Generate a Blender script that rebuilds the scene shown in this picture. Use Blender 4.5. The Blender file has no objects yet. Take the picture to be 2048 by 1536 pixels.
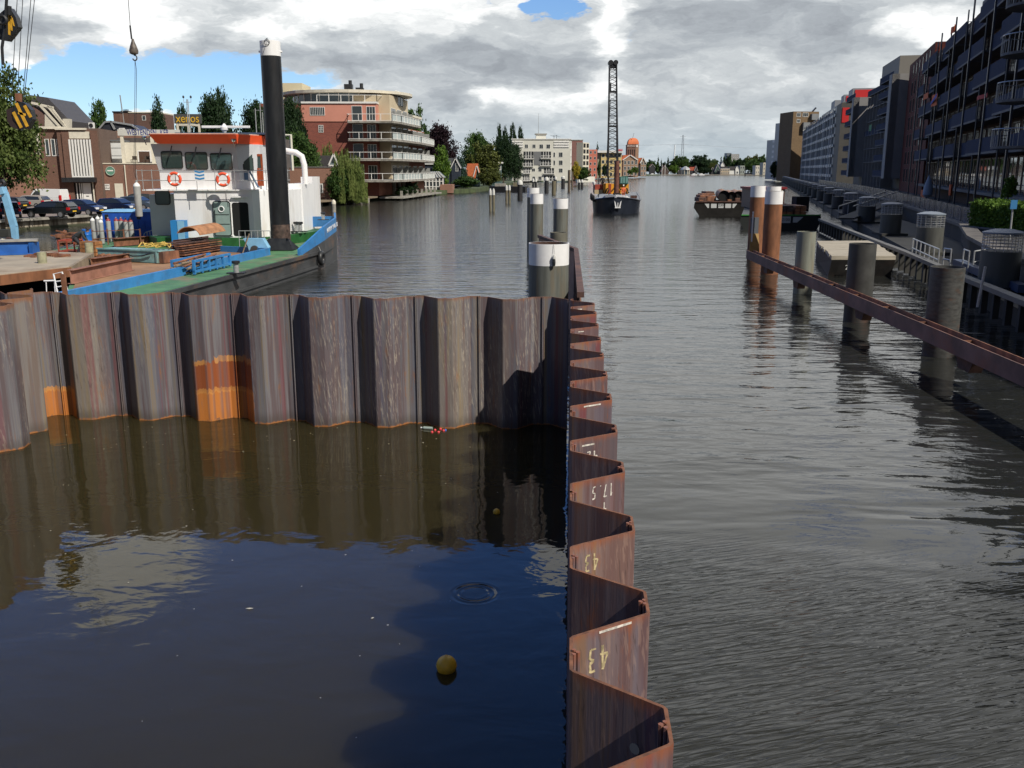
import bpy, math, random
from mathutils import Vector, Matrix
random.seed(7)
R = math.radians
scene = bpy.context.scene
# ------------------------------------------------------------ camera
FPX, CAMZ, PITCH = 1850.0, 5.0, R(13.0)
CP, SP = math.cos(PITCH), math.sin(PITCH)
cd = bpy.data.cameras.new('camera')
cam = bpy.data.objects.new('camera', cd)
scene.collection.objects.link(cam)
cam.location = (0, 0, CAMZ)
cam.rotation_euler = (R(90) - PITCH, 0, 0)
cd.sensor_width = 36.0
cd.lens = FPX / 2048 * 36.0
cd.clip_start, cd.clip_end = 0.1, 12000
scene.camera = cam
scene.render.resolution_x, scene.render.resolution_y = 1024, 768
scene.view_settings.view_transform = 'Standard'
scene.view_settings.look = 'None'
scene.view_settings.exposure = 0.08
scene.view_settings.gamma = 1.0
SUN_AZ, SUN_EL = R(46), R(45)      # the sun stands behind the camera, to the right

class S:
    """thin wrapper that turns python arithmetic into math nodes"""
    def __init__(s, t, o): s.t, s.o = t, o
    def m(s, op, b=None, c=None):
        n = s.t.nodes.new('ShaderNodeMath'); n.operation = op
        for i, v in enumerate((s, b, c)):
            if v is None: continue
            if isinstance(v, S): s.t.links.new(v.o, n.inputs[i])
            else: n.inputs[i].default_value = v
        return S(s.t, n.outputs[0])
    def __add__(s, b): return s.m('ADD', b)
    def __sub__(s, b): return s.m('SUBTRACT', b)
    def __mul__(s, b): return s.m('MULTIPLY', b)
    def __truediv__(s, b): return s.m('DIVIDE', b)
    def lt(s, b): return s.m('LESS_THAN', b)
    def gt(s, b): return s.m('GREATER_THAN', b)
    def mx(s, b): return s.m('MAXIMUM', b)
    def mn(s, b): return s.m('MINIMUM', b)
    def absv(s): return s.m('ABSOLUTE')
    def step(s, a, b, lo=0.0, hi=1.0, kind='SMOOTHSTEP'):
        n = s.t.nodes.new('ShaderNodeMapRange'); n.interpolation_type = kind
        n.inputs['From Min'].default_value = a; n.inputs['From Max'].default_value = b
        n.inputs['To Min'].default_value = lo; n.inputs['To Max'].default_value = hi
        s.t.links.new(s.o, n.inputs['Value'])
        return S(s.t, n.outputs[0])
def sep(t, o):
    n = t.nodes.new('ShaderNodeSeparateXYZ'); t.links.new(o, n.inputs[0])
    return [S(t, n.outputs[i]) for i in range(3)]
def comb(t, x, y, z):
    n = t.nodes.new('ShaderNodeCombineXYZ')
    for i, v in enumerate((x, y, z)):
        if isinstance(v, S): t.links.new(v.o, n.inputs[i])
        else: n.inputs[i].default_value = v
    return n.outputs[0]
def noise(t, vec, scale=1, detail=4, rough=.5, dist=0, dim='3D'):
    n = t.nodes.new('ShaderNodeTexNoise'); n.noise_dimensions = dim
    n.inputs['Scale'].default_value = scale; n.inputs['Detail'].default_value = detail
    n.inputs['Roughness'].default_value = rough; n.inputs['Distortion'].default_value = dist
    t.links.new(vec, n.inputs['Vector'])
    return S(t, n.outputs['Fac'])
def mixc(t, f, a, b):
    n = t.nodes.new('ShaderNodeMix'); n.data_type = 'RGBA'
    for sock, v in ((n.inputs[0], f), (n.inputs[6], a), (n.inputs[7], b)):
        if isinstance(v, S): t.links.new(v.o, sock)
        elif hasattr(v, 'links'): t.links.new(v, sock)
        elif isinstance(v, (int, float)): sock.default_value = v
        else: sock.default_value = (v[0], v[1], v[2], 1)
    return n.outputs[2]
def ray(px, py):
    """camera ray of a photograph pixel (2048 x 1536) as world x, y, z"""
    return (px - 1024.0, FPX * CP - (py - 768) * SP, -(FPX * SP + (py - 768) * CP))

# ------------------------------------------------------------ world: sky texture behind a layer of clouds
w = bpy.data.worlds.new('World'); scene.world = w; w.use_nodes = True
t = w.node_tree; t.nodes.clear()
sky = t.nodes.new('ShaderNodeTexSky'); sky.sky_type = 'NISHITA'; sky.sun_disc = False
sky.sun_elevation = SUN_EL; sky.sun_rotation = math.pi - SUN_AZ
sky.air_density = 1.0; sky.dust_density = 0.0; sky.ozone_density = 3.0; sky.altitude = 200
bgs = t.nodes.new('ShaderNodeBackground'); bgs.inputs[1].default_value = 0.10
tint = mixc(t, 1.0, sky.outputs[0], (1, 1, 1)); tint.node.blend_type = 'MULTIPLY'; t.links.new(tint, bgs.inputs[0]); TINT = tint
tc = t.nodes.new('ShaderNodeTexCoord')
dx, dy, dz = sep(t, tc.outputs['Generated'])
az = dx.m('ARCTAN2', dy) * 57.2958
el = dz.m('ARCSINE') * 57.2958
t.links.new(mixc(t, el.step(8, 24), (.82, .98, 1.2), (1.05, 1.5, 2.3)), TINT.node.inputs[7])
cv = comb(t, az * .17, el * .42, 0)
wn = noise(t, cv, 1.0, 5, .6)
wn2 = noise(t, comb(t, az * .17 + 37, el * .42, 3), 1.0, 5, .6)
azw = az + (wn - .5) * 9
elw = el + (wn2 - .5) * 3.6
def blob(px, py, rx, ry, amp):
    x, y, z = ray(px, py)
    a = math.degrees(math.atan2(x, y)); e = math.degrees(math.atan2(z, math.hypot(x, y)))
    u = (azw - a) * (1 / (rx * .031)); v = (elw - e) * (1 / (ry * .031))
    return (u * u + v * v).m('MULTIPLY', -1.0).m('EXPONENT') * amp
def mblob(px, py, rx, ry, amp):   # a cloud that the water mirrors at this pixel
    x, y, z = ray(px, py); k = math.hypot(x, y)
    a = math.degrees(math.atan2(x, y)); e = math.degrees(math.atan2(-z, k))
    u = (azw - a) * (1 / (rx * .031)); v = (elw - e) * (1 / (ry * .031))
    return (u * u + v * v).m('MULTIPLY', -1.0).m('EXPONENT') * amp
def addup(L):
    r = L[0]
    for q in L[1:]: r = r + q
    return r
fine = noise(t, comb(t, azw * .3, elw * .8, 9), 1.0, 8, .62)
big = noise(t, comb(t, az * .055 + 5, el * .10, 2), 1.0, 3, .5)
low = el.step(13, 20)
left = az.step(8, -3)
dens = fine * .9 + big * .5 - .12 - low * left * .75 - low * .08
dens = dens + addup([blob(260, 190, 300, 70, -1.15), blob(520, 200, 90, 60, -.45), blob(1100, 20, 40, 16, -.75), blob(1275, 70, 24, 18, -.3),
    blob(230, 236, 90, 14, .62), blob(370, 236, 60, 16, .65), blob(250, 30, 190, 55, .5), blob(40, 110, 70, 45, .35), blob(540, 60, 110, 60, .4),
    blob(1300, 200, 600, 140, .35), mblob(240, 1160, 210, 100, .85), mblob(240, 1090, 150, 30, .5), mblob(850, 1100, 70, 14, .4), mblob(1100, 1120, 50, 40, .6)])
cover = dens.step(.31, .51)
lum = (noise(t, comb(t, azw * .20 + 4, elw * .62, 5), 1.0, 6, .58) - .5) * 1.45 + .52
lum = lum + addup([blob(255, 30, 100, 44, .6), blob(430, 70, 60, 40, -.28), blob(120, 40, 70, 24, -.2), blob(20, 120, 60, 30, .3), blob(120, 90, 70, 22, .1), blob(530, 66, 85, 26, .6), blob(820, 20, 240, 42, .5), blob(680, 60, 80, 20, -.15), blob(1215, 60, 50, 75, .62),
    blob(980, 190, 60, 16, .5), blob(1165, 187, 70, 20, .55), blob(1900, 45, 75, 42, .75), blob(1560, 170, 200, 20, .1), blob(600, 175, 60, 18, .4),
    blob(800, 130, 270, 34, -.26), blob(1500, 50, 330, 62, -.28), blob(1080, 110, 120, 30, -.2), blob(1400, 270, 500, 60, .05),
    blob(370, 232, 60, 14, .5), blob(200, 236, 90, 12, .4), blob(60, 60, 100, 40, -.1), mblob(230, 1170, 200, 110, .5), mblob(1100, 1110, 60, 40, .7)])
lum = lum + (fine - .5) * .55 + el.step(6, 17) * .42 + az.step(0, 10) * el.step(8, 18) * 1.25
hz = el.step(5, 0)
cl = t.nodes.new('ShaderNodeValToRGB')
cr = cl.color_ramp
cr.elements[0].position = .0; cr.elements[0].color = (.29, .315, .35, 1)
cr.elements[1].position = 1.0; cr.elements[1].color = (1.05, 1.06, 1.05, 1)
e = cr.elements.new(.32); e.color = (.42, .455, .49, 1)
e = cr.elements.new(.62); e.color = (.60, .635, .655, 1)
t.links.new(lum.m('MAXIMUM', 0.0).o, cl.inputs[0])
ccol = mixc(t, hz * .5, cl.outputs[0], (.42, .53, .60))
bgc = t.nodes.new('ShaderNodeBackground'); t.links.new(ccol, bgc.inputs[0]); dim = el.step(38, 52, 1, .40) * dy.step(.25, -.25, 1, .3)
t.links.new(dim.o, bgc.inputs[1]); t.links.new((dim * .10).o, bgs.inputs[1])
ms = t.nodes.new('ShaderNodeMixShader')
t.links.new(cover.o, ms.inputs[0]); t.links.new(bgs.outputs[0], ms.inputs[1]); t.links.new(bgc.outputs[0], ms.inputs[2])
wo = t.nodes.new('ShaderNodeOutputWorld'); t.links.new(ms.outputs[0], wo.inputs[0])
# ------------------------------------------------------------ sun
sl = bpy.data.lights.new('sun', 'SUN'); sl.energy = 4.6; sl.angle = R(.5); sl.color = (1, .94, .84)
sun = bpy.data.objects.new('sun', sl); scene.collection.objects.link(sun)
sdir = Vector((math.sin(SUN_AZ) * math.cos(SUN_EL), -math.cos(SUN_AZ) * math.cos(SUN_EL), math.sin(SUN_EL)))
sun.rotation_euler = sdir.to_track_quat('Z', 'Y').to_euler()
sun.location = (40, -60, 60)

# ------------------------------------------------------------ helpers
COL = scene.collection
OFF = {}
def G(px, py, z=0.0):
    x, y, d = ray(px, py); k = (z - CAMZ) / d
    return Vector((x * k, y * k, z))
def P(px, py, Y):
    x, y, d = ray(px, py); k = Y / y
    return Vector((x * k, Y, CAMZ + d * k))
def XA(px, Y, z=0.0):
    d = Y * CP + (CAMZ - z) * SP
    return (px - 1024.0) / FPX * d
class Frame:
    """a vertical plane: u runs to the right as one looks at it, n points at the viewer"""
    def __init__(s, ox, oy, ux, uy):
        k = math.hypot(ux, uy); s.ox, s.oy, s.ux, s.uy = ox, oy, ux / k, uy / k
        s.nx, s.ny = s.uy, -s.ux; s.ang = math.atan2(s.uy, s.ux)
    def pt(s, u, n, z): return Vector((s.ox + s.ux * u + s.nx * n, s.oy + s.uy * u + s.ny * n, z))
    def uz(s, px, py, n=0.0):
        x, y, d = ray(px, py); ox, oy = s.ox + s.nx * n, s.oy + s.ny * n
        k = (ox * s.nx + oy * s.ny) / (x * s.nx + y * s.ny)
        return ((x * k - ox) * s.ux + (y * k - oy) * s.uy, CAMZ + d * k)
    def rect(s, x0, y0, x1, y1, n=0.0):
        a = s.uz(x0, y1, n); b = s.uz(x1, y0, n); c = s.uz(x0, y0, n); e = s.uz(x1, y1, n)
        return (a[0] + c[0]) / 2, (b[0] + e[0]) / 2, (a[1] + e[1]) / 2, (b[1] + c[1]) / 2
WORLD = Frame(0, 0, 1, 0)
class MB:
    def __init__(s): s.v, s.f, s.mi = [], [], []
    def add(s, vs, fs, m=0):
        k = len(s.v); s.v += [tuple(q) for q in vs]
        s.f += [tuple(i + k for i in f) for f in fs]; s.mi += [m] * len(fs); return s
    def hexa(s, c, m=0):  # 8 corners: bottom 4 ccw, top 4 ccw
        return s.add(c, [(3, 2, 1, 0), (4, 5, 6, 7), (0, 1, 5, 4), (1, 2, 6, 5), (2, 3, 7, 6), (3, 0, 4, 7)], m)
    def box(s, x0, x1, y0, y1, z0, z1, m=0):
        x0, x1 = sorted((x0, x1)); y0, y1 = sorted((y0, y1)); z0, z1 = sorted((z0, z1))
        return s.hexa([(x0, y0, z0), (x1, y0, z0), (x1, y1, z0), (x0, y1, z0), (x0, y0, z1), (x1, y0, z1), (x1, y1, z1), (x0, y1, z1)], m)
    def fb(s, F, u0, u1, n0, n1, z0, z1, m=0):
        u0, u1 = sorted((u0, u1)); n0, n1 = sorted((n0, n1)); z0, z1 = sorted((z0, z1))
        p = F.pt
        return s.hexa([p(u0, n1, z0), p(u1, n1, z0), p(u1, n0, z0), p(u0, n0, z0), p(u0, n1, z1), p(u1, n1, z1), p(u1, n0, z1), p(u0, n0, z1)], m)
    def beam(s, a, b, wx, wz, m=0):
        """rectangular bar from a to b"""
        a, b = Vector(a), Vector(b); d = (b - a).normalized()
        up = Vector((0, 0, 1)) if abs(d.z) < .95 else Vector((0, 1, 0))
        r = d.cross(up).normalized() * (wx / 2); q = r.cross(d).normalized() * (wz / 2)
        return s.hexa([a - r - q, a + r - q, b + r - q, b - r - q, a - r + q, a + r + q, b + r + q, b - r + q], m)
    def cyl(s, a, b, r, r1=None, n=12, m=0, caps=True):
        a, b = Vector(a), Vector(b); r1 = r if r1 is None else r1
        d = (b - a).normalized(); up = Vector((0, 0, 1)) if abs(d.z) < .95 else Vector((1, 0, 0))
        x = d.cross(up).normalized(); y = d.cross(x).normalized()
        vs = []
        for c, q in ((a, r), (b, r1)):
            for i in range(n):
                t_ = 2 * math.pi * i / n; vs.append(c + x * (q * math.cos(t_)) + y * (q * math.sin(t_)))
        fs = [(i, i + n, (i + 1) % n + n, (i + 1) % n) for i in range(n)]
        if caps: fs += [tuple(range(n)), tuple(range(2 * n - 1, n - 1, -1))]
        return s.add(vs, fs, m)
    def tube(s, pts, r, n=6, m=0, closed=False):
        pts = [Vector(p) for p in pts]; N_ = len(pts); vs = []
        px_ = None
        for i, p in enumerate(pts):
            if closed: d = (pts[(i + 1) % N_] - pts[i - 1]).normalized()
            else: d = (pts[min(i + 1, N_ - 1)] - pts[max(i - 1, 0)]).normalized()
            if px_ is None:
                up = Vector((0, 0, 1)) if abs(d.z) < .9 else Vector((1, 0, 0)); x = d.cross(up).normalized()
            else: x = (px_ - d * px_.dot(d)).normalized()
            px_ = x; y = d.cross(x)
            for j in range(n):
                a = 2 * math.pi * j / n; vs.append(p + x * (r * math.cos(a)) + y * (r * math.sin(a)))
        fs = []
        for i in range(N_ if closed else N_ - 1):
            k = (i + 1) % N_
            for j in range(n): fs.append((i * n + j, i * n + (j + 1) % n, k * n + (j + 1) % n, k * n + j))
        if not closed: fs += [tuple(range(n - 1, -1, -1)), tuple((N_ - 1) * n + j for j in range(n))]
        return s.add(vs, fs, m)
    def prism(s, poly, z0, z1, m=0):
        n = len(poly)
        ar = sum(poly[i][0] * poly[(i + 1) % n][1] - poly[(i + 1) % n][0] * poly[i][1] for i in range(n))
        if ar < 0: poly = poly[::-1]
        vs = [(x, y, z0) for x, y in poly] + [(x, y, z1) for x, y in poly]
        return s.add(vs, [tuple(range(n - 1, -1, -1)), tuple(range(n, 2 * n))] + [(i, (i + 1) % n, (i + 1) % n + n, i + n) for i in range(n)], m)
    def extr(s, poly, vec, m=0):
        n = len(poly); v = Vector(vec); P3 = [Vector(p) for p in poly]
        nn = Vector((0, 0, 0))
        for i in range(n): nn += P3[i].cross(P3[(i + 1) % n])
        if nn.dot(v) < 0: P3 = P3[::-1]
        vs = P3 + [p + v for p in P3]
        return s.add(vs, [tuple(range(n - 1, -1, -1)), tuple(range(n, 2 * n))] + [(i, (i + 1) % n, (i + 1) % n + n, i + n) for i in range(n)], m)
    def fpoly(s, F, poly, n0, n1, m=0):
        """polygon given in (u, z) on a frame, extruded from n0 to n1"""
        return s.extr([F.pt(u, n0, z) for u, z in poly], F.pt(0, n1, 0) - F.pt(0, n0, 0), m)
    def lathe(s, c, prof, n=16, m=0):
        c = Vector(c); vs = []; fs = []
        for r, z in prof:
            for i in range(n):
                a = 2 * math.pi * i / n; vs.append(c + Vector((r * math.cos(a), r * math.sin(a), z)))
        for k in range(len(prof) - 1):
            for i in range(n): fs.append((k * n + i, k * n + (i + 1) % n, (k + 1) * n + (i + 1) % n, (k + 1) * n + i))
        return s.add(vs, fs, m)
    def ring(s, c, ax, R_, r, n=24, k=8, m=0):
        ax = Vector(ax).normalized(); up = Vector((0, 0, 1)) if abs(ax.z) < .9 else Vector((1, 0, 0))
        x = ax.cross(up).normalized(); y = ax.cross(x)
        return s.tube([Vector(c) + x * (R_ * math.cos(2 * math.pi * i / n)) + y * (R_ * math.sin(2 * math.pi * i / n)) for i in range(n)], r, k, m, True)
    def build(s, name, mat, parent=None, smooth=False, at=None, bevel=0, label=None):
        if parent is not None: o3 = OFF[parent.name]
        elif at is not None: o3 = Vector(at)
        else:
            xs = [v[0] for v in s.v]; ys = [v[1] for v in s.v]
            o3 = Vector(((min(xs) + max(xs)) / 2, (min(ys) + max(ys)) / 2, min(v[2] for v in s.v)))
        me = bpy.data.meshes.new(name)
        me.from_pydata([(v[0] - o3.x, v[1] - o3.y, v[2] - o3.z) for v in s.v], [], s.f)
        mats = mat if isinstance(mat, (list, tuple)) else [mat]
        for q in mats: me.materials.append(q)
        if len(mats) > 1: me.polygons.foreach_set('material_index', s.mi)
        if smooth:
            me.polygons.foreach_set('use_smooth', [True] * len(me.polygons))
        me.update()
        if smooth:
            try: me.set_sharp_from_angle(angle=R(38))
            except Exception: pass
        o = bpy.data.objects.new(name, me); COL.objects.link(o)
        if parent is not None: o.parent = parent; OFF[o.name] = o3
        else: o.location = o3; OFF[o.name] = o3
        if bevel:
            b = o.modifiers.new('bevel', 'BEVEL'); b.width = bevel; b.segments = 2; b.limit_method = 'ANGLE'
        if label: o['label'] = label
        return o
def tag(o, label=None, cat=None, group=None, kind=None):
    if label: o['label'] = label
    if cat: o['category'] = cat
    if group: o['group'] = group
    if kind: o['kind'] = kind
    return o
def struct(name, mb, mat, smooth=False):
    o = mb.build(name, mat, smooth=smooth); o['kind'] = 'structure'; return o
def thing(name, label, cat, loc=(0, 0, 0), group=None):
    o = bpy.data.objects.new(name, None); COL.objects.link(o); o.location = loc; o.empty_display_size = .3
    OFF[o.name] = Vector(loc); tag(o, label, cat, group); return o
def copy_tree(root, loc=None, rz=None, label=None, sc=None, group=None):
    def rec(o, par):
        c = o.copy(); COL.objects.link(c)
        if par is not None: c.parent = par
        for ch in o.children: rec(ch, c)
        return c
    c = rec(root, None)
    if loc is not None: c.location = loc
    if rz is not None: c.rotation_euler = (0, 0, rz)
    if sc is not None: c.scale = sc
    if label: c['label'] = label
    if group: c['group'] = group
    return c
def text(body, size, loc, rot, mat, parent, name='lettering', ext=.01, align='CENTER', sx=1.0, label=None):
    cu = bpy.data.curves.new('t', 'FONT'); cu.body = body; cu.size = size; cu.extrude = ext
    cu.align_x = align; cu.align_y = 'CENTER'; cu.resolution_u = 3
    ob = bpy.data.objects.new('t', cu); COL.objects.link(ob)
    dg = bpy.context.evaluated_depsgraph_get()
    me = bpy.data.meshes.new_from_object(ob.evaluated_get(dg)); bpy.data.objects.remove(ob)
    M_ = Matrix.Translation(Vector(loc) - OFF[parent.name]) @ Matrix(rot).to_4x4() @ Matrix.Diagonal((sx, 1, 1, 1))
    me.transform(M_); me.materials.clear(); me.materials.append(mat)
    o = bpy.data.objects.new(name, me); COL.objects.link(o); o.parent = parent; OFF[o.name] = OFF[parent.name]
    if label: o['label'] = label
    return o
def frot(F, flip=False):
    """rotation that lays text on a frame"""
    X_ = Vector((F.ux, F.uy, 0)); N_ = Vector((F.nx, F.ny, 0)); Z_ = Vector((0, 0, 1))
    if flip: X_, Z_ = -X_, -Z_
    m = Matrix((X_, Z_, N_)).transposed(); return m
# ------------------------------------------------------------ materials
MATS = {}
def mat(name, col, rough=.6, metal=0.0, ns=0, na=.2, bump=0.0, nv=(1, 1, 1), spec=.5, col2=None, dirt=None):
    if name in MATS: return MATS[name]
    m = bpy.data.materials.new(name); m.use_nodes = True; MATS[name] = m
    t = m.node_tree; b = t.nodes['Principled BSDF']
    b.inputs['Roughness'].default_value = rough; b.inputs['Metallic'].default_value = metal
    b.inputs['Specular IOR Level'].default_value = spec
    b.inputs['Base Color'].default_value = (*col, 1)
    if ns:
        tc = t.nodes.new('ShaderNodeTexCoord'); mp = t.nodes.new('ShaderNodeMapping')
        mp.inputs['Scale'].default_value = nv
        t.links.new(tc.outputs['Object'], mp.inputs[0])
        n = noise(t, mp.outputs[0], ns, 6, .6)
        f = n.step(.3, .7)
        c2 = col2 or tuple(c * (1 - na) for c in col); c1 = col if col2 else tuple(min(c * (1 + na), 1) for c in col)
        c = mixc(t, f, c2, c1)
        if dirt:
            n2 = noise(t, mp.outputs[0], ns * .37, 5, .65)
            c = mixc(t, n2.step(.52, .68) * dirt[1], c, dirt[0])
        t.links.new(c, b.inputs['Base Color'])
        r2 = n * .25 + (rough - .12); t.links.new(r2.o, b.inputs['Roughness'])
        if bump:
            bp = t.nodes.new('ShaderNodeBump'); bp.inputs['Strength'].default_value = .6; bp.inputs['Distance'].default_value = bump
            t.links.new(n.o, bp.inputs['Height']); t.links.new(bp.outputs[0], b.inputs['Normal'])
    return m
def brick(name, col, col2, mortar, sc=1.0, rough=.85, stain=.25):
    if name in MATS: return MATS[name]
    m = bpy.data.materials.new(name); m.use_nodes = True; MATS[name] = m
    t = m.node_tree; b = t.nodes['Principled BSDF']; b.inputs['Roughness'].default_value = rough
    b.inputs['Specular IOR Level'].default_value = .2
    tc = t.nodes.new('ShaderNodeTexCoord'); x, y, z = sep(t, tc.outputs['Object'])
    v = comb(t, (x + y) * 1.0, z, 0)
    br = t.nodes.new('ShaderNodeTexBrick'); t.links.new(v, br.inputs['Vector'])
    br.inputs['Scale'].default_value = sc * 2.2; br.inputs['Mortar Size'].default_value = .02
    br.inputs['Color1'].default_value = (*col, 1); br.inputs['Color2'].default_value = (*col2, 1); br.inputs['Mortar'].default_value = (*mortar, 1)
    n = noise(t, comb(t, (x + y) * .35, z * .14, 0), 1.0, 7, .65)
    k = n.step(.4, .72) * stain
    c = mixc(t, k, br.outputs[0], tuple(q * .35 for q in col))
    t.links.new(c, b.inputs['Base Color'])
    return m
# ============================================================ materials used around the pit
def pile_material(name, patches=(), light=1.0, right_heavy=False):
    m = bpy.data.materials.new(name); m.use_nodes = True; MATS[name] = m
    t = m.node_tree; b = t.nodes['Principled BSDF']
    tc = t.nodes.new('ShaderNodeTexCoord'); x, y, z = sep(t, tc.outputs['Object'])
    oi = t.nodes.new('ShaderNodeObjectInfo'); rnd = S(t, oi.outputs['Random'])
    n1 = noise(t, comb(t, x * 5, y * 5, z * .18), 1, 5, .6)
    n2 = noise(t, comb(t, x * 1.3 + rnd * 7, y * 1.3, z * .12), 1, 3, .5)
    n3 = noise(t, comb(t, x * 16, y * 16, z * .35), 1, 4, .65)
    cr = t.nodes.new('ShaderNodeValToRGB'); r = cr.color_ramp
    r.elements[0].position = .25; r.elements[0].color = (.060, .062, .078, 1)
    r.elements[1].position = .80; r.elements[1].color = (.30, .275, .235, 1)
    for p_, c_ in ((.38, (.12, .115, .13)), (.47, (.118, .084, .088)), (.55, (.165, .16, .175)), (.64, (.21, .155, .09)), (.70, (.19, .18, .18))):
        e = r.elements.new(p_); e.color = (*[q * light for q in c_], 1)
    t.links.new((n1 * .55 + n2 * .45 + (n3 - .5) * .35).o, cr.inputs[0])
    c = mixc(t, rnd.step(.0, .4, .4, 0, 'LINEAR'), cr.outputs[0], (.07, .075, .09)); c = mixc(t, rnd.step(.6, 1, 0, .45, 'LINEAR') * n2.step(.4, .6), c, (.27, .22, .155))
    # purple and red mill stripes
    n4 = noise(t, comb(t, x * 3 + rnd * 11, y * 3, z * .05), 1, 2, .5)
    c = mixc(t, n4.step(.60, .65) * n4.step(.72, .67) * .6, c, (.16, .045, .055))
    c = mixc(t, noise(t, comb(t, x * 4 + 3, y * 4, z * .1), 1, 3, .6).step(.55, .62) * .5, c, (.10, .115, .16))
    # weld lines and pale scratches
    sc = noise(t, comb(t, x * 34 + z * 5, y * 34, z * 3.2), 1, 3, .6)
    area = noise(t, comb(t, x * .8 + 2, y * .8, z * .2 + rnd * 3), 1, 3, .6).step(.44, .60)
    wgt = x.step(-9, -2, .25, 1) if right_heavy else .35
    c = mixc(t, sc.step(.56, .62) * area * .55 * wgt, c, (.40, .35, .28))
    c = mixc(t, sc.step(.40, .34) * area * .5, c, (.05, .045, .045))
    # rust: blooms, waterline and the cut top
    rn = noise(t, comb(t, x * 7, y * 7, z * 1.1), 1, 6, .7)
    c = mixc(t, rn.step(.58, .70) * .55, c, (.26, .105, .03))
    edge = (z + (rn - .5) * .16)
    c = mixc(t, edge.step(.30, .05) * .45, c, (.045, .035, .025)); c = mixc(t, (z + (rn - .5) * .22).step(.045, .015) * rn.step(.3, .5) * .9, c, (.40, .15, .035))
    c = mixc(t, edge.step(2.52, 2.63) * .7, c, (.24, .095, .035))
    if not right_heavy: mm_ = mixc(t, 1.0, c, (1.18, .90, .86)); mm_.node.blend_type = 'MULTIPLY'; c = mm_
    for (x0, x1, z0, z1, col, amt) in patches:
        xx = x + (rn - .5) * .16; zz = z + (rn - .5) * .15 + (n3 - .5) * .2
        msk = xx.gt(x0) * xx.lt(x1) * zz.gt(z0) * zz.lt(z1)
        stripes = noise(t, comb(t, x * 9, y * 9, z * .1), 1, 3, .5).step(.36, .56, .45, 1)
        c = mixc(t, msk * stripes * rn.step(.22, .42, .5, 1) * amt, c, col)
    t.links.new(c, b.inputs['Base Color'])
    b.inputs['Roughness'].default_value = .62; b.inputs['Specular IOR Level'].default_value = .35
    rr = n3 * .3 + .42; t.links.new(rr.o, b.inputs['Roughness'])
    bp = t.nodes.new('ShaderNodeBump'); bp.inputs['Distance'].default_value = .006; bp.inputs['Strength'].default_value = .5
    t.links.new((n3 + rn * .6).o, bp.inputs['Height']); t.links.new(bp.outputs[0], b.inputs['Normal'])
    return m
RUST_EDGE = mat('rusted steel edge', (.16, .066, .034), .8, ns=14, na=.4)
RUST = mat('brown rusted steel', (.20, .085, .045), .75, ns=3, na=.45, bump=.01, nv=(1, 1, .5), dirt=((.09, .055, .045), .7))
RUSTD = mat('dark rusted steel', (.085, .042, .032), .75, ns=2.5, na=.45, bump=.01, dirt=((.16, .07, .035), .6))
ORUST = mat('orange rusted steel', (.21, .085, .038), .75, ns=2.2, na=.35, bump=.008, nv=(1, 1, .35), dirt=((.17, .07, .035), .75))
WHITE = mat('white paint', (.78, .78, .78), .4, ns=3, na=.05, dirt=((.5, .47, .42), .25))
GREYSTEEL = mat('grey coated steel', (.115, .12, .105), .55, ns=2.5, na=.25, nv=(3, 3, .3), dirt=((.16, .12, .07), .5))
BLACK = mat('black steel', (.018, .019, .021), .45, ns=4, na=.3)
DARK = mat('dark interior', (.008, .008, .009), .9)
CHALK = mat('yellowish marking paint', (.44, .36, .20), .9, ns=30, na=.5)
MARK_GLINT_W = mat('white marking and glint paint', (.62, .58, .52), .9, ns=30, na=.4)
GALV = mat('galvanised steel', (.42, .43, .43), .4, metal=.4, ns=6, na=.15)
WOOD = mat('weathered wood', (.20, .155, .105), .85, ns=5, na=.35, nv=(4, 4, .5), bump=.01)
CONC = mat('weathered concrete', (.27, .255, .225), .85, ns=1.2, na=.3, dirt=((.10, .095, .075), .6))

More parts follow.
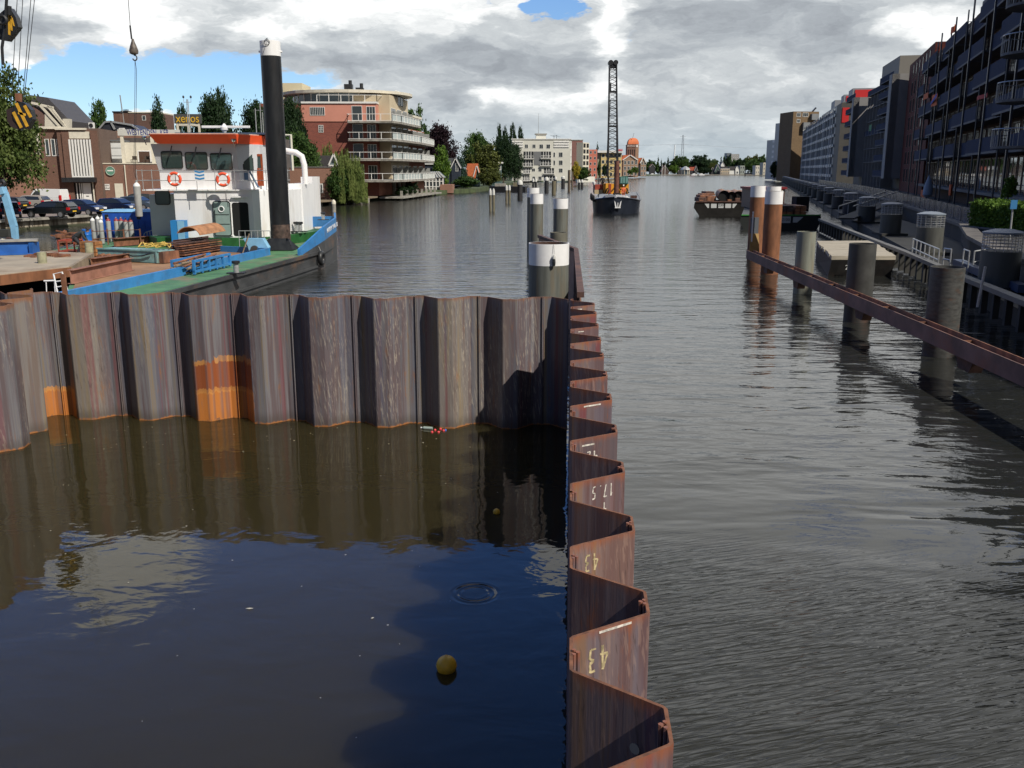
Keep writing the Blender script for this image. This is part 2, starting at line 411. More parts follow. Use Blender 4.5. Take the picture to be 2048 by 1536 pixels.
# ============================================================ water
def water_mat(name, murk, river=True):
    m = bpy.data.materials.new(name); m.use_nodes = True
    t = m.node_tree; b = t.nodes['Principled BSDF']
    b.inputs['Base Color'].default_value = (*murk, 1); b.inputs['Roughness'].default_value = .015
    b.inputs['IOR'].default_value = 1.333; b.inputs['Specular IOR Level'].default_value = .5
    g = t.nodes.new('ShaderNodeNewGeometry'); x, y, z = sep(t, g.outputs['Position'])
    if river:
        patch = noise(t, comb(t, x * .03, y * .05, 0), 1, 4, .6)
        calm = y.step(12, 16)
        swell = noise(t, comb(t, x * .35 + y * .08, y * .9, 0), 1, 2, .5, .4)
        mid = noise(t, comb(t, x * 1.1 + y * .25, y * 2.6, 1), 1, 2, .5, .3)
        small = noise(t, comb(t, x * 4, y * 7, 2), 1, 3, .5)
        ca, sa = math.cos(.28), math.sin(.28)
        rx = x * ca + y * sa; ry = y * ca - x * sa
        rip = noise(t, comb(t, rx * 2.6, ry * 17, 3), 1, 2, .45, .5)
        near = (y + (x - 4) * .30 + (patch - .5) * 16).step(12.4, 9.6)
        far = y.step(22, 60)
        h = swell * .075 + mid * (patch.step(.35, .65, .012, .027)) * calm.step(0, 1, .35, 1.0) * (far * .5 + 1) + small * (calm * .0055 + far * .018 + .0012)
        h = h + rip * near * .024
        rgh = y.step(30, 200, .02, .13); t.links.new(rgh.o, b.inputs['Roughness'])
    else:
        swell = noise(t, comb(t, x * .9, y * 1.3, 0), 1, 3, .5, .6)
        mid = noise(t, comb(t, x * 2.2, y * 3.4, 5), 1, 3, .5, .5)
        cx, cy = G(950, 1188).xy
        rr = ((x - cx) * (x - cx) + (y - cy) * (y - cy)).m('SQRT')
        ring = (rr * 62).m('SINE') * rr.step(.12, .20) * rr.step(.36, .24)
        h = swell * .011 + mid * .0028 + ring * .0022
    bp = t.nodes.new('ShaderNodeBump'); bp.inputs['Distance'].default_value = 1.0; bp.inputs['Strength'].default_value = 1.0
    t.links.new(h.o, bp.inputs['Height']); t.links.new(bp.outputs[0], b.inputs['Normal'])
    if not river:
        ss = t.nodes.new('ShaderNodeSubsurfaceScattering'); ss.inputs['Color'].default_value = (.42, .34, .13, 1); ss.inputs['Radius'].default_value = (1, .9, .6); ss.inputs['Scale'].default_value = 1.1; ss.falloff = 'BURLEY'
        mx_ = t.nodes.new('ShaderNodeMixShader'); mx_.inputs[0].default_value = .05; t.links.new(b.outputs[0], mx_.inputs[1]); t.links.new(ss.outputs[0], mx_.inputs[2]); t.links.new(mx_.outputs[0], t.nodes['Material Output'].inputs[0])
    return m
wb = MB()
wb.add([(-400, -60, 0), (700, -60, 0), (700, 1400, 0), (-400, 1400, 0)], [(0, 1, 2, 3)])
struct('river_water', wb, water_mat('river water', (.018, .019, .017)))

# ============================================================ sheet pile walls
def polypath(nodes):
    L = [0]
    for a, b in zip(nodes, nodes[1:]): L.append(L[-1] + math.hypot(b[0] - a[0], b[1] - a[1]))
    def f(s_):
        i = 0
        while i < len(L) - 2 and s_ > L[i + 1]: i += 1
        a, b = nodes[i], nodes[i + 1]; k = (s_ - L[i]) / (L[i + 1] - L[i])
        return Vector((a[0] + (b[0] - a[0]) * k, a[1] + (b[1] - a[1]) * k)), L[-1]
    def g(s_, d):
        p, _ = f(s_); q1, _ = f(s_ + .9); q0, _ = f(s_ - .9); tn = (q1 - q0).normalized()
        return Vector((p.x + tn.y * d, p.y - tn.x * d))
    return g, L[-1]
def pile_wall(name, label, nodes, period, phase, side, s0, n, mats, depth=.43, ztop=2.6, zb=-1.6, marks=None, smin=-99):
    """interlocking steel sheet piles; one child per double pile. f=0 is the middle of the near pan"""
    g, Ltot = polypath(nodes)
    root = thing(name, label, 'sheet pile wall', (nodes[0][0], nodes[0][1], 0))
    prof = [(0, 0), (.135, 0), (.15, .03), (.38, .97), (.395, 1), (.5, 1), (.605, 1), (.62, .97), (.85, .03), (.865, 0), (1, 0)]
    th = .009
    for k in range(n):
        st = s0 + k * period; mb = MB()
        pts = [(st + f * period, d * depth * side) for f, d in prof if st + f * period > smin]
        zt = ztop + random.uniform(-.012, .012)
        P2 = [g(a, b) for a, b in pts]
        nr = []
        for i in range(len(P2)):
            d = (P2[min(i + 1, len(P2) - 1)] - P2[max(i - 1, 0)]).normalized(); nr.append(Vector((d.y, -d.x)))
        vs = []
        for p, q in zip(P2, nr):
            for sg, zz in ((1, zb), (-1, zb), (1, zt), (-1, zt)): vs.append((p.x + q.x * th * sg, p.y + q.y * th * sg, zz))
        fs = []; mi = []
        for i in range(len(P2) - 1):
            a, b = i * 4, i * 4 + 4
            fs += [(a, b, b + 2, a + 2), (b + 1, a + 1, a + 3, b + 3), (a + 2, b + 2, b + 3, a + 3)]; mi += [0, 0, 1]
        mb.add(vs, fs); mb.mi = mi
        # interlocks: a pair of hooked claws in the middle of each pan
        for f_ in (.5, 0):
            if st + f_ * period < smin: continue
            dd = (1 if f_ else 0) * depth * side
            c = g(st + f_ * period, dd); e = g(st + f_ * period + .05, dd); d2 = (e - c).normalized(); q = Vector((d2.y, -d2.x)) * (-side if f_ else side)
            for (a_, r_) in ((-.022, .011), (.022, .011), (0, .013)):
                o_ = c + d2 * a_ + q * (.014 + (.02 if a_ == 0 else 0))
                mb.cyl((o_.x, o_.y, zb), (o_.x, o_.y, zt + .004), r_, n=6)
        o = mb.build('sheet_pile', [mats[k % len(mats)] if len(mats) > 1 and callable(None) else mats[0], RUST_EDGE], root)
        # lifting hole near the top of the outer pan
        if marks and k in marks: marks[k](root, o, g, st, zt)
    return root, g
farx = [(1.13, 17.98), (-1.0, 18.05), (-3.9, 18.2), (-6.3, 18.62), (-9.9, 18.76)]
PB = [(1.13 - 0, 0, 0, 0, (0, 0, 0), 0)]
def fx(px, py=830): return G(px, 838).x - 1.13
ORG = (.50, .175, .035); DOR = (.28, .07, .015); ORB = (.55, .25, .07)
patches = [(fx(424), fx(440), 1.0, 1.25, (.13, .12, .14), 0), (fx(398), fx(520), .02, .62, ORG, .95), (fx(398), fx(520), .62, 1.22, DOR, .9), (fx(398), fx(428), 1.17, 1.27, ORB, .8), (fx(440), fx(520), 1.20, 1.32, ORB, .8),
           (fx(398), fx(520), .58, .68, ORB, .7), (fx(84), fx(152), .0, .56, ORG, .9), (fx(84), fx(152), .52, .62, ORB, .8), (fx(140), fx(156), .3, 2.5, ORG, .5)]
PM = pile_material('far sheet piles', patches, .98, True)
PM2 = pile_material('sheet piles', (), .9)
# near pans of the far wall: s measured from the corner, first near-pan centre at the corner
pile_wall('sheet_pile_wall', 'streaky grey and purple steel sheet pile wall closing the far end of the still pit', farx, 1.25, 0, -1, -.72, 10, [PM], depth=.36, smin=-.08)
leftw = [(-9.85, 18.95), (-9.12, 17.5), (-9.0, 16.2), (-8.9, 4)]
lw, lg = pile_wall('sheet_pile_wall', 'steel sheet pile wall at the left edge with an orange rusted corner', leftw, 1.25, 0, 1, .12, 11, [PM], ztop=2.66)
def rwx(Y): return .035 + .061 * Y
rnodes = [(rwx(17.95) + .02, 17.95), (rwx(-1), -1)]
rl = math.hypot(rnodes[0][0] - rnodes[1][0], 18.95)
# inner pan centre at Y = 4.29 -> s = 17.95-4.29
ph = (17.95 - 4.29) * 1.00186
PR = 1.222
k0 = int(ph / PR)
def rmark(txt, u_, dz_, sz, mt):
    def f(root, pile, g, st, zt):
        # the lit outer face lies between f=.65 (outer) and .84 (inner) as one walks towards the camera
        a = g(st + .62 * PR, .97 * .43 * -1); b = g(st + .85 * PR, .03 * .43 * -1)
        u = (a - b).normalized(); F_ = Frame(b.x, b.y, u.x, u.y)
        p = F_.pt(u_, .014, zt - dz_)
        OFF[pile.name] = OFF[root.name]
        GL_ = {'4': [((.55, 0), (.5, 1)), ((.5, 1), (0, .38)), ((0, .38), (.8, .34))], '3': [((.05, .95), (.55, .98)), ((.55, .98), (.6, .62)), ((.6, .62), (.2, .52)), ((.2, .52), (.65, .4)), ((.65, .4), (.55, .04)), ((.55, .04), (0, .05))],
               '1': [((.3, 0), (.35, 1)), ((.35, 1), (.1, .75))], '7': [((0, .95), (.6, 1)), ((.6, 1), (.2, 0))], '5': [((.6, 1), (.1, .95)), ((.1, .95), (.08, .55)), ((.08, .55), (.55, .5)), ((.55, .5), (.5, .08)), ((.5, .08), (0, 0))],
               '2': [((.05, .8), (.35, 1)), ((.35, 1), (.6, .75)), ((.6, .75), (.05, 0)), ((.05, 0), (.65, .03))], '9': [((.55, .6), (.15, .55)), ((.15, .55), (.15, .95)), ((.15, .95), (.55, 1)), ((.55, 1), (.5, 0))], '.': [((.1, 0), (.16, .08))]}
        mb = MB(); n_ = 0
        for ci, ch in enumerate(txt):
            for (a0, b0), (a1, b1) in GL_[ch]:
                f = lambda a_, b_: (u_ + sz * .45 * len(txt) / 2 - (ci * .52 + a_ * .42) * sz * .85, zt - dz_ + sz / 2 - b_ * sz * .8)
                (x0, z0), (x1, z1) = f(a0, b0), f(a1, b1); L2 = math.hypot(x1 - x0, z1 - z0) or 1; w_ = sz * random.uniform(.03, .055); ox, oz = -(z1 - z0) / L2 * w_, (x1 - x0) / L2 * w_; n_ += 1
                mb.fpoly(F_, [(x0 + ox, z0 + oz), (x0 - ox, z0 - oz), (x1 - ox * .7, z1 - oz * .7), (x1 + ox * .7, z1 + oz * .7)], .0095, .0105 + n_ * .0001)
        mb.build('marking_and_glint', mt, pile)
    return f
def multi(*fs):
    def f(*a):
        for q in fs: q(*a)
    return f
def dash(u0, u1, dz_, h, mt):
    def f(root, pile, g, st, zt):
        a = g(st + .62 * PR, .97 * .43 * -1); b = g(st + .85 * PR, .03 * .43 * -1)
        u = (a - b).normalized(); F_ = Frame(b.x, b.y, u.x, u.y); mb = MB()
        mb.fb(F_, u0, u1, .0095, .0125, zt - dz_ - h, zt - dz_); OFF[pile.name] = OFF[root.name]
        mb.build('marking_and_glint', mt, pile)
    return f
def hole(root, pile, g, st, zt):
    a = g(st + .385 * PR, -.43 * .98); b = g(st + .15 * PR, -.43 * .05); d = (a - b).normalized(); q = Vector((-d.y, d.x))
    c = b + (a - b) * .72
    if q.dot(-c) < 0: q = -q
    mb = MB(); c0 = Vector((c.x, c.y, zt - .27)); mb.cyl(c0 + Vector((q.x, q.y, 0)) * .0095, c0 + Vector((q.x, q.y, 0)) * .013, .028, n=12)
    mb.build('lifting_hole', mat('pale water through hole', (.33, .30, .25), .8), pile)  # pale disc paints the bright water seen through the hole
RM = {}
npile = k0 + 4
s_start = ph - k0 * PR
for k in range(npile):
    fl = [hole] if k > npile - 9 else []
    RM[k] = multi(*fl)
def setm(i, *f):
    RM[i] = multi(RM[i], *f)
# index of the pile whose lit face ends at the inner pan centred at Y=4.29
setm(k0 - 1, rmark('43', .14, .19, .18, CHALK), dash(.16, .38, .012, .012, MARK_GLINT_W))  # the white dash paints the glare along this pile's top edge
setm(k0 - 2, rmark('43', .13, .16, .15, CHALK))
setm(k0 - 3, rmark('17.5', .27, .13, .13, MARK_GLINT_W), rmark('9', .30, .28, .13, MARK_GLINT_W))
setm(k0 - 4, rmark('42', .20, .22, .17, MARK_GLINT_W), dash(.10, .24, .06, .014, MARK_GLINT_W))
setm(k0 - 5, dash(.14, .36, .02, .014, MARK_GLINT_W))
for q in (9, 11): setm(k0 - q, dash(.12, .22, .05, .014, MARK_GLINT_W))
root_r, rg = pile_wall('sheet_pile_wall', 'rusty zigzag sheet pile wall with chalk numbers running from the foreground up the right of the pit', rnodes, PR, 0, -1, s_start, npile, [PM2], marks=RM)

pit = MB()
pp = [(q[0], q[1] + .0, .012) for q in [(rwx(-1) + .0, -1), (rwx(17.95), 17.95)]]
poly = [(rwx(-1) + .02, -1), (rwx(17.95) + .02, 17.98), (-1.0, 18.08), (-3.9, 18.25), (-6.3, 18.65), (-9.05, 18.76), (-9.4, 17.3), (-12.5, 15.3), (-16, 14.6), (-16, -1)]
inner = []
# follow the outline of the piles so that the still sheet ends against the steel
def ow(g, s0, s1, per, start, side=-1, depth=.43):
    out = []; s_ = s0
    prof = [(0, 0), (.14, 0), (.39, 1), (.61, 1), (.86, 0)]
    k = 0; seq = []
    for k in range(int((s1 - start) / per) + 2):
        for f, d in prof: seq.append((start + (k + f) * per, d))
    return [g(a, d * depth * side) for a, d in seq if s0 <= a <= s1]
gr, Lr = polypath(rnodes); gf, Lf = polypath(farx)
A = [tuple(q) for q in ow(gr, .4, Lr - .1, PR, s_start)]; B = ow(gf, .05, Lf - .2, 1.25, -.72, -1, .36)
B = [b for b in B if b.x < A[0][0]]
outl = [tuple(a) for a in reversed(A)] + [tuple(b) for b in B] + [tuple(q) for q in ow(lg, .3, 13.9, 1.25, .12, 1)] + [(-8.9, -1)]
pit.prism(outl, -3, .01)
struct('still_water', pit, water_mat('still water', (.004, .0035, .002), False))

# ============================================================ mooring piles
def pipe(name, label, px, wpx, Y, ztop, m, cap=0.0, capm=WHITE, group=None, cat='mooring pile', hollow=True, zb=-1.5, n=32):
    d = Y * CP + (CAMZ - 1) * SP
    r = wpx / 2 / FPX * d; x = XA(px, Y, 1.0)
    t_ = thing(name, label, cat, (x, Y, 0), group)
    mb = MB()
    z1 = ztop - cap
    mb.lathe((x, Y, 0), [(r, zb), (r, z1)] + ([] if cap else [(r, ztop), (r - .02, ztop), (r - .02, ztop - 1.2), (0, ztop - 1.2)]), n)
    mb.build('shaft', m, t_, True)
    if cap:
        c = MB(); c.lathe((x, Y, 0), [(r + .004, z1), (r + .004, ztop), (r - .02, ztop)], n)
        c.build('painted_band', capm, t_, True)
        c = MB(); c.lathe((x, Y, 0), [(r - .02, ztop), (r - .02, ztop - (.9 if hollow else .03)), (0, ztop - (.9 if hollow else .03))], n)
        c.build('rusty_inside' if hollow else 'cap_plate', RUSTD if hollow else capm, t_, True)
    return t_, x, r
G1 = 'grey steel mooring piles with white tops'
big, bx_, br_ = pipe('mooring_pile', 'widest grey tubular pile with white top and a navigation lamp, just beyond the pit wall', 1096, 78, 20.2, 3.47, GREYSTEEL, .46, group=G1)
# lamp on the band
lm = thing('navigation_lamp', 'small clear navigation lamp hanging on the white band of the widest grey pile', 'lamp', (bx_ + .09, 20.2 - br_ - .03, 3.1))
q = Vector((bx_ + .09, 20.2 - br_ - .045, 0))
mb = MB(); mb.cyl(q + Vector((0, 0, 3.10)), q + Vector((0, 0, 3.17)), .035, .03); mb.cyl(q + Vector((0, 0, 3.02)), q + Vector((0, 0, 3.10)), .028, .038); mb.build('lamp_body', BLACK, lm, True)
mb = MB(); mb.lathe(q, [(0, 3.26), (.02, 3.25), (.038, 3.21), (.038, 3.17), (0, 3.17)], 12); mb.build('lens', mat('lamp glass', (.5, .5, .48), .1), lm, True)
mb = MB(); mb.tube([q + Vector((0, 0, 3.25)), q + Vector((.0, .02, 3.36)), (q.x - .01, 20.2 - br_ - .012, 3.47)], .004, 5); mb.build('cable', BLACK, lm)
pipe('mooring_pile', 'white topped grey pile, leftmost and partly hidden of the rear three', 1066, 24, 56, 4.0, GREYSTEEL, .55, group=G1)
pipe('mooring_pile', 'white topped grey pile, middle of the rear three behind the widest pile', 1073, 25.5, 52, 3.75, GREYSTEEL, .55, group=G1)
pipe('mooring_pile', 'white topped grey pile standing apart at right of the rear three', 1120.5, 29, 47.5, 3.62, GREYSTEEL, .5, group=G1)
pipe('mooring_pile', 'short rusty topped pipe between the widest pile and the rear three', 1116, 33, 38, 2.55, mat('rust stained grey steel', (.12, .115, .09), .6, ns=1.3, na=.2, dirt=((.22, .08, .04), .95)), 0)
# steel fender behind the corner of the pit
fd = thing('steel_fender', 'brown plated steel fender with a dark top rail running on behind the pit corner', 'fender', (1.4, 18.2, 0))
fa, fb_, fc = (1.36, 18.25), (1.98, 28.8), (1.02, 35.0)
mb = MB()
for a, b in ((fa, fb_), (fb_, fc)):
    mb.beam((a[0], a[1], .75), (b[0], b[1], .75), .03, 3.6)
mb.build('plate', mat('stained brown plate', (.30, .17, .12), .7, ns=.9, na=.25, bump=.004, dirt=((.30, .11, .03), .9)), fd)
mb = MB()
for a, b in ((fa, fb_), (fb_, fc)): mb.beam((a[0], a[1], 2.6), (b[0], b[1], 2.6), .14, .11)
mb.build('top_rail', RUSTD, fd)
for y_ in (19.5, 22, 24.6, 27.2):
    x_ = fa[0] + (fb_[0] - fa[0]) * (y_ - fa[1]) / (fb_[1] - fa[1]); mb = MB(); mb.box(x_ - .07, x_ - .02, y_ - .05, y_ + .05, -1, 2.54); mb.build('stiffener', RUSTD, fd)
# brown piles on the right
G2 = 'rust brown mooring piles with white tops'
pipe('mooring_pile', 'nearest rust brown pile with white top where the right beam ends', 1541, 34.5, 46, 4.02, ORUST, .62, group=G2)
pipe('mooring_pile', 'rust brown pile with white top, left of the nearest one', 1510, 28.5, 53.5, 4.15, ORUST, .62, group=G2)
pipe('mooring_pile', 'rust brown pile with white top, mostly hidden behind the nearest one', 1541, 28.5, 54.5, 4.1, ORUST, .62, group=G2)
G3 = 'open grey steel piles behind the right beam'
pipe('steel_pipe_pile', 'pale grey open pipe pile, farthest of three along the right beam', 1608, 37, 38.5, 2.55, mat('pale grey coated steel', (.19, .20, .165), .6, ns=2, na=.2, nv=(3, 3, .4), dirt=((.22, .15, .07), .4)), 0, group=G3, cat='pipe pile')
pipe('steel_pipe_pile', 'dark grey open pipe pile in the middle of three along the right beam', 1718, 52, 31.2, 2.62, mat('shade darkened stained steel', (.045, .045, .042), .6, ns=2, na=.3, dirt=((.075, .035, .022), .8)), 0, group=G3, cat='pipe pile')  # building shade is put into the dark colour of the two nearer piles
pipe('steel_pipe_pile', 'dark open pipe pile with a rusty rim, nearest along the right beam', 1885, 64, 25.2, 2.45, mat('shaded grey steel', (.055, .055, .052), .6, ns=3, na=.35, nv=(2, 2, 6), dirt=((.09, .04, .02), .5)), 0, group=G3, cat='pipe pile')
# fender beam on the right
fb = thing('fender_beam', 'long rust brown steel channel beam running from the right edge to the brown piles', 'fender beam', (11.8, 46, .6))
a = Vector((XA(1500, 46.5, 1.0), 46.5, .92)); b = Vector((XA(2048, 18.6, 1.0), 18.6, .95)); dd = (b - a); b = b + dd * .35
mb = MB(); sd = Vector((dd.y, -dd.x, 0)).normalized()
if sd.x < 0: sd = -sd
mb.beam(a - sd * .17, b - sd * .17, .03, .42); mb.build('front_flange', mat('front beam rust', (.17, .095, .075), .7, ns=1.2, na=.35, bump=.01, dirt=((.24, .09, .05), .8)), fb)
mb = MB(); mb.beam(a + sd * .17, b + sd * .17, .03, .42); mb.build('back_flange', RUST, fb)
mb = MB(); mb.beam(a + Vector((0, 0, -.05)), b + Vector((0, 0, -.05)), .33, .03); mb.build('web', RUSTD, fb)
L_ = dd.length
for k in range(13):
    c = a + dd * (k * .1); mb = MB(); mb.beam(c - sd * .15, c + sd * .15, .02, .34); mb.build('stiffener', RUST, fb)
for k in (.13, .33, .62, .9):
    c = a + dd * k; mb = MB(); mb.extr([c - dd.normalized() * .5 + Vector((0, 0, -.21)), c + dd.normalized() * .5 + Vector((0, 0, -.21)), c + dd.normalized() * .3 + Vector((0, 0, -.55)), c - dd.normalized() * .3 + Vector((0, 0, -.55))], sd * .3); mb.build('bracket', RUSTD, fb)
gx = thing('gauge_board', 'yellowish steel panel with a white tide gauge between the two left brown piles', 'gauge', (XA(1512, 46.8, 1), 46.8, 1.1))
mb = MB(); xa, xb = XA(1499, 46.8, 1.2), XA(1519, 46.8, 1.2); mb.extr([(xa, 46.8, 1.0), (xb, 46.8, 1.0), (xb, 47.1, 1.9), (xa + .08, 47.1, 1.9)], (0, .04, 0)); mb.build('panel', mat('ochre steel', (.33, .20, .06), .7, ns=3, na=.2), gx)
mb = MB(); mb.box(xb - .42, xb - .02, 47.15, 47.2, 1.9, 2.7); mb.build('grey_plate', mat('grey plate', (.10, .11, .125), .6), gx)
mb = MB(); mb.box(xa + .1, xa + .16, 46.95, 47.0, 1.5, 3.0); mb.build('gauge_staff', WHITE, gx)
# ============================================================ floating things in the pit
YB = mat('worn yellow plastic', (.88, .47, .03), .45, ns=9, na=.15, dirt=((.6, .36, .06), .5))
def buoy(px, py, r, label):
    p = G(px, py, r * .55); o = thing('ball_buoy', label, 'buoy', (p.x, p.y, 0), 'yellow ball buoys floating in the pit')
    mb = MB(); prof = [(r * math.sin(math.pi * i / 16), r * .55 - r * math.cos(math.pi * i / 16)) for i in range(17)]
    mb.lathe((p.x, p.y, 0), prof, 28); mb.build('ball', YB, o, True)
    mb = MB(); mb.ring((p.x, p.y, r * 1.57), (0, 1, 0), r * .12, r * .03, 12, 6); mb.build('eyelet', YB, o, True)
    mb = MB(); mb.ring((p.x, p.y, r * .55), (0, 0, 1), r * 1.0, r * .018, 32, 6); mb.build('seam', YB, o, True)
buoy(893, 1331, .105, 'larger yellow ball buoy floating in the dark water near the bottom')
buoy(993, 1024, .052, 'small faded yellow ball buoy floating in the shaded reflection of the wall')
REDP = mat('red plastic', (.62, .05, .06), .4)
BLUEP = mat('blue plastic', (.04, .14, .5), .4); CLEAR = mat('clear pet plastic', (.30, .36, .33), .15)
gl = ['leftmost', 'second', 'third', 'fourth', 'rightmost']
for i, (px, py) in enumerate([(864, 864), (870, 860), (877, 864), (881, 858), (887, 861)]):
    p = G(px, py, .02); mb = MB(); mb.lathe((p.x, p.y, .0), [(.028 * math.sin(math.pi * k / 8), .016 - .028 * math.cos(math.pi * k / 8)) for k in range(9)], 12)
    tag(mb.build('plastic_ball', REDP, smooth=True), 'small red plastic ball floating by the far wall, %s of five' % gl[i], 'ball', 'red plastic balls floating by the wall')
p = G(891, 860, .02); mb = MB(); mb.lathe((p.x, p.y, .0), [(.025 * math.sin(math.pi * k / 8), .015 - .025 * math.cos(math.pi * k / 8)) for k in range(9)], 12)
tag(mb.build('plastic_ball', BLUEP, smooth=True), 'small blue plastic ball floating beside the red balls', 'ball')
p = G(855, 857, .02); o = thing('plastic_bottle', 'clear plastic bottle floating left of the red balls', 'bottle', (p.x, p.y, .0))
mb = MB(); mb.cyl(p + Vector((-.07, .01, .01)), p + Vector((.10, -.03, .01)), .032, n=12); mb.cyl(p + Vector((-.07, .01, .01)), p + Vector((-.11, .02, .01)), .032, .012, n=12); mb.build('bottle_body', CLEAR, o, True)
mb = MB(); mb.cyl(p + Vector((-.11, .02, .01)), p + Vector((-.135, .026, .01)), .016, n=10); mb.build('cap', WHITE, o, True)
p = G(903, 851, .02); mb = MB(); mb.lathe((p.x, p.y, 0), [(0, 0), (.03, .0), (.034, .05), (.022, .06), (0, .06)], 12)
tag(mb.build('drinks_can', GALV, smooth=True), 'crushed silver drinks can floating right of the balls', 'can')
DEB = mat('pale debris', (.55, .52, .42), .8)
for (px, py, l, an, lb) in [(499, 1218, .085, .05, 'pale flat leaf floating in the middle of the pit'), (745, 1237, .04, .6, 'tiny green leaf floating right of the pale one'), (930, 848, .11, .1, 'thin pale stick floating at the far wall'),
                        (957, 843, .06, .2, 'short white scrap floating at the far wall'), (846, 886, .04, -.5, 'small pale chip floating before the red balls')]:
    p = G(px, py, .012); mb = MB(); c, s_ = math.cos(an), math.sin(an); w_ = .012
    mb.extr([p + Vector((-l / 2 * c, -l / 2 * s_, .006)), p + Vector((0, -w_, .006)), p + Vector((l / 2 * c, l / 2 * s_, .006)), p + Vector((0, w_, .006))], (0, 0, .004))
    tag(mb.build('floating_debris', DEB), lb, 'debris')

mb = MB(); rs_ = random.Random(21)
for k in range(90):
    px = rs_.uniform(60, 1110); py = 1536 - rs_.random() ** .6 * 640 if k > 45 else rs_.uniform(852, 905)
    p = G(px, py, .012); s_ = rs_.uniform(.003, .011); a_ = rs_.uniform(0, 3); mb.add([p + Vector((math.cos(a_ + q) * s_ * (1.8 if q in (0, math.pi) else .8), math.sin(a_ + q) * s_, .002)) for q in (0, math.pi / 2, math.pi, -math.pi / 2)], [(0, 1, 2, 3)])
tag(mb.build('floating_specks', DEB), 'tiny pale specks and scum drifting on the still pit water', 'scum', kind='stuff')
# ============================================================ people
SKIN = mat('skin', (.50, .30, .21), .55)
def skin_mesh(name, verts, edges, radii, m, parent, root=0):
    o3 = OFF[parent.name]
    me = bpy.data.meshes.new(name); me.from_pydata([tuple(Vector(v) - o3) for v in verts], edges, []); me.materials.append(m)
    o = bpy.data.objects.new(name, me); COL.objects.link(o); o.parent = parent; OFF[o.name] = o3
    sk = o.modifiers.new('skin', 'SKIN'); sk.use_smooth_shade = True
    for i, r in enumerate(radii):
        me.skin_vertices[0].data[i].radius = (r, r); me.skin_vertices[0].data[i].use_root = (i == root)
    s_ = o.modifiers.new('sub', 'SUBSURF'); s_.levels = 1; s_.render_levels = 2
    return o
def person(label, base, rz, jacket, trousers, pose='stand', helmet=None):
    """a whole figure; x is forward in the local frame"""
    b = Vector(base); c, s_ = math.cos(rz), math.sin(rz)
    def T(x, y, z): return b + Vector((x * c - y * s_, x * s_ + y * c, z))
    root = thing('person', label, 'person', b)
    if pose == 'stand':
        pel, wai, che, nek, hed = (0, 0, .95), (0, 0, 1.12), (.01, 0, 1.36), (.01, 0, 1.53), (.03, 0, 1.66)
        legs = [[(.0, y * .09, .92), (.03, y * .11, .5), (0, y * .12, .08), (.14, y * .13, .03)] for y in (1, -1)]
        arms = [[(.0, y * .19, 1.42), (.02, y * .26, 1.16), (.16, y * .23, .98)] for y in (1, -1)]
    else:   # bent forward at the hips, knees flexed
        pel, wai, che, nek, hed = (-.12, 0, .74), (.02, 0, .90), (.24, 0, 1.02), (.38, 0, 1.06), (.50, 0, 1.07)
        legs = [[(-.10, y * .10, .72), (.14, y * .13, .42), (-.05, y * .13, .08), (.1, y * .14, .03)] for y in (1, -1)]
        arms = [[(.24, y * .19, 1.0), (.34, y * .24, .74), (.46, y * .16, .55)] for y in (1, -1)]
    skin_mesh('body', [T(*nek), T(*hed), T(hed[0] + .02, 0, hed[2] + .09)], [(0, 1), (1, 2)], [.055, .088, .075], SKIN, root)
    tor = [pel, wai, che, nek]; V = [T(*q) for q in tor]; E = [(0, 1), (1, 2), (2, 3)]; Rr = [.15, .145, .17, .07]
    for a in arms:
        k = len(V); V += [T(*q) for q in a]; E += [(2, k), (k, k + 1), (k + 1, k + 2)]; Rr += [.075, .055, .042]
    skin_mesh('jacket', V, E, Rr, jacket, root)
    V = [T(*pel)]; E = []; Rr = [.145]
    for l in legs:
        k = len(V); V += [T(*q) for q in l[:3]]; E += [(0, k), (k, k + 1), (k + 1, k + 2)]; Rr += [.105, .075, .055]
    skin_mesh('trousers', V, E, Rr, trousers, root)
    for l in legs: skin_mesh('boot', [T(*l[2]), T(l[2][0] + .02, l[2][1], .05), T(*l[3])], [(0, 1), (1, 2)], [.055, .055, .045], BLACK, root, 1)
    for a in arms:
        w_ = Vector(a[2]); d = (w_ - Vector(a[1])).normalized(); V = [T(*w_), T(*(w_ + d * .08))]; E = [(0, 1)]; Rr = [.03, .034]
        for k in range(4):
            p1 = w_ + d * .12 + Vector((0, (k - 1.5) * .018, 0)); p2 = p1 + d * (.05 + .01 * (k in (1, 2))) + Vector((-.01, 0, -.02)); n0 = len(V)
            V += [T(*p1), T(*p2)]; E += [(1, n0), (n0, n0 + 1)]; Rr += [.010, .008]
        V.append(T(*(w_ + d * .08 + Vector((.03, .03, 0))))); E.append((1, len(V) - 1)); Rr.append(.009)
        skin_mesh('hand', V, E, Rr, SKIN, root)
    h = T(*hed) + Vector((0, 0, .05))
    mb = MB(); mb.lathe(h, [(.0, .145), (.06, .135), (.098, .09), (.108, .04), (.135, .03), (.108, .03)], 14)
    mb.build('helmet' if helmet else 'hair', helmet or mat('dark hair', (.03, .02, .015), .8), root, True)
    return root
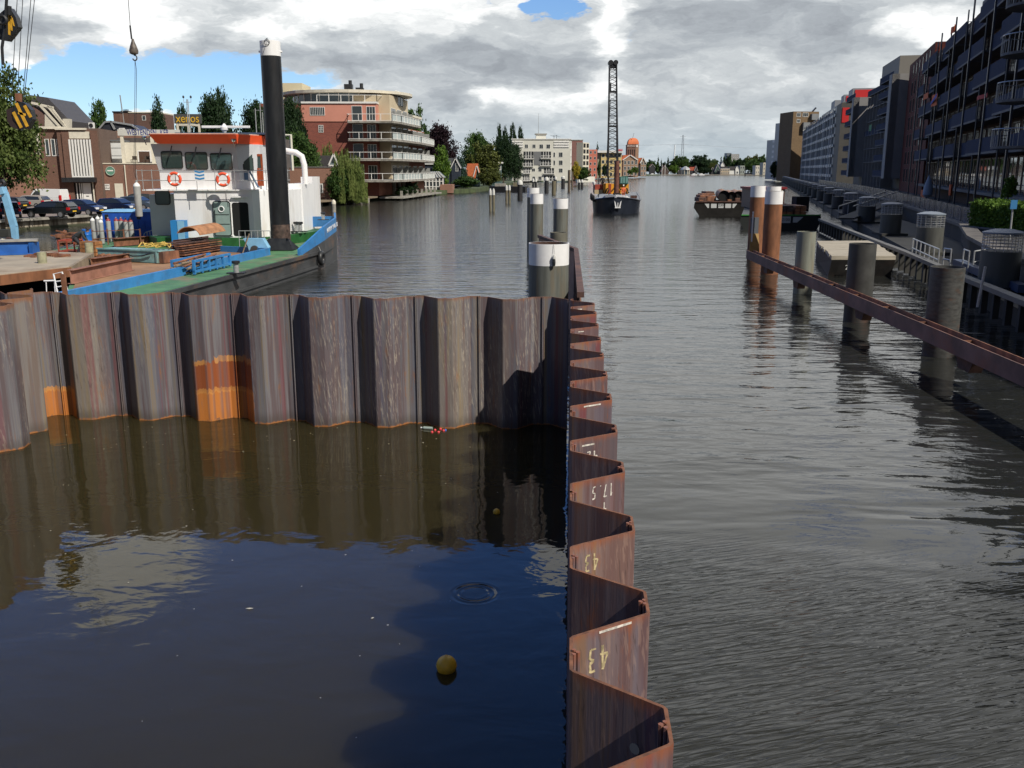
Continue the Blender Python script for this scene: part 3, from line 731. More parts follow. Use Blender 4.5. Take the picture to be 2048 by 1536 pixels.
# ============================================================ work boat
BW = mat('boat white paint', (.80, .80, .80), .38, ns=1.4, na=.05, nv=(1.6, 1.6, .35), dirt=((.50, .42, .33), .4))
BG = mat('boat grey paint and shade tone', (.56, .57, .59), .35, ns=1.2, na=.04)
BR = mat('signal red orange paint', (.93, .11, .03), .4, ns=2, na=.06)
BLU = mat('boat blue paint', (.035, .19, .46), .45, ns=2, na=.15, dirt=((.08, .12, .2), .4))
BLU2 = mat('container blue', (.015, .085, .42), .5, ns=2, na=.2, dirt=((.10, .22, .5), .3))
BLUL = mat('light blue paint', (.20, .42, .62), .5, ns=2, na=.12)
GRN = mat('deck green paint', (.075, .19, .085), .65, ns=1.6, na=.25, dirt=((.22, .17, .11), .8))
GRND = mat('dark green coaming', (.018, .10, .025), .55, ns=2, na=.2)
HULL = mat('dark grey hull paint', (.050, .052, .055), .5, ns=1.0, na=.3, nv=(1, 1, 2), dirt=((.15, .085, .05), .7))
DECKB = mat('rusty sandy deck', (.27, .155, .085), .85, ns=.7, na=.25, bump=.01, dirt=((.17, .10, .065), .7))
GLASS = mat('dark window glass', (.03, .04, .045), .05, spec=1.0)
GLASSG = mat('greenish window glass', (.05, .075, .07), .04, spec=1.0)
TEAL = mat('pale teal paint', (.19, .36, .37), .55, ns=3, na=.2, dirt=((.25, .2, .13), .5))
REDR = mat('lifebuoy red', (.80, .10, .04), .5)
def HX(Y): return -11.75 + .118 * (Y - 32)
boat = thing('work_boat', 'blue and grey work pontoon with white wheelhouse and red orange roof, behind the wall', 'work boat', (-16, 44, 0))
edge = [(HX(21), 21), (HX(32), 32), (HX(44.5), 44.5), (HX(48), 48.6), (-10.05, 53.5), (-10.75, 57.2)]
backL = [(-23.5, 57.4), (HX(46) - 13.6, 46), (-21.5, 42.6), (-18.6, 40.5), (-16.4, 34.4), (-15.2, 31.5), (-15.2, 21)]
mb = MB(); mb.prism(edge + backL, -.8, .86); mb.build('hull', HULL, boat)
mb = MB()
for a, b in zip(edge[:3], edge[1:4]): mb.beam((a[0] + .03, a[1], .9), (b[0] + .03, b[1], .9), .14, .16)
for a, b in zip(edge[:3], edge[1:4]): mb.beam((a[0] + .03, a[1], .22), (b[0] + .03, b[1], .22), .09, .1)
mb.build('rubbing_strake', HULL, boat)
mb = MB(); mb.prism([(x + (0.0 if i < len(edge) else 0), y) for i, (x, y) in enumerate(edge + backL)], .86, 1.0); mb.build('deck', GRN, boat)
# rusty working deck inside the blue coaming
mb = MB(); mb.prism([(HX(21) - 2.2, 21), (HX(30) - 1.9, 30), (HX(41) - 1.75, 41.2), (HX(45) - 1.9, 46.0), (HX(46) - 5.2, 47.3), (HX(46) - 13.4, 47.5), (HX(46) - 13.4, 46), (-21.3, 42.8), (-18.4, 40.6), (-16.2, 34.4), (-15.0, 31.5), (-15.0, 21)], 1.004, 1.03)
mb.build('working_deck', DECKB, boat)
mb = MB()
for a, b in (((HX(21) - 2.0, 21), (HX(30) - 1.75, 30)), ((HX(30) - 1.75, 30), (HX(36.3) - 1.62, 36.3)), ((HX(37.2) - 1.62, 37.2), (HX(45.2) - 1.62, 45.2))):
    mb.beam((a[0], a[1], 1.16), (b[0], b[1], 1.16), .16, .36); mb.beam((a[0] - .22, a[1], 1.09), (b[0] - .22, b[1], 1.09), .3, .1)
a, b = (HX(45.2) - 1.7, 45.4), (HX(47) - 6.2, 47.6); mb.beam((a[0], a[1], 1.16), (b[0], b[1], 1.16), .14, .3)
mb.build('blue_coaming', BLU, boat)
# bow bulwark: slanting up to the raised end
def q3(px, py, Y): return P(px, py, Y)
bo = [(HX(44.9) - .02, 44.9), (HX(48.6) + .02, 48.7), (-10.03, 53.5), (-10.75, 57.25)]
zt_ = [1.3, 2.15, 2.38, 2.5]; zl = [.95, 1.45, 1.62, 1.78]
mb = MB(); m2 = MB()
for i in range(3):
    (x0, y0), (x1, y1) = bo[i], bo[i + 1]; d = Vector((x1 - x0, y1 - y0, 0)).normalized(); n_ = Vector((-d.y, d.x, 0)) * .1
    A_, B_ = Vector((x0, y0, 0)), Vector((x1, y1, 0))
    mb.hexa([A_ + Vector((0, 0, zl[i])), B_ + Vector((0, 0, zl[i + 1])), B_ + n_ + Vector((0, 0, zl[i + 1])), A_ + n_ + Vector((0, 0, zl[i])),
             A_ + Vector((0, 0, zt_[i])), B_ + Vector((0, 0, zt_[i + 1])), B_ + n_ + Vector((0, 0, zt_[i + 1])), A_ + n_ + Vector((0, 0, zt_[i]))])
    m2.hexa([A_ + Vector((0, 0, .8)), B_ + Vector((0, 0, .8)), B_ + n_ + Vector((0, 0, .8)), A_ + n_ + Vector((0, 0, .8)),
             A_ + Vector((0, 0, zl[i])), B_ + Vector((0, 0, zl[i + 1])), B_ + n_ + Vector((0, 0, zl[i + 1])), A_ + n_ + Vector((0, 0, zl[i]))])
mb.hexa([(-10.75, 57.25, 1.7), (-14.5, 58.2, 1.5), (-14.5, 58.1, 1.5), (-10.75, 57.1, 1.7), (-10.75, 57.25, 2.28), (-14.5, 58.2, 2.2), (-14.5, 58.1, 2.2), (-10.75, 57.1, 2.28)])
mb.build('blue_bulwark', BLU, boat); m2.build('bow_plating', HULL, boat)
Fb = Frame(bo[1][0], bo[1][1], bo[2][0] - bo[1][0], bo[2][1] - bo[1][1])
text('BAGGERS BV  TEL 0182 - 5132', .34, Fb.pt(3.1, .012, 1.93), frot(Fb) @ Matrix.Rotation(.03, 3, 'Z'), WHITE, boat, 'lettering', .004, sx=.98)
# deckhouse
ZC = 1.5
mb = MB(); mb.prism([(-18.9, 49.7), (-13.6, 49.7), (-12.3, 51.8), (-11.6, 55), (-11.6, 58), (-20, 58), (-20, 51.5)], 1.0, ZC); mb.build('green_coaming', GRND, boat)
xl, xr = XA(350, 50, 3), XA(506, 50, 3)
mb = MB(); mb.prism([(xl, 50), (xr, 50), (xr + 1.15, 51.6), (xr + 1.5, 55), (xr + 1.5, 58), (xl, 58)], ZC + .002, 3.95); mb.build('deckhouse_wall', BW, boat)
xg = XA(300, 51.6, 3)
mb = MB(); mb.prism([(xg, 51.6), (xl - .003, 51.6), (xl - .003, 57), (xg, 57)], ZC + .002, 3.72); mb.build('shade_grey_side_wall', BG, boat)  # the grey puts the shadow of the left side into the wall colour
mb = MB(); mb.prism([(XA(576, 55, 3), 55), (XA(606, 55, 3), 55), (XA(606, 55, 3), 58.2), (XA(576, 55, 3), 58.2)], 1.45, 4.25)
mb.prism([(XA(604, 58.3, 3), 58.3), (XA(627, 58.3, 3), 58.3), (XA(627, 58.3, 3), 60.5), (XA(604, 58.3, 3), 60.5)], 1.4, 4.62)
mb.build('side_annex', BW, boat)
def rpoly(u0, u1, z0, z1, r=.1, n=4, sh=0):
    out = []
    for cx, cz, a0 in ((u1 - r, z0 + r, -90), (u1 - r, z1 - r, 0), (u0 + r, z1 - r, 90), (u0 + r, z0 + r, 180)):
        for i in range(n + 1):
            a = R(a0 + 90 * i / n); zz = cz + r * math.sin(a); out.append((cx + r * math.cos(a) + sh * (zz - z0) / (z1 - z0), zz))
    return out
def porthole_window(F, u0, u1, z0, z1, parent, n=.0, r=.1, fm=None, gm=None, t_=.05, sh=0):
    fm = fm or mat('black rubber', (.02, .02, .02), .6)
    mb = MB(); mb.fpoly(F, rpoly(u0 - t_, u1 + t_, z0 - t_, z1 + t_, r + t_, sh=sh), n + .004, n + .03); w_ = mb.build('window', fm, parent)
    mb = MB(); mb.fpoly(F, rpoly(u0, u1, z0, z1, r, sh=sh), n + .01, n + .04); mb.build('pane', gm or GLASSG, w_)
    return w_
F50 = Frame(0, 50, 1, 0); F516 = Frame(0, 51.6, 1, 0); F55 = Frame(0, 55, 1, 0); F583 = Frame(0, 58.3, 1, 0)
porthole_window(F516, *F516.rect(312, 383, 339, 408), boat)
for a, b in ((601.5, 607), (611, 617)):
    pass
for a, b in ((607, 611.5), (616, 621)):
    porthole_window(F583, *F583.rect(a, 384, b, 410), boat, fm=BW)
# doorway and the open door leaf beside it
u = F50.rect(465.5, 405, 498, 472)
mb = MB(); mb.fpoly(F50, rpoly(*u, .12), .003, .012); mb.build('doorway', DARK, boat)
mb = MB(); mb.fb(F50, u[0] - .12, u[0] - .04, .0, .05, u[2], u[3]); mb.build('door_post', BW, boat)
u = F50.rect(427.5, 402, 463, 472)
mb = MB(); mb.fpoly(F50, rpoly(*u, .14), .06, .09); mb.fpoly(F50, rpoly(u[0] + .05, u[1] - .05, u[2] + .05, u[3] - .05, .1), .05, .10, 1)
dr = mb.build('open_door', [BLACK, mat('door grey green', (.24, .32, .30), .5, ns=2, na=.1)], boat)
c = F50.pt((u[0] + u[1]) / 2, .12, u[3] - .42)
mb = MB(); mb.ring(c, (0, 1, 0), .14, .03, 20, 8); mb.build('porthole_rim', WHITE, dr, True)
mb = MB(); mb.cyl(c + Vector((0, .02, 0)), c + Vector((0, 0, 0)), .12, n=16); mb.build('porthole_glass', GLASSG, dr)
mb = MB()
for z_ in (u[2] + .62, u[3] - .72): mb.fb(F50, u[0] + .08, u[1] - .08, .10, .115, z_, z_ + .03)
mb.tube([F50.pt(u[0] + .12, .14, u[2] + .2), F50.pt(u[0] + .12, .14, u[3] - .45)], .018); mb.build('door_bars', BLACK, dr)
# upper deck slab, wheelhouse
mb = MB(); mb.prism([(XA(280, 49.6, 4), 49.9), (XA(500, 49.6, 4), 49.9), (XA(545, 51, 4), 51.6), (-12.2, 57.8), (XA(280, 49.6, 4), 57.8)], 3.953, 4.02); mb.build('upper_deck', BW, boat)
wl, wr = XA(322, 50.4, 4.0), XA(481, 50.4, 4.0)
plan = [(wl, 50.4), (wr, 50.4), (wr + .85, 51.6), (wr + .95, 54.6), (wl, 54.6)]
plan2 = [(wl - .22, 50.05), (wr - .02, 50.05), (wr + .85, 51.5), (wr + .95, 54.6), (wl - .22, 54.6)]
def loft(p0, z0, p1, z1):
    mb = MB(); n = len(p0); mb.add([(x, y, z0) for x, y in p0] + [(x, y, z1) for x, y in p1], [tuple(range(n - 1, -1, -1)), tuple(range(n, 2 * n))] + [(i, (i + 1) % n, (i + 1) % n + n, i + n) for i in range(n)]); return mb
loft(plan, 4.02, plan, 4.88).build('wheelhouse_lower_wall', BW, boat)
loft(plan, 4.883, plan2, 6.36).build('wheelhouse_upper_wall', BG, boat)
# front windows follow the outward lean of the wall
lean = (50.4 - 50.05) / (6.36 - 4.883)
def leanquad(px0, py0, px1, py1, px0t=None, px1t=None, off=.02, name='window', m=None, par=None, r=.1, mid=False):
    z0 = 4.883; out = []
    Ym = 50.25
    c = [(px0, py1), (px1, py1), (px1t or px1, py0), (px0t or px0, py0)]
    pts = []
    for px, py in c:
        p = P(px, py, 50.25); y = 50.4 - lean * (p.z - z0); p = P(px, py, y); pts.append(p)
    # round the corners
    out = []
    for i in range(4):
        p = pts[i]; a = (pts[i - 1] - p).normalized() * r; b = (pts[(i + 1) % 4] - p).normalized() * r
        out += [p + a, p + a * .3 + b * .3, p + b]
    nrm = Vector((0, -1, -lean)).normalized()
    mb = MB(); mb.extr([q - nrm * .01 for q in out], nrm * (off + .01)); return mb
RUB = mat('black rubber', (.02, .02, .02), .6)
for (a, b, c_, d_) in ((325, 302, 367, 337), (373, 304, 417, 339), (423, 306, 466, 340)):
    w_ = leanquad(a, b, c_, d_, a - 4, c_ - 3, .03).build('window', RUB, boat)
    leanquad(a + 1.5, b + 1.6, c_ - 1.5, d_ - 1.6, a - 2.3, c_ - 4.5, .04, r=.08).build('pane', GLASSG, w_)
    mb = MB(); p = P((a + c_) / 2 - 3, b - 2, 49.95); mb.beam(p + Vector((.03, 0, .22)), p + Vector((-.12, -.02, -.32)), .05, .04); mb.build('wiper', BLACK, boat)
# chamfered side with window, open red door
Fs = Frame(wr, 50.4, .85, 1.2)
mb = MB(); mb.fpoly(Fs, [(.28, 4.98), (.95, 4.98), (.95, 6.1), (.12, 6.1)], .0, .03); sw = mb.build('side_window', RUB, boat)
mb = MB(); mb.fpoly(Fs, [(.34, 5.04), (.89, 5.04), (.89, 6.04), (.2, 6.04)], .0, .04); mb.build('pane', GLASSG, sw)
mb = MB(); mb.beam((wr + .45, 50.75, 4.95), (wr + .78, 51.1, 4.1), .07, .07); mb.fb(Fs, .30, .52, .0, .06, 4.5, 4.88); mb.build('blue_bracket', mat('slate blue paint', (.10, .17, .28), .5), boat)
WD = mat('varnished red brown wood', (.30, .065, .022), .35, ns=4, na=.3, nv=(6, 6, 1))
mb = MB(); Fd = Frame(XA(496, 51.7, 5), 51.75, 1, .12); u0, u1, z0, z1 = Fd.rect(496, 305, 505, 372); mb.fb(Fd, u0, u1, 0, .06, z0, z1); mb.build('door_frame', mat('yellowish wood', (.36, .20, .08), .5), boat)
Fd = Frame(XA(505, 51.4, 5), 51.4, 1, .05); u0, u1, z0, z1 = Fd.rect(505, 308, 526.5, 372); mb = MB(); mb.fb(Fd, u0, u1, 0, .05, z0, z0 + .95); mb.fb(Fd, u0, u1, 0, .05, z1 - .12, z1); mb.fb(Fd, u0, u0 + .1, 0, .05, z0 + .95, z1 - .12); mb.fb(Fd, u1 - .1, u1, 0, .05, z0 + .95, z1 - .12); mb.fb(Fd, u0 + .1, u1 - .1, .05, .065, z0 + .12, z0 + .85)
dr = mb.build('side_door', WD, boat); mb = MB(); mb.fb(Fd, u0 + .1, u1 - .1, .015, .03, z0 + .95, z1 - .12); mb.build('pane', GLASSG, dr)
mb = MB(); mb.tube([Fd.pt(u1 - .08, .06, z0 + .9), Fd.pt(u1 - .08, .11, z0 + .9), Fd.pt(u1 - .2, .11, z0 + .9)], .012); mb.build('door_handle', GALV, dr)
# roof
rl_, rr_ = XA(298, 49.5, 6.6), XA(473, 49.5, 6.6)
rp = [(rl_, 49.45), (rr_, 49.45), (XA(531, 52.2, 6.6), 52.2), (XA(531, 52.2, 6.6) + .05, 55.4), (rl_, 55.4)]
rq = [(rl_ - .0, 49.5), (rr_, 49.5), (XA(529, 52.2, 6.6), 52.2), (XA(529, 52.2, 6.6), 55.4), (rl_, 55.4)]
loft([(rl_ + .3, 49.75), (rr_ - .05, 49.75), (XA(527, 52.2, 6.6), 52.3), (XA(527, 52.2, 6.6), 55.3), (rl_ + .3, 55.3)], 6.363, rp, 6.83).build('roof_fascia', BR, boat)
mb = MB(); mb.prism([(x * .99 - .15, y + .12) if i < 2 else (x - .1, y) for i, (x, y) in enumerate(rq)], 6.833, 6.88); mb.build('roof_top', mat('beige roof coating', (.50, .44, .36), .7, ns=2, na=.15), boat)
NB = mat('navy roof rack', (.05, .08, .14), .5)
mb = MB(); xa, xb = XA(352, 52, 7), XA(540, 52, 7); mb.box(xa, xb, 51.8, 53.2, 6.9, 7.0)
for k in range(5): mb.box(xa + k * (xb - xa) / 4 - .04, xa + k * (xb - xa) / 4 + .04, 52.2, 52.3, 6.87, 6.92)
mb.build('roof_rack', NB, boat)
mb = MB(); c = P(452, 254, 52.5); mb.box(XA(404, 52.5, 7.2), XA(500, 52.5, 7.2), 52.42, 52.58, c.z - .06, c.z + .07); mb.build('radar_bar', WHITE, boat, bevel=.02)
c = P(449, 262, 52.5); mb = MB(); mb.lathe((c.x, 52.5, 0), [(.0, 7.0), (.10, 7.02), (.12, 7.1), (.2, 7.16), (.21, 7.3), (.12, 7.4), (.03, 7.5), (0, 7.52)], 16); mb.build('radar_dome', WHITE, boat, True)
mb = MB()
for px, zt2 in ((512, 8.3), (522, 8.55), (526, 8.1)): x_ = XA(px, 52.6, 7.5); mb.cyl((x_, 52.6, 6.95), (x_, 52.6, zt2), .025, n=6)
mb.cyl((XA(512, 52.6, 8), 52.6, 8.2), (XA(526, 52.6, 8), 52.6, 8.2), .015, n=5); mb.build('antenna_rods', GALV, boat)
mb = MB(); x_ = XA(378, 52.2, 7.5); mb.cyl((x_ - .06, 52.2, 6.95), (x_ - .03, 52.2, 8.75), .022, n=6); mb.cyl((x_ + .06, 52.2, 6.95), (x_ + .03, 52.2, 8.75), .022, n=6)
for k in range(5): mb.cyl((x_ - .06, 52.2, 7.1 + k * .35), (x_ + .06, 52.2, 7.1 + k * .35), .012, n=5)
mb.cyl((x_ - .2, 52.2, 8.6), (x_ + .2, 52.2, 8.6), .015, n=5); mb.cyl((x_ - .2, 52.2, 8.6), (x_ - .2, 52.2, 8.8), .012, n=5); mb.cyl((x_ + .2, 52.2, 8.6), (x_ + .2, 52.2, 8.8), .012, n=5); ms_ = mb.build('mast', GALV, boat)
mb = MB()
for s_ in (-.2, .2): mb.lathe((x_ + s_, 52.2, 8.8), [(0, 0), (.05, .02), (.06, .08), (.03, .14), (0, .15)], 10)
mb.build('signal_lamps', BLACK, ms_, True)
for px, py in ((289, 278), (467, 283)):
    c = P(px, py, 49.35); mb = MB(); mb.lathe(c, [(0, -.02), (.05, -.02), (.11, .04), (.12, .13), (0, .16)], 14); mb.cyl(c + Vector((0, 0, -.02)), c + Vector((.03, .1, -.3)), .025, n=6); mb.build('floodlight', mat('chrome', (.75, .77, .8), .15, metal=1), boat, True)
# lamps over the door, life rings, pennant board, ladder bars
mb = MB(); u = F50.rect(464, 390, 495, 398); mb.fb(F50, u[0], u[1], .04, .16, u[2] + .08, u[3] - .05); mb.fb(F50, u[0] + .1, u[0] + .16, 0, .1, u[2], u[2] + .1); mb.fb(F50, u[1] - .3, u[1] - .24, 0, .1, u[2], u[2] + .1); mb.build('strip_lamp', WHITE, boat)
for i, (px, py) in enumerate(((349, 358), (446, 359))):
    c = P(px, py, 49.16); lr = thing('life_ring', ('red and white life ring hanging on the wheelhouse rail at the left' if i == 0 else 'life ring on the wheelhouse rail nearer the black pole, right of the wave sign'), 'life ring', c, 'life rings on the wheelhouse rail')
    mb = MB(); mb.ring(c, (0, 1, 0), .30, .075, 28, 10); mb.build('ring', REDR, lr, True)
    for k in range(4):
        a = R(45 + 90 * k); mb = MB(); pts = [c + Vector((.30 * math.cos(a + e), 0, .30 * math.sin(a + e))) for e in (-.13, 0, .13)]; mb.tube(pts, .079, 10); mb.build('white_band', WHITE, lr, True)
    mb = MB(); mb.ring(c + Vector((0, -.02, 0)), (0, 1, 0), .37, .008, 20, 4); mb.build('grab_line', REDR, lr)
Fr = Frame(0, 49.3, 1, 0); u = Fr.rect(390, 344, 409, 362)
pb = thing('wave_sign', 'small white board with three blue chevron waves on the wheelhouse rail', 'sign', Fr.pt((u[0] + u[1]) / 2, 0, u[2]))
mb = MB(); mb.fb(Fr, u[0], u[1], .0, .02, u[2], u[3]); mb.build('board', WHITE, pb)
for k in range(3):
    z_ = u[2] + .06 + k * .17; um = (u[0] + u[1]) / 2; mb = MB(); mb.fpoly(Fr, [(u[0], z_ + .06), (um, z_), (u[1], z_ + .05), (u[1], z_ + .13), (um, z_ + .08), (u[0], z_ + .14)], .021, .028); mb.build('blue_wave', mat('sign blue', (.04, .25, .55), .5), pb)
text('020465', .2, P(523, 391, 50.9), frot(Frame(xr, 50, 1.15, 1.6)), BLU2, boat, 'lettering', .004)
mb = MB()
for px in (275, 286, 305, 352, 394, 431, 470, 507, 533, 576):
    Yr = 49.3 if px < 500 else 49.3 + (px - 500) * .035; x_ = XA(px, Yr, 4.3); mb.cyl((x_, Yr, 3.98), (x_, Yr, 5.05), .018, n=6)
for py in (341, 361):
    zz = P(400, py, 49.3).z
    mb.tube([(XA(272, 49.3, zz), 49.3, zz), (XA(500, 49.3, zz), 49.3, zz), (XA(580, 52, zz), 52, zz + .0)], .018, 6)
    mb.tube([(XA(272, 49.3, zz), 49.3, zz), (XA(272, 49.3, zz), 53, zz)], .018, 6)
mb.build('upper_railing', GALV, boat)
mb = MB()
pts = []
x0, x1 = XA(475, 47.5, 2), XA(538, 47.5, 2)
for z_ in (1.55, 2.0): mb.tube([(x0, 47.7, z_), (x1, 47.7, z_)], .02)
for k in range(6): mb.cyl((x0 + k * (x1 - x0) / 5, 47.7, 1.0), (x0 + k * (x1 - x0) / 5, 47.7, 2.0 if k in (0, 5) else 1.99), .02, n=6)
mb.build('deck_railing', GALV, boat)
# big white arch behind the pole
mb = MB(); xa, xb = XA(556, 56, 6.3), XA(607, 56, 6.3); mb.tube([(xa - 1.2, 56, 6.15), (xa, 56, 6.2), (xb - .45, 56, 6.02), (xb - .12, 56, 5.8), (xb, 56, 5.3), (xb + .02, 56, 4.2)], .17, 12); mb.build('white_arch', BW, boat, True)
mb = MB(); xa = XA(580, 60, 7); mb.tube([(xa - 1.3, 60, 7.15), (xa + .05, 60, 7.15), (xa + .05, 60, 5.0)], .1, 4); mb.build('cream_frame', mat('cream paint', (.55, .53, .44), .5), boat)
# bollards and tyre on the boat
def bollard(x, y, z, parent, s_=1.0):
    mb = MB(); mb.box(x - .35 * s_, x + .35 * s_, y - .18 * s_, y + .18 * s_, z, z + .04); mb.build('bollard_base', BLACK, parent)
    mb = MB(); mb.lathe((x, y, z), [(.11 * s_, .04), (.10 * s_, .42 * s_), (.0, .42 * s_)], 14); mb.build('bollard_post', GALV, parent, True)
    mb = MB(); mb.lathe((x, y, z), [(0, .40 * s_), (.16 * s_, .40 * s_), (.16 * s_, .50 * s_), (0, .52 * s_)], 14); mb.build('bollard_cap', BLACK, parent, True)
p = G(473, 547, 1.0); bollard(p.x, p.y, 1.0, boat)
for px in (602, 609): p = P(px, 458, 53.0 + (px - 602) * .1); bollard(p.x - .25, p.y, p.z - .15, boat, 1.1)
p = P(650, 440, 56); bollard(p.x - .1, p.y, p.z, boat, .9)
ty = thing('tyre_fender', 'black tyre hung as fender on the dark hull side near the bow', 'tyre', (HX(47.6) + .2, 47.6, .45))
c = Vector((HX(47.6) + .16, 47.6, .62)); mb = MB(); mb.ring(c, (1, -.1, 0), .27, .12, 24, 10); mb.build('tyre', BLACK, ty, True)
mb = MB(); mb.tube([c + Vector((0, 0, .3)), c + Vector((-.12, 0, .6))], .015); mb.build('rope', GALV, ty)
# ------------------------------------------------------------ spud pole
sp = thing('spud_pole', 'tall thick black steel pole with a white top standing in the boat deck', 'spud pole', (XA(563, 48.2, 1), 48.2, 1.0))
sx_ = XA(563, 48.2, 1.0)
zt2 = P(537, 82, 48.2).z; rS = 19 / FPX * 48.4
mb = MB(); mb.lathe((sx_, 48.2, 0), [(rS, -1), (rS, zt2 - .72)], 36); mb.build('shaft', mat('black painted pole', (.013, .014, .016), .38, ns=2, na=.2, nv=(2, 2, .5), dirt=((.04, .03, .028), .5)), sp, True)
mb = MB(); mb.lathe((sx_, 48.2, 0), [(rS + .004, zt2 - .72), (rS + .004, zt2 - .02), (rS - .03, zt2), (0, zt2)], 36); mb.build('white_top', BW, sp, True)
mb = MB(); mb.lathe((sx_, 48.2, 0), [(rS + .003, 1.45), (rS + .003, 2.3)], 36); mb.build('worn_band', mat('worn rusty black paint', (.075, .048, .038), .6, ns=4, na=.6, dirt=((.02, .02, .022), .9)), sp, True)
mb = MB(); c = Vector((sx_ - .02, 48.2 - rS - .04, zt2 - .12)); mb.ring(c, (0, 1, 0), .13, .015, 16, 6); mb.tube([c + Vector((0, 0, .12)), c + Vector((.02, .1, .2)), c + Vector((-.12, .3, .18))], .012); mb.tube([c, c + Vector((-.2, 0, -.5)), c + Vector((-.3, .05, -.75))], .006, 4); mb.build('lifting_shackle', BLACK, sp)
mb = MB()
for s_ in (-1, 1): mb.cyl((sx_ + s_ * rS, 48.2, zt2 - .5), (sx_ + s_ * (rS + .08), 48.2, zt2 - .5), .05, n=10)
mb.build('lifting_lug', BW, sp)
mb = MB(); loft([(sx_ - .75, 47.5), (sx_ + .75, 47.5), (sx_ + .75, 49.0), (sx_ - .75, 49.0)], 1.03, [(sx_ - .52, 47.66), (sx_ + .52, 47.66), (sx_ + .52, 47.5), (sx_ - .52, 48.8)], 1.62).build('collar', BLACK, sp)
# ============================================================ cargo on the deck
ct = thing('blue_container', 'battered blue steel container standing behind the gas bottles', 'container', (-22, 54, 1))
xa, xb = XA(206, 54, 2), XA(321, 54, 2); zc = P(260, 424, 54).z
mb = MB(); mb.box(xa, xb, 54, 55.9, 1.04, zc); mb.build('body', BLU2, ct)
mb = MB(); mb.add([(xa - .05, 53.95, zc), (xb + .05, 53.95, zc), (xb + .05, 55.95, zc), (xa - .05, 55.95, zc), (xa + .1, 54.5, zc + .12), (xb - .1, 54.5, zc + .12), (xb - .1, 55.6, zc + .12), (xa + .1, 55.6, zc + .12)], [(0, 1, 5, 4), (1, 2, 6, 5), (2, 3, 7, 6), (3, 0, 4, 7), (4, 5, 6, 7)]); mb.build('lid', BLUL, ct)
F54 = Frame(0, 54, 1, 0)
for px in (213, 277, 310): u_ = F54.uz(px, 430)[0]; mb = MB(); mb.fb(F54, u_ - .1, u_ + .1, .0, .02, zc - .42, zc - .14); mb.fb(F54, u_ - .05, u_ + .05, .02, .05, zc - .34, zc - .2, 0); mb.build('lifting_eye', BLACK, ct)
mb = MB()
for k in range(9): u_ = xa + (k + .5) * (xb - xa) / 9; mb.fb(F54, u_ - .03, u_ + .03, 0, .03, 1.1, zc - .5)
mb.build('side_ribs', BLU2, ct)
cb = thing('blue_cabinet', 'small bright blue cabinet against the white deckhouse', 'cabinet', (XA(357, 49.5, 1), 49.4, 1))
xa, xb = XA(343, 49.2, 1.5), XA(357, 49.2, 1.5); zc2 = P(350, 441, 49.2).z
mb = MB(); mb.box(xa, xb + .35, 49.2, 49.75, 1.04, zc2); mb.build('body', mat('bright blue', (.02, .20, .50), .5), cb)
mb = MB(); mb.box(xb - .0, xb + .355, 49.17, 49.2, 1.08, zc2 - .02); mb.build('door_panel', BLUL, cb)
GBW = mat('gas bottle grey', (.36, .37, .36), .5, ns=3, na=.12, dirt=((.3, .24, .2), .4)); GBT = mat('bottle white shoulder', (.74, .74, .72), .5); GBR = mat('bottle maroon shoulder', (.25, .03, .03), .5)
def bottle(name, label, x, y, z0, h, r, top, group, hang=False):
    o = thing(name, label, 'gas bottle', (x, y, z0), group)
    mb = MB(); mb.lathe((x, y, z0), [(0, .0), (r * .9, .0), (r, .04), (r, h * .84)], 16); mb.build('cylinder', GBW, o, True)
    mb = MB(); mb.lathe((x, y, z0), [(r, h * .84), (r * .92, h * .88), (r * .6, h * .92), (r * .3, h * .94), (r * .28, h * .95)], 16); mb.build('shoulder', top, o, True)
    mb = MB(); mb.lathe((x, y, z0), [(r * .28, h * .95), (r * .33, h * .955), (r * .33, h), (0, h)], 10); mb.build('valve_cap', GALV, o, True)
    return o
wpos = ['leftmost, in front of the blue container', 'second from the left of the white topped ones', 'third from the left at the back', 'standing forward of the others at the left end']
lst = [(189, 479, 'w'), (199, 474, 'w'), (208, 474, 'w'), (205.5, 484, 'w'), (276, 476, 'w'), (271, 474, 'w'), (259, 473, 'w'), (250, 473, 'w')] + [(px, py, 'r') for px, py in ((220, 480), (227.5, 478), (236, 480), (245.5, 480), (255, 482), (265, 482))]
for i, (px, py, tp) in enumerate(lst):
    p = G(px, py + 3, 1.04)
    hb = 1.38
    r_ = .125 if tp == 'w' else .13
    desc = {0: 'white topped gas bottle, leftmost in the rack before the blue container', 1: 'white topped gas bottle, second from the left in the rack', 2: 'white topped gas bottle, third from the left at the back of the rack',
            3: 'white topped gas bottle standing forward at the left end of the rack', 4: 'white topped gas bottle at the right end of the rack', 5: 'pale topped gas bottle, behind the right end bottle', 6: 'pale topped gas bottle, behind the fifth maroon one',
            7: 'pale topped gas bottle, behind the fourth maroon one'}.get(i) or 'maroon topped gas bottle, number %s from the left of the six maroon ones' % ['one', 'two', 'three', 'four', 'five', 'six'][i - 8]
    bottle('gas_bottle', desc, p.x, p.y, 1.04, hb, r_, GBT if tp == 'w' else GBR, 'gas bottles in the deck rack')
rk = thing('bottle_rack', 'grey and rusty bar rack holding the gas bottles', 'rack', (-23, 52.5, 1.04))
mb = MB(); xa, xb = XA(184, 51.2, 1.5), XA(282, 51.2, 1.5)
for z_ in (1.35, 1.75): mb.cyl((xa, 51.1, z_), (xb, 51.1, z_ + .1), .02, n=6)
for k in range(4): mb.box(xa + k * (xb - xa) / 3 - .03, xa + k * (xb - xa) / 3 + .03, 51.08, 51.14, 1.03, 1.9)
mb.build('rack_frame', RUST, rk)
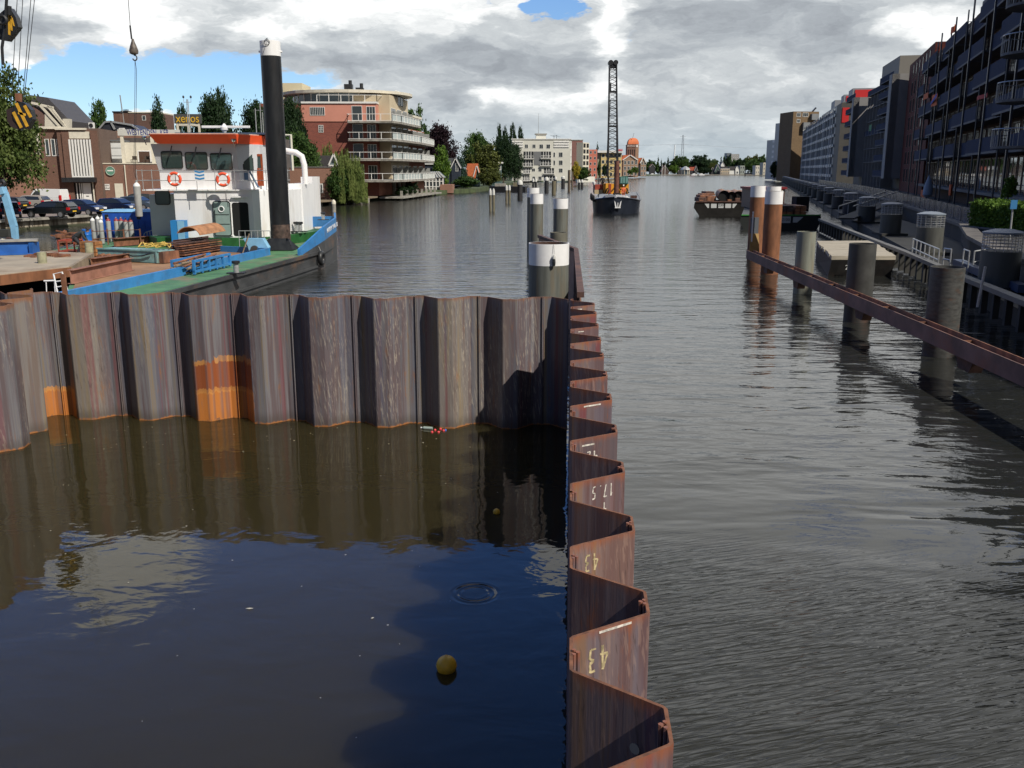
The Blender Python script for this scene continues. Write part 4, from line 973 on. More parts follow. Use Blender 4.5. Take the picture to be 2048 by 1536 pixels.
# hanging bottle, hook and slings
hx = XA(278, 46, 3)
hb = bottle('gas_bottle', 'single grey gas bottle with white top hanging from the crane slings', hx, 46, P(278, 433, 46).z, 1.72, .165, GBT, None)
hk = thing('crane_hook', 'pear shaped crane hook block with a long wire and chain slings', 'crane hook', P(267, 95, 46))
hc = P(267, 96, 46); t0 = P(259, -40, 46)
mb = MB(); mb.cyl((hc.x - .07, 46, hc.z + .55), (t0.x - .05, 46, t0.z + 6), .014, n=6); mb.build('hoist_wire', BLACK, hk)
mb = MB(); mb.lathe(hc, [(0, .42), (.05, .4), (.07, .3), (.15, .08), (.21, -.12), (.19, -.25), (.08, -.30), (0, -.30)], 14); mb.build('hook_block', mat('greasy brown iron', (.10, .08, .065), .5, ns=9, na=.4), hk, True)
mb = MB(); mb.tube([hc + Vector((-.05, 0, .4)), hc + Vector((-.06, 0, .7)), hc + Vector((-.07, 0, 1.0))], .04, 8); mb.build('swivel', BLACK, hk, True)
mb = MB(); mb.tube([hc + Vector((.02 + .1 * math.sin(a), 0, -.44 + .12 * math.cos(a))) for a in [R(q) for q in range(-10, 260, 24)]], .03, 8); mb.cyl(hc + Vector((0, 0, -.28)), hc + Vector((.01, 0, -.34)), .03, n=8); mb.build('hook', BLACK, hk, True)
tb = Vector((hx, 46, P(278, 358, 46).z))
for s_ in (-.035, .035):
    mb = MB(); mb.tube([hc + Vector((.02, 0, -.52)), hc + Vector((.02 + s_, 0, -1.0)), Vector((P(269, 340, 46).x + s_, 46, tb.z + .35)), tb], .012, 5); mb.build('sling', BLACK, hk)
# teal steel box, wooden and rusty things
tl = thing('teal_steel_box', 'long pale teal steel box with hoses along its front and a yellow rope on top', 'steel box', G(258, 527, 1.04))
a = G(197, 521, 1.04); b = G(318, 527, 1.04); F_ = Frame(a.x, a.y, b.x - a.x, b.y - a.y); L_ = (b - a).length; hh = P(258, 500, (a.y + b.y) / 2).z
mb = MB(); mb.fb(F_, 0, L_, -1.0, 0, 1.06, hh); mb.build('box', TEAL, tl)
mb = MB(); mb.fb(F_, -.03, L_ + .03, -.05, .04, hh - .02, hh + .04); mb.fb(F_, L_ - .12, L_ - .04, 0, .05, 1.06, hh - .02); mb.build('top_flange', TEAL, tl)
mb = MB(); mb.fb(F_, L_ + .0, L_ + .25, -1.0, -.02, 1.06, hh - .03); mb.build('end_plate', RUST, tl)
mb = MB(); mb.tube([F_.pt(L_ * .45, .05, hh - .15), F_.pt(L_ * .6, .08, hh - .25), F_.pt(L_ * .75, .08, hh - .22), F_.pt(L_ * .9, .07, hh - .1)], .03, 6); mb.build('hose', BLACK, tl, True)
mb = MB()
for k in range(5):
    uu = L_ * (.12 + .1 * k); mb.cyl(F_.pt(uu, .32, 1.2), F_.pt(uu - .1, -.05, 1.22), .16, n=14)
mb.build('pipe_ends', RUST, tl, True)
yr = thing('yellow_rope', 'coiled yellow rope lying on the teal steel box', 'rope', F_.pt(L_ * .72, -.4, hh))
mb = MB(); cpt = F_.pt(L_ * .72, -.4, hh + .08)
pts = [cpt + Vector((random.uniform(-.12, .12) + .42 * math.cos(k * .7) + .02 * k, .25 * math.sin(k * .7), .04 + .05 * (k % 5) + random.uniform(0, .03))) for k in range(44)]
mb.tube(pts, .028, 6); mb.build('rope_coil', mat('yellow rope', (.55, .38, .09), .8, ns=9, na=.3), yr, True)
# curved shells and sheet piles stacked on the deck
sh = thing('steel_shell', 'rusty half pipe shell tipped on the stack of sheet piles before the white deckhouse', 'half pipe', G(385, 500, 1.04))
c0 = P(372, 492, 45.5)
def shell(cx, cy, cz, r, a0, a1, dvec, th, m, parent, nm='shell'):
    mb = MB(); n = 14; vs = []
    for i in range(n + 1):
        a = R(a0 + (a1 - a0) * i / n)
        for rr in (r, r - th):
            for t_ in (0, 1):
                vs.append(Vector((cx + rr * math.cos(a), cy, cz + rr * math.sin(a))) + Vector(dvec) * t_)
    fs = []
    for i in range(n):
        a, b = i * 4, i * 4 + 4
        fs += [(a, b, b + 1, a + 1), (a + 2, a + 3, b + 3, b + 2), (a, a + 2, b + 2, b), (a + 1, b + 1, b + 3, a + 3)]
    fs += [(0, 1, 3, 2), (4 * n, 4 * n + 2, 4 * n + 3, 4 * n + 1)]
    mb.add(vs, fs); return mb.build(nm, m, parent, True)
shell(c0.x + .05, 45.3, 1.55, .62, 165, 300, (1.0, 2.2, .05), .04, RUSTD, sh)
shell(c0.x + .32, 45.0, 1.75, .62, 20, 150, (.75, 1.6, .1), .035, mat('light orange rust', (.33, .16, .08), .75, ns=3, na=.3), sh)
pl = thing('sheet_pile_stack', 'stack of dark rusty sheet piles lying before the white deckhouse', 'steel stack', G(400, 515, 1.04))
for k in range(6):
    mb = MB(); a = Vector((XA(352, 43.6, 1.2), 43.6, 1.14 + k * .10)); d = Vector((XA(428, 47, 1.3) - a.x, 3.4, 0)); s_ = Vector((-d.y, d.x, 0)).normalized() * .5
    mb.beam(a - s_ * .6 + s_ * .1 * k, a + d - s_ * .6, .32, .05); mb.beam(a + s_ * .7 + Vector((0, 0, .05)), a + d + s_ * .7 + Vector((0, 0, .05)), .3, .04)
    mb.build('sheet_pile', RUSTD if k % 2 else RUST, pl)
def deckbeam(name, label, cat, p0, p1, w_, h_, m, z=1.04, group=None, web=True):
    a = G(*p0, z); b = G(*p1, z); o = thing(name, label, cat, ((a.x + b.x) / 2, (a.y + b.y) / 2, z), group)
    mb = MB(); up = Vector((0, 0, h_ / 2)); mb.beam(a + up, b + up, .02 if web else w_, h_); mb.build('web' if web else 'beam', m, o)
    if web:
        for zz in (0.01, h_ - .01):
            mb = MB(); mb.beam(a + Vector((0, 0, zz)), b + Vector((0, 0, zz)), w_, .02); mb.build('flange', m, o)
    return o
GB = 'rusty steel beams lying on the deck'
deckbeam('steel_beam', 'long light brown steel beam, nearest on the sandy deck', 'steel beam', (142, 568), (264, 540), .25, .5, mat('brown beam', (.27, .13, .09), .75, ns=1.5, na=.25, dirt=((.2, .09, .05), .6)), group=GB)
deckbeam('steel_beam', 'shorter red brown steel beam behind the long light brown one', 'steel beam', (183, 535), (255, 524), .3, .38, RUST, group=GB)
deckbeam('steel_beam', 'dark rusty beam running behind the yellow rope toward the shell', 'steel beam', (228, 493), (342, 484), .3, .42, RUST, group=GB)
deckbeam('steel_beam', 'thin rusty angle bar lying across the scrap at left of the gas bottles', 'steel beam', (120, 493), (178, 478), .15, .2, RUST, group=GB)
tm = thing('timber_stack', 'stack of orange brown timber beams left of the teal box', 'timber stack', G(182, 512, 1.04))
for k in range(4):
    for j in range(2):
        p = G(166, 512, 1.04); q = G(197, 513, 1.04); mb = MB(); mb.beam((p.x, p.y + j * .32, 1.15 + k * .17), (q.x, q.y + j * .32, 1.15 + k * .17), .28, .15); mb.build('timber', mat('orange timber', (.28, .125, .045), .8, ns=4, na=.35), tm)
rf = thing('red_rack', 'low red steel frame rack with scrap, left of the bent worker', 'rack', G(140, 505, 1.04))
a = G(118, 505, 1.04); b = G(150, 505, 1.04); mb = MB()
for x_ in (a.x, b.x):
    for y_ in (a.y, a.y + .9): mb.box(x_ - .03, x_ + .03, y_ - .03, y_ + .03, 1.04, 1.65)
for z_ in (1.1, 1.62):
    mb.beam((a.x, a.y, z_), (b.x, a.y, z_), .06, .06); mb.beam((a.x, a.y + .9, z_), (b.x, a.y + .9, z_), .06, .06); mb.beam((a.x, a.y, z_), (a.x, a.y + .9, z_), .06, .06); mb.beam((b.x, a.y, z_), (b.x, a.y + .9, z_), .06, .06)
mb.build('frame', mat('red oxide paint', (.30, .06, .035), .7, ns=4, na=.3), rf)
sc = thing('scrap_heap', 'heap of rusty scrap bars and chains before the quay wall at left', 'scrap heap', G(150, 486, 1.04))
for k in range(26):
    c = G(random.uniform(122, 178), random.uniform(478, 490), 1.04); a = random.uniform(0, 3.1); l = random.uniform(.3, .9); z_ = 1.1 + random.uniform(0, .45)
    mb = MB(); mb.beam((c.x - l * math.cos(a), c.y - l * .4 * math.sin(a), z_), (c.x + l * math.cos(a), c.y + l * .4 * math.sin(a), z_ + random.uniform(-.2, .25)), .07, .07); mb.build('scrap_bar', random.choice([RUST, RUSTD, ORUST]), sc)
mb = MB()
for k in range(60):
    c = G(random.uniform(118, 182), random.uniform(480, 492), 1.04); s_ = random.uniform(.05, .16); z_ = 1.04 + random.uniform(0, .3); mb.box(c.x - s_, c.x + s_, c.y - s_, c.y + s_, z_, z_ + s_ * 1.4)
mb.build('scrap_pieces', RUST, sc)
person('person in a dark grey jacket bending over the scrap beside the gas bottles', G(158, 507, 1.04), R(20), mat('dark grey jacket', (.028, .035, .038), .8), mat('dark trousers', (.02, .022, .03), .8), 'bend')
bb = thing('blue_drum', 'small upright blue drum left of the gas bottles', 'drum', G(175, 492, 1.04)); p = G(176, 493, 1.04)
mb = MB(); mb.lathe(p, [(0, 0), (.24, 0), (.24, .3), (.25, .32), (.24, .34), (.24, .62), (.25, .64), (.24, .66), (.24, .92), (0, .92)], 18); mb.build('drum', mat('drum blue', (.01, .12, .45), .4), bb, True)
# blue frame with pipes near the coaming
pf = thing('blue_pipe_cradle', 'blue steel cradle holding rusty pipes beside the blue coaming', 'cradle', G(420, 545, 1.04))
a = G(388, 549, 1.04); b = G(461, 532, 1.04); F_ = Frame(a.x, a.y, b.x - a.x, b.y - a.y); L_ = (b - a).length
mb = MB()
for n_ in (0, -.9):
    for z_ in (1.1, 1.5): mb.fb(F_, 0, L_, n_ - .05, n_ + .05, z_, z_ + .09)
    for k in range(6): mb.fb(F_, k * (L_ - .1) / 5, k * (L_ - .1) / 5 + .1, n_ - .045, n_ + .045, 1.04, 1.5)
mb.build('frame', BLU, pf)
for k in range(7):
    mb = MB(); mb.cyl(F_.pt(-.35 + .1 * random.random(), -.12 - .11 * k, 1.28 + .1 * (k % 3)), F_.pt(L_ * random.uniform(.7, 1.0), -.12 - .11 * k, 1.5 + .1 * (k % 2)), .045, n=8); mb.build('pipe', RUST if k % 2 else WOOD, pf, True)
lbx = thing('light_blue_winch', 'light blue angled machine box with a leaning plank beside the black pole', 'machine', G(512, 510, 1.0))
a = G(492, 508, 1.0); mb = MB(); F_ = Frame(a.x, a.y, 1, 0); mb.fpoly(F_, [(0.2, 1.02), (1.0, 1.02), (1.1, 1.3), (.85, 1.75), (-.1, 1.75), (.1, 1.4)], -.5, 0); mb.build('housing', BLUL, lbx)
mb = MB(); mb.cyl(F_.pt(.45, .1, 1.22), F_.pt(.45, -.1, 1.22), .2, n=16); mb.build('wheel', HULL, lbx, True)
mb = MB(); mb.beam(F_.pt(-.1, .25, 1.05), F_.pt(.25, .1, 2.0), .12, .05); mb.build('plank', WOOD, lbx)
gr = thing('gate_frame', 'galvanised tubular frame leaning before the blue container at its right end', 'railing', G(306, 484, 1.04))
xa, xb = XA(288, 52, 1.6), XA(324, 52, 1.6); mb = MB()
mb.tube([(xa, 52, 1.1), (xa, 52, 1.55), (xa + .1, 52, 1.65), (xb - .1, 52, 1.9), (xb, 52, 1.8), (xb, 52, 1.1)], .025)
mb.tube([(xa, 52, 1.2), (xb, 52, 1.3)], .025)
for k in range(1, 6): x_ = xa + k * (xb - xa) / 6; mb.cyl((x_, 52, 1.2), (x_, 52, 1.66 + k * .04), .022, n=6)
mb.build('frame', GALV, gr)
# ============================================================ rusty barge at the far left
bg = thing('flat_barge', 'beige decked flat barge with rusty rim and shade black side at the left edge', 'barge', (-19, 36, 0))
dk = [(-16.55, 34.7), (-17.75, 31.9), (-21, 24), (-31, 26), (-27, 42), (-21.0, 41.4), (-18.3, 40.5)]
mb = MB(); mb.prism(dk, 1.36, 1.5); mb.build('deck', mat('beige dusty deck', (.33, .28, .21), .85, ns=.6, na=.2, dirt=((.20, .13, .08), .7)), bg)
mb = MB()
for a, b in zip(dk[:3], dk[1:4]): mb.beam((a[0] + .03, a[1] - .02, 1.30), (b[0] + .03, b[1] - .02, 1.30), .12, .34)
mb.build('rusty_rim', ORUST, bg)
mb = MB(); mb.beam((dk[0][0] + .04, dk[0][1], 1.3), (dk[6][0] + .04, dk[6][1], 1.3), .12, .42); mb.build('side_rim', mat('beige rim', (.24, .19, .13), .8, ns=2, na=.25), bg)
mb = MB(); loft([(-18.2, 35.3), (-19.2, 32), (-22.5, 24), (-31, 26), (-27, 42), (-21.2, 41.2), (-19, 40)], -.6, [(-16.75, 34.7), (-17.95, 31.9), (-21.2, 24), (-31, 26), (-27, 42), (-21.2, 41.2), (-18.5, 40.4)], 1.35).build('hull', mat('shade black barge side', (.008, .008, .009), .8, spec=.1), bg)  # near black hull colour holds the shadow below the deck edge
mb = MB(); c = G(42, 517, 1.5); 
for k in range(50):
    a = random.uniform(0, 6.3); q = random.random() ** .5; p = G(96, 513, 1.5) + Vector((q * .9 * math.cos(a), q * .5 * math.sin(a), 0)); s_ = random.uniform(.04, .12); z_ = 1.5 + .15 * (1 - q); mb.box(p.x - s_, p.x + s_, p.y - s_, p.y + s_, 1.5, z_ + s_ * .6)
mb.build('rust_flakes', RUST, bg)
for px, py in ((85, 526), (179, 505)):
    p = G(px, py, 1.5); mb = MB(); mb.lathe(p, [(.17, 0), (.17, .42), (0, .43)], 14); mb.build('bollard', mat('mossy bollard', (.30, .29, .19), .8, ns=5, na=.25), bg, True)
bm = thing('blue_girder', 'deep blue box girder with a grey top lying on the beige barge', 'girder', G(40, 515, 1.5))
b = G(71, 508, 1.5); a = Vector((b.x - 4.6, b.y - 2.2, 1.5)); mb = MB(); mb.beam(a + Vector((0, 0, .3)), b + Vector((0, 0, .3)), .12, .5); mb.beam(a + Vector((0, 0, .04)), b + Vector((0, 0, .04)), .6, .06); mb.box(b.x - .1, b.x + .05, b.y - .3, b.y + .3, 1.53, 2.0); mb.build('girder', mat('deep blue', (.012, .09, .33), .5, ns=2, na=.2), bm)
mb = MB(); mb.beam(a + Vector((-.1, .35, .58)), b + Vector((0, .35, .58)), 1.0, .06); mb.build('top_plate', CONC, bm)
ws = tag((lambda mb: (mb.lathe(P(6, 489, 40.5), [(0, .25), (.14, .22), (.25, .1), (.3, -.02), (.22, -.1), (0, -.12)], 16), mb.build('white_sack', mat('white sack', (.78, .74, .62), .8, ns=5, na=.08), smooth=True))[1])(MB()), 'rounded white sack on the blue girder at the left edge', 'sack')
cp = tag((lambda mb: ([mb.ring(P(27 + random.uniform(-5, 5), 487, 40.6) + Vector((0, 0, .1 * k - .2)), (random.random(), random.random(), 1), .2, .06, 14, 6) for k in range(4)], mb.build('rusty_chain', RUSTD, smooth=True))[1])(MB()), 'heap of rusty chain beside the white sack on the girder', 'chain')
jb = thing('blue_jib', 'light blue steel crane leg slanting up at the left edge', 'crane leg', P(33, 476, 41))
mb = MB(); mb.beam(P(31, 478, 41), P(28, 452, 41), .22, .22); mb.beam(P(28, 453, 41), P(9, 385, 41), .26, .2); mb.build('leg', BLUL, jb)
mb = MB(); mb.beam(P(36, 478, 41.1), P(35, 455, 41.1), .05, .05); mb.beam(P(35, 455, 41.1), P(15, 388, 41.1), .05, .05); mb.build('stay', BLUL, jb)
mb = MB(); mb.beam(P(-20, 387, 41), P(10, 380, 41), .4, .3); mb.build('head', BLUL, jb)
mb = MB(); mb.ring(P(4, 366, 41), (0, 1, 0), .1, .06, 14, 6); mb.cyl(P(4, 375, 41), P(4, 383, 41), .04, n=6); mb.build('sheave', BLACK, jb, True)
ld = thing('white_step_ladder', 'white steel step frame standing at the shade black side of the barge', 'ladder', G(112, 600, .6))
a, b, c_, d_ = P(118, 600, 29), P(107, 548, 29), P(124, 544, 29), P(134, 578, 29); mb = MB(); mb.tube([a, b, c_, d_, P(139, 600, 29)], .028, 6); mb.tube([P(111, 563, 29), P(129, 561, 29)], .02); mb.tube([P(114, 574, 29), P(132, 571, 29)], .02); mb.build('frame', WHITE, ld)
mb = MB(); mb.tube([P(88, 562, 29), P(110, 561, 29)], .03); mb.tube([P(92, 562, 29), P(94, 600, 29)], .015); mb.tube([P(109, 562, 29), P(111, 600, 29)], .015); mb.build('side_table', WHITE, ld)
ps = thing('standing_steel_pile', 'narrow rusty steel pile end standing before the white step frame', 'steel pile', P(126, 590, 22))
mb = MB(); a = P(126, 548, 22); mb.beam((a.x, 22, 0), a, .10, .07); mb.build('pile', RUST, ps)
# ------------------------------------------------------------ crane blocks and wires
BLKY = mat('crane block yellow', (.62, .34, .03), .5, ns=6, na=.2)
blk = thing('pulley_block', 'black pulley block with yellow diagonal stripes hanging before the left tree', 'pulley block', P(36, 232, 34))
c = P(40, 231, 34)
hexp = [(-.05, .50), (.22, .42), (.40, .2), (.42, -.12), (.20, -.45), (-.02, -.45), (-.26, -.1), (-.26, .18)]
mb = MB(); mb.extr([c + Vector((x * 1.0, 0, z)) for x, z in hexp], (-.0, .3, 0)); mb.build('cheek_plate', BLACK, blk)
mb = MB(); mb.extr([c + Vector((-.27 - .22, .05, .2)), c + Vector((-.25, .05, .28)), c + Vector((-.22, .05, -.22)), c + Vector((-.1, .05, -.5)), c + Vector((-.4, .05, -.38)), c + Vector((-.5, .05, -.2))], (0, .25, 0)); mb.build('side_housing', mat('dark red brown housing', (.035, .02, .02), .6), blk)
for k, (a_, b_) in enumerate((((-.22, .12), (.0, -.42)), ((-.08, .42), (.22, -.38)), ((.2, .34), (.38, -.06)))):
    mb = MB(); d = Vector((b_[0] - a_[0], 0, b_[1] - a_[1])).normalized(); s_ = Vector((-d.z, 0, d.x)) * .055; A_ = c + Vector((a_[0], -.012, a_[1])); B_ = c + Vector((b_[0], -.012, b_[1])); mb.extr([A_ - s_, B_ - s_, B_ + s_, A_ + s_], (0, .01, 0)); mb.build('yellow_stripe', BLKY, blk)
mb = MB(); mb.extr([c + Vector((x, -.012, z)) for x, z in ((-.06, .05), (.2, -.02), (.22, .06), (-.04, .13))], (0, .01, 0)); mb.build('yellow_stripe', BLKY, blk)
mb = MB(); mb.box(c.x - .1, c.x + .06, 34, 34.2, c.z + .45, c.z + .75); mb.build('top_shackle', RUST, blk)
for (x0, y0, x1, y1) in ((22, 215, 36, -30), (34, 205, 47, -30), (45, 205, 64, -30), (47, 210, 72, -30)):
    a = P(x0, y0, 34.1); b = P(x1, y1, 34.1); mb = MB(); mb.cyl(a, b + (b - a) * .6, .012, n=5); mb.build('wire', BLACK, blk)
b2 = thing('upper_pulley_block', 'dark yellow striped pulley block high at the top left corner beside a bent mast rod', 'pulley block', P(18, 48, 33))
c = P(16, 47, 33); mb = MB(); mb.extr([c + Vector((x, 0, z)) for x, z in ((-.4, .2), (-.1, .42), (.12, .5), (.28, .2), (.33, -.1), (.1, -.35), (-.1, -.55), (-.4, -.5))], (0, .3, 0)); mb.build('cheek_plate', BLACK, b2)
for k in range(3): mb = MB(); mb.extr([c + Vector((x + .02, -.012, z)) for x, z in ((-.05 + .1 * k, -.35 + .14 * k), (.02 + .09 * k, -.37 + .14 * k), (.1 + .03 * k, .3 - .06 * k), (.02 + .04 * k, .32 - .06 * k))], (0, .01, 0)); mb.build('yellow_stripe', BLKY, b2)
mb = MB(); mb.tube([P(16, -40, 32.8), P(9, 60, 32.8), P(4, 95, 32.8), P(6, 130, 32.8)], .05, 8); mb.cyl(P(18, 12, 32.9), P(18, 30, 32.9), .08, n=10); mb.build('mast_rod', BLACK, b2, True)
mb = MB(); mb.ring(P(5, 40, 32.7), (0, 1, 0), .13, .05, 14, 6); mb.build('pulley_wheel', BLACK, b2, True)
# ============================================================ trees
def leafmat(name, a, b):
    m = bpy.data.materials.new(name); m.use_nodes = True; t = m.node_tree; bs = t.nodes['Principled BSDF']
    tc = t.nodes.new('ShaderNodeTexCoord'); n = noise(t, tc.outputs['Object'], 5.5, 3, .6); n2 = noise(t, tc.outputs['Object'], 60, 2, .5)
    c = mixc(t, (n * .7 + n2 * .3).step(.38, .62), a, b); t.links.new(c, bs.inputs['Base Color'])
    bs.inputs['Roughness'].default_value = .6; bs.inputs['Specular IOR Level'].default_value = .25
    tr = t.nodes.new('ShaderNodeBsdfTranslucent'); t.links.new(c, tr.inputs[0])
    ms = t.nodes.new('ShaderNodeMixShader'); ms.inputs[0].default_value = .28
    t.links.new(bs.outputs[0], ms.inputs[1]); t.links.new(tr.outputs[0], ms.inputs[2])
    t.links.new(ms.outputs[0], t.nodes['Material Output'].inputs[0]); return m
L_MID = leafmat('mid green leaves', (.022, .055, .012), (.085, .15, .035))
L_DARK = leafmat('dark green leaves', (.009, .026, .010), (.030, .062, .020))
L_BRIGHT = leafmat('bright green leaves', (.045, .10, .015), (.15, .25, .035))
L_WIL = leafmat('willow leaves', (.085, .125, .03), (.22, .27, .08))
L_PURP = leafmat('dark purple leaves', (.012, .006, .010), (.035, .016, .022))
L_YEL = leafmat('yellow leaves', (.25, .20, .02), (.50, .40, .05))
L_OLI = leafmat('olive leaves', (.05, .065, .015), (.14, .16, .04))
L_BLU = leafmat('blue green needles', (.02, .05, .035), (.06, .11, .08))
BARK = mat('bark', (.07, .055, .042), .9, ns=8, na=.35)
def crown_mesh(kind, nc, nl, ls, seed):
    rg_ = random.Random(seed); vs = []; fs = []
    def inside():
        while 1:
            x, y, z = rg_.uniform(-.5, .5), rg_.uniform(-.5, .5), rg_.uniform(0, 1)
            r = math.hypot(x, y)
            if kind == 'round': ok = (r / .5) ** 2 + ((z - .52) / .48) ** 2 < 1 and (r / .5) ** 2 + ((z - .52) / .48) ** 2 > .18
            elif kind == 'cone': ok = r < .5 * (1 - z) ** .75 * min(1, z * 6 + .3)
            elif kind == 'column': ok = r < .5 * (math.sin(math.pi * min(1, z * .93 + .08)) ** .6)
            elif kind == 'broad': ok = (r / .5) ** 2 + ((z - .35) / .65) ** 2 < 1 and z > .05
            else: ok = r < .5 and z < 1 - (r / .5) ** 2.2 * .42 and z > .25 + .3 * rg_.random()
            if ok: return x, y, z
    lobes = [inside() for _ in range(9)]
    for c in range(nc):
        cx, cy, cz = inside()
        if kind in ('round', 'broad') and rg_.random() < .7:
            lx, ly, lz = rg_.choice(lobes); cx, cy, cz = cx * .45 + lx * .62, cy * .45 + ly * .62, cz * .45 + lz * .58
        cr_ = rg_.uniform(.03, .07)
        for l in range(nl):
            if kind == 'willow':
                x = cx + rg_.gauss(0, .013); y = cy + rg_.gauss(0, .013); z = cz - rg_.random() ** .7 * .55 * (.3 + cz); d = Vector((rg_.gauss(0, .12), rg_.gauss(0, .12), -1)).normalized()
                if z < 0: continue
                w_ = ls * .45; h_ = ls * 1.7
            else:
                x = cx + rg_.gauss(0, cr_); y = cy + rg_.gauss(0, cr_); z = cz + rg_.gauss(0, cr_ * .75); d = Vector((rg_.gauss(0, 1), rg_.gauss(0, 1), rg_.gauss(0, .7))).normalized(); w_ = ls * rg_.uniform(.6, 1.1); h_ = ls * rg_.uniform(.8, 1.4)
            s_ = d.cross(Vector((rg_.gauss(0, 1), rg_.gauss(0, 1), rg_.gauss(0, 1)))).normalized()
            p = Vector((x, y, z)); k = len(vs)
            vs += [p - d * h_, p + s_ * w_, p + d * h_, p - s_ * w_]; fs.append((k, k + 1, k + 2, k + 3))
    me = bpy.data.meshes.new(kind + '_crown'); me.from_pydata([tuple(v) for v in vs], [], fs); me.materials.append(L_MID); return me
CM = {}
def cmesh(kind, q):
    if (kind, q) not in CM:
        nc, nl, ls = {0: (70, 40, .045), 1: (150, 60, .028), 2: (300, 80, .0165)}[q]
        if kind == 'willow': nc, nl, ls = nc, nl * 2, ls * .8
        CM[(kind, q)] = crown_mesh(kind, nc, nl, ls, hash(kind) % 7 + q if False else len(CM) + 3)
    return CM[(kind, q)]
def tree(label, base, h, w_, kind='round', leaf=None, q=1, cz=.22, group=None, cat='tree', name='tree', depth=None):
    """h total height, w_ crown width, cz where the crown starts as a share of h"""
    o = thing(name, label, cat, base, group)
    b = Vector(base); mb = MB(); r = max(.06, h * .022)
    top = cz * h + (h - cz * h) * .55
    mb.cyl(b + Vector((0, 0, -.2)), b + Vector((0, 0, cz * h)), r, r * .75, 8); mb.cyl(b + Vector((0, 0, cz * h)), b + Vector((random.uniform(-.03, .03) * h, 0, top)), r * .75, r * .25, 7)
    for k in range(4):
        a = k * 1.7 + random.random(); zz = cz * h + (.04 + .09 * k) * h
        mb.cyl(b + Vector((0, 0, zz)), b + Vector((math.cos(a) * w_ * .3, math.sin(a) * w_ * .3, zz + h * .16)), r * .4, r * .12, 5)
    mb.build('trunk', BARK, o)
    c = bpy.data.objects.new('crown', cmesh(kind, q)); COL.objects.link(c); c.parent = o; OFF[c.name] = OFF[o.name]
    c.location = (0, 0, cz * h); c.scale = (w_, depth or w_, h * (1 - cz)); c.rotation_euler = (0, 0, random.uniform(0, 6.2))
    c.material_slots[0].link = 'OBJECT'; c.material_slots[0].material = leaf or L_MID
    return o
def ptree(label, x0, x1, ytop, ybase, Y, kind='round', leaf=None, q=1, cz=.15, zb=.9, **k):
    """place a tree by the picture span it should fill when it stands Y metres away"""
    x = XA((x0 + x1) / 2, Y, 4); zt = P(1024, ytop, Y).z; w_ = (x1 - x0) / FPX * Y * 1.02
    return tree(label, (x, Y, zb), zt - zb, w_, kind, leaf, q, cz, **k)
# ============================================================ left bank
GRAV = mat('brick paved car park', (.22, .175, .145), .9, ns=.8, na=.2, dirt=((.13, .115, .10), .5))
GRASS = mat('bank soil and grass', (.055, .075, .03), .95, ns=.6, na=.4)
bank = [(-43.5, 78.5), (-41.5, 84), (-36, 100), (-28.5, 133), (-27, 150), (-24.5, 163), (-20.5, 178), (-17, 195), (-12, 212), (-8.5, 222), (-4, 262), (0, 330), (3.6, 400), (30, 470), (50, 600), (85, 745), (120, 880), (160, 1010), (160, 2400), (-900, 2400), (-900, 78.5)]
mb = MB(); mb.prism(bank, -1, .86); struct('bank', mb, GRASS)
mb = MB(); mb.prism([(-43.7, 78.3), (-41.7, 84), (-36.3, 100), (-31, 128), (-300, 128), (-300, 78.3)], .864, .90); struct('car_park_ground', mb, GRAV)
QW = bpy.data.materials.new('streaked quay wall'); QW.use_nodes = True
t = QW.node_tree; b_ = t.nodes['Principled BSDF']; tc = t.nodes.new('ShaderNodeTexCoord'); x, y, z = sep(t, tc.outputs['Object'])
n = noise(t, comb(t, x * 2.2, y * 2.2, z * .25), 1, 4, .6); c = mixc(t, n.step(.4, .6), (.13, .10, .07), (.42, .37, .29)); c = mixc(t, z.step(.3, .1), c, (.05, .055, .03)); t.links.new(c, b_.inputs['Base Color']); b_.inputs['Roughness'].default_value = .9
qw = thing('quay_wall', 'low pale streaked quay wall with a stone coping below the parked cars', 'quay wall', (-50, 78.4, 0))
mb = MB(); mb.box(-120, -43.3, 78.1, 78.5, -.5, .74); mb.beam((-43.5, 78.3, .12), (-36, 100, .12), .4, 1.24); mb.build('wall', QW, qw)
mb = MB(); mb.box(-120, -43.1, 77.9, 78.9, .74, .97); mb.beam((-43.4, 78.3, .86), (-35.9, 100, .86), 1.0, .22); mb.build('coping', CONC, qw)
mb = MB(); mb.beam((-85, 69.5, .28), (-39.5, 73.5, .22), .5, .55); fo = tag(mb.build('floating_boom', mat('dark floating boom', (.03, .032, .028), .7, ns=2, na=.3)), 'dark low floating boom in the water before the quay wall', 'boom')
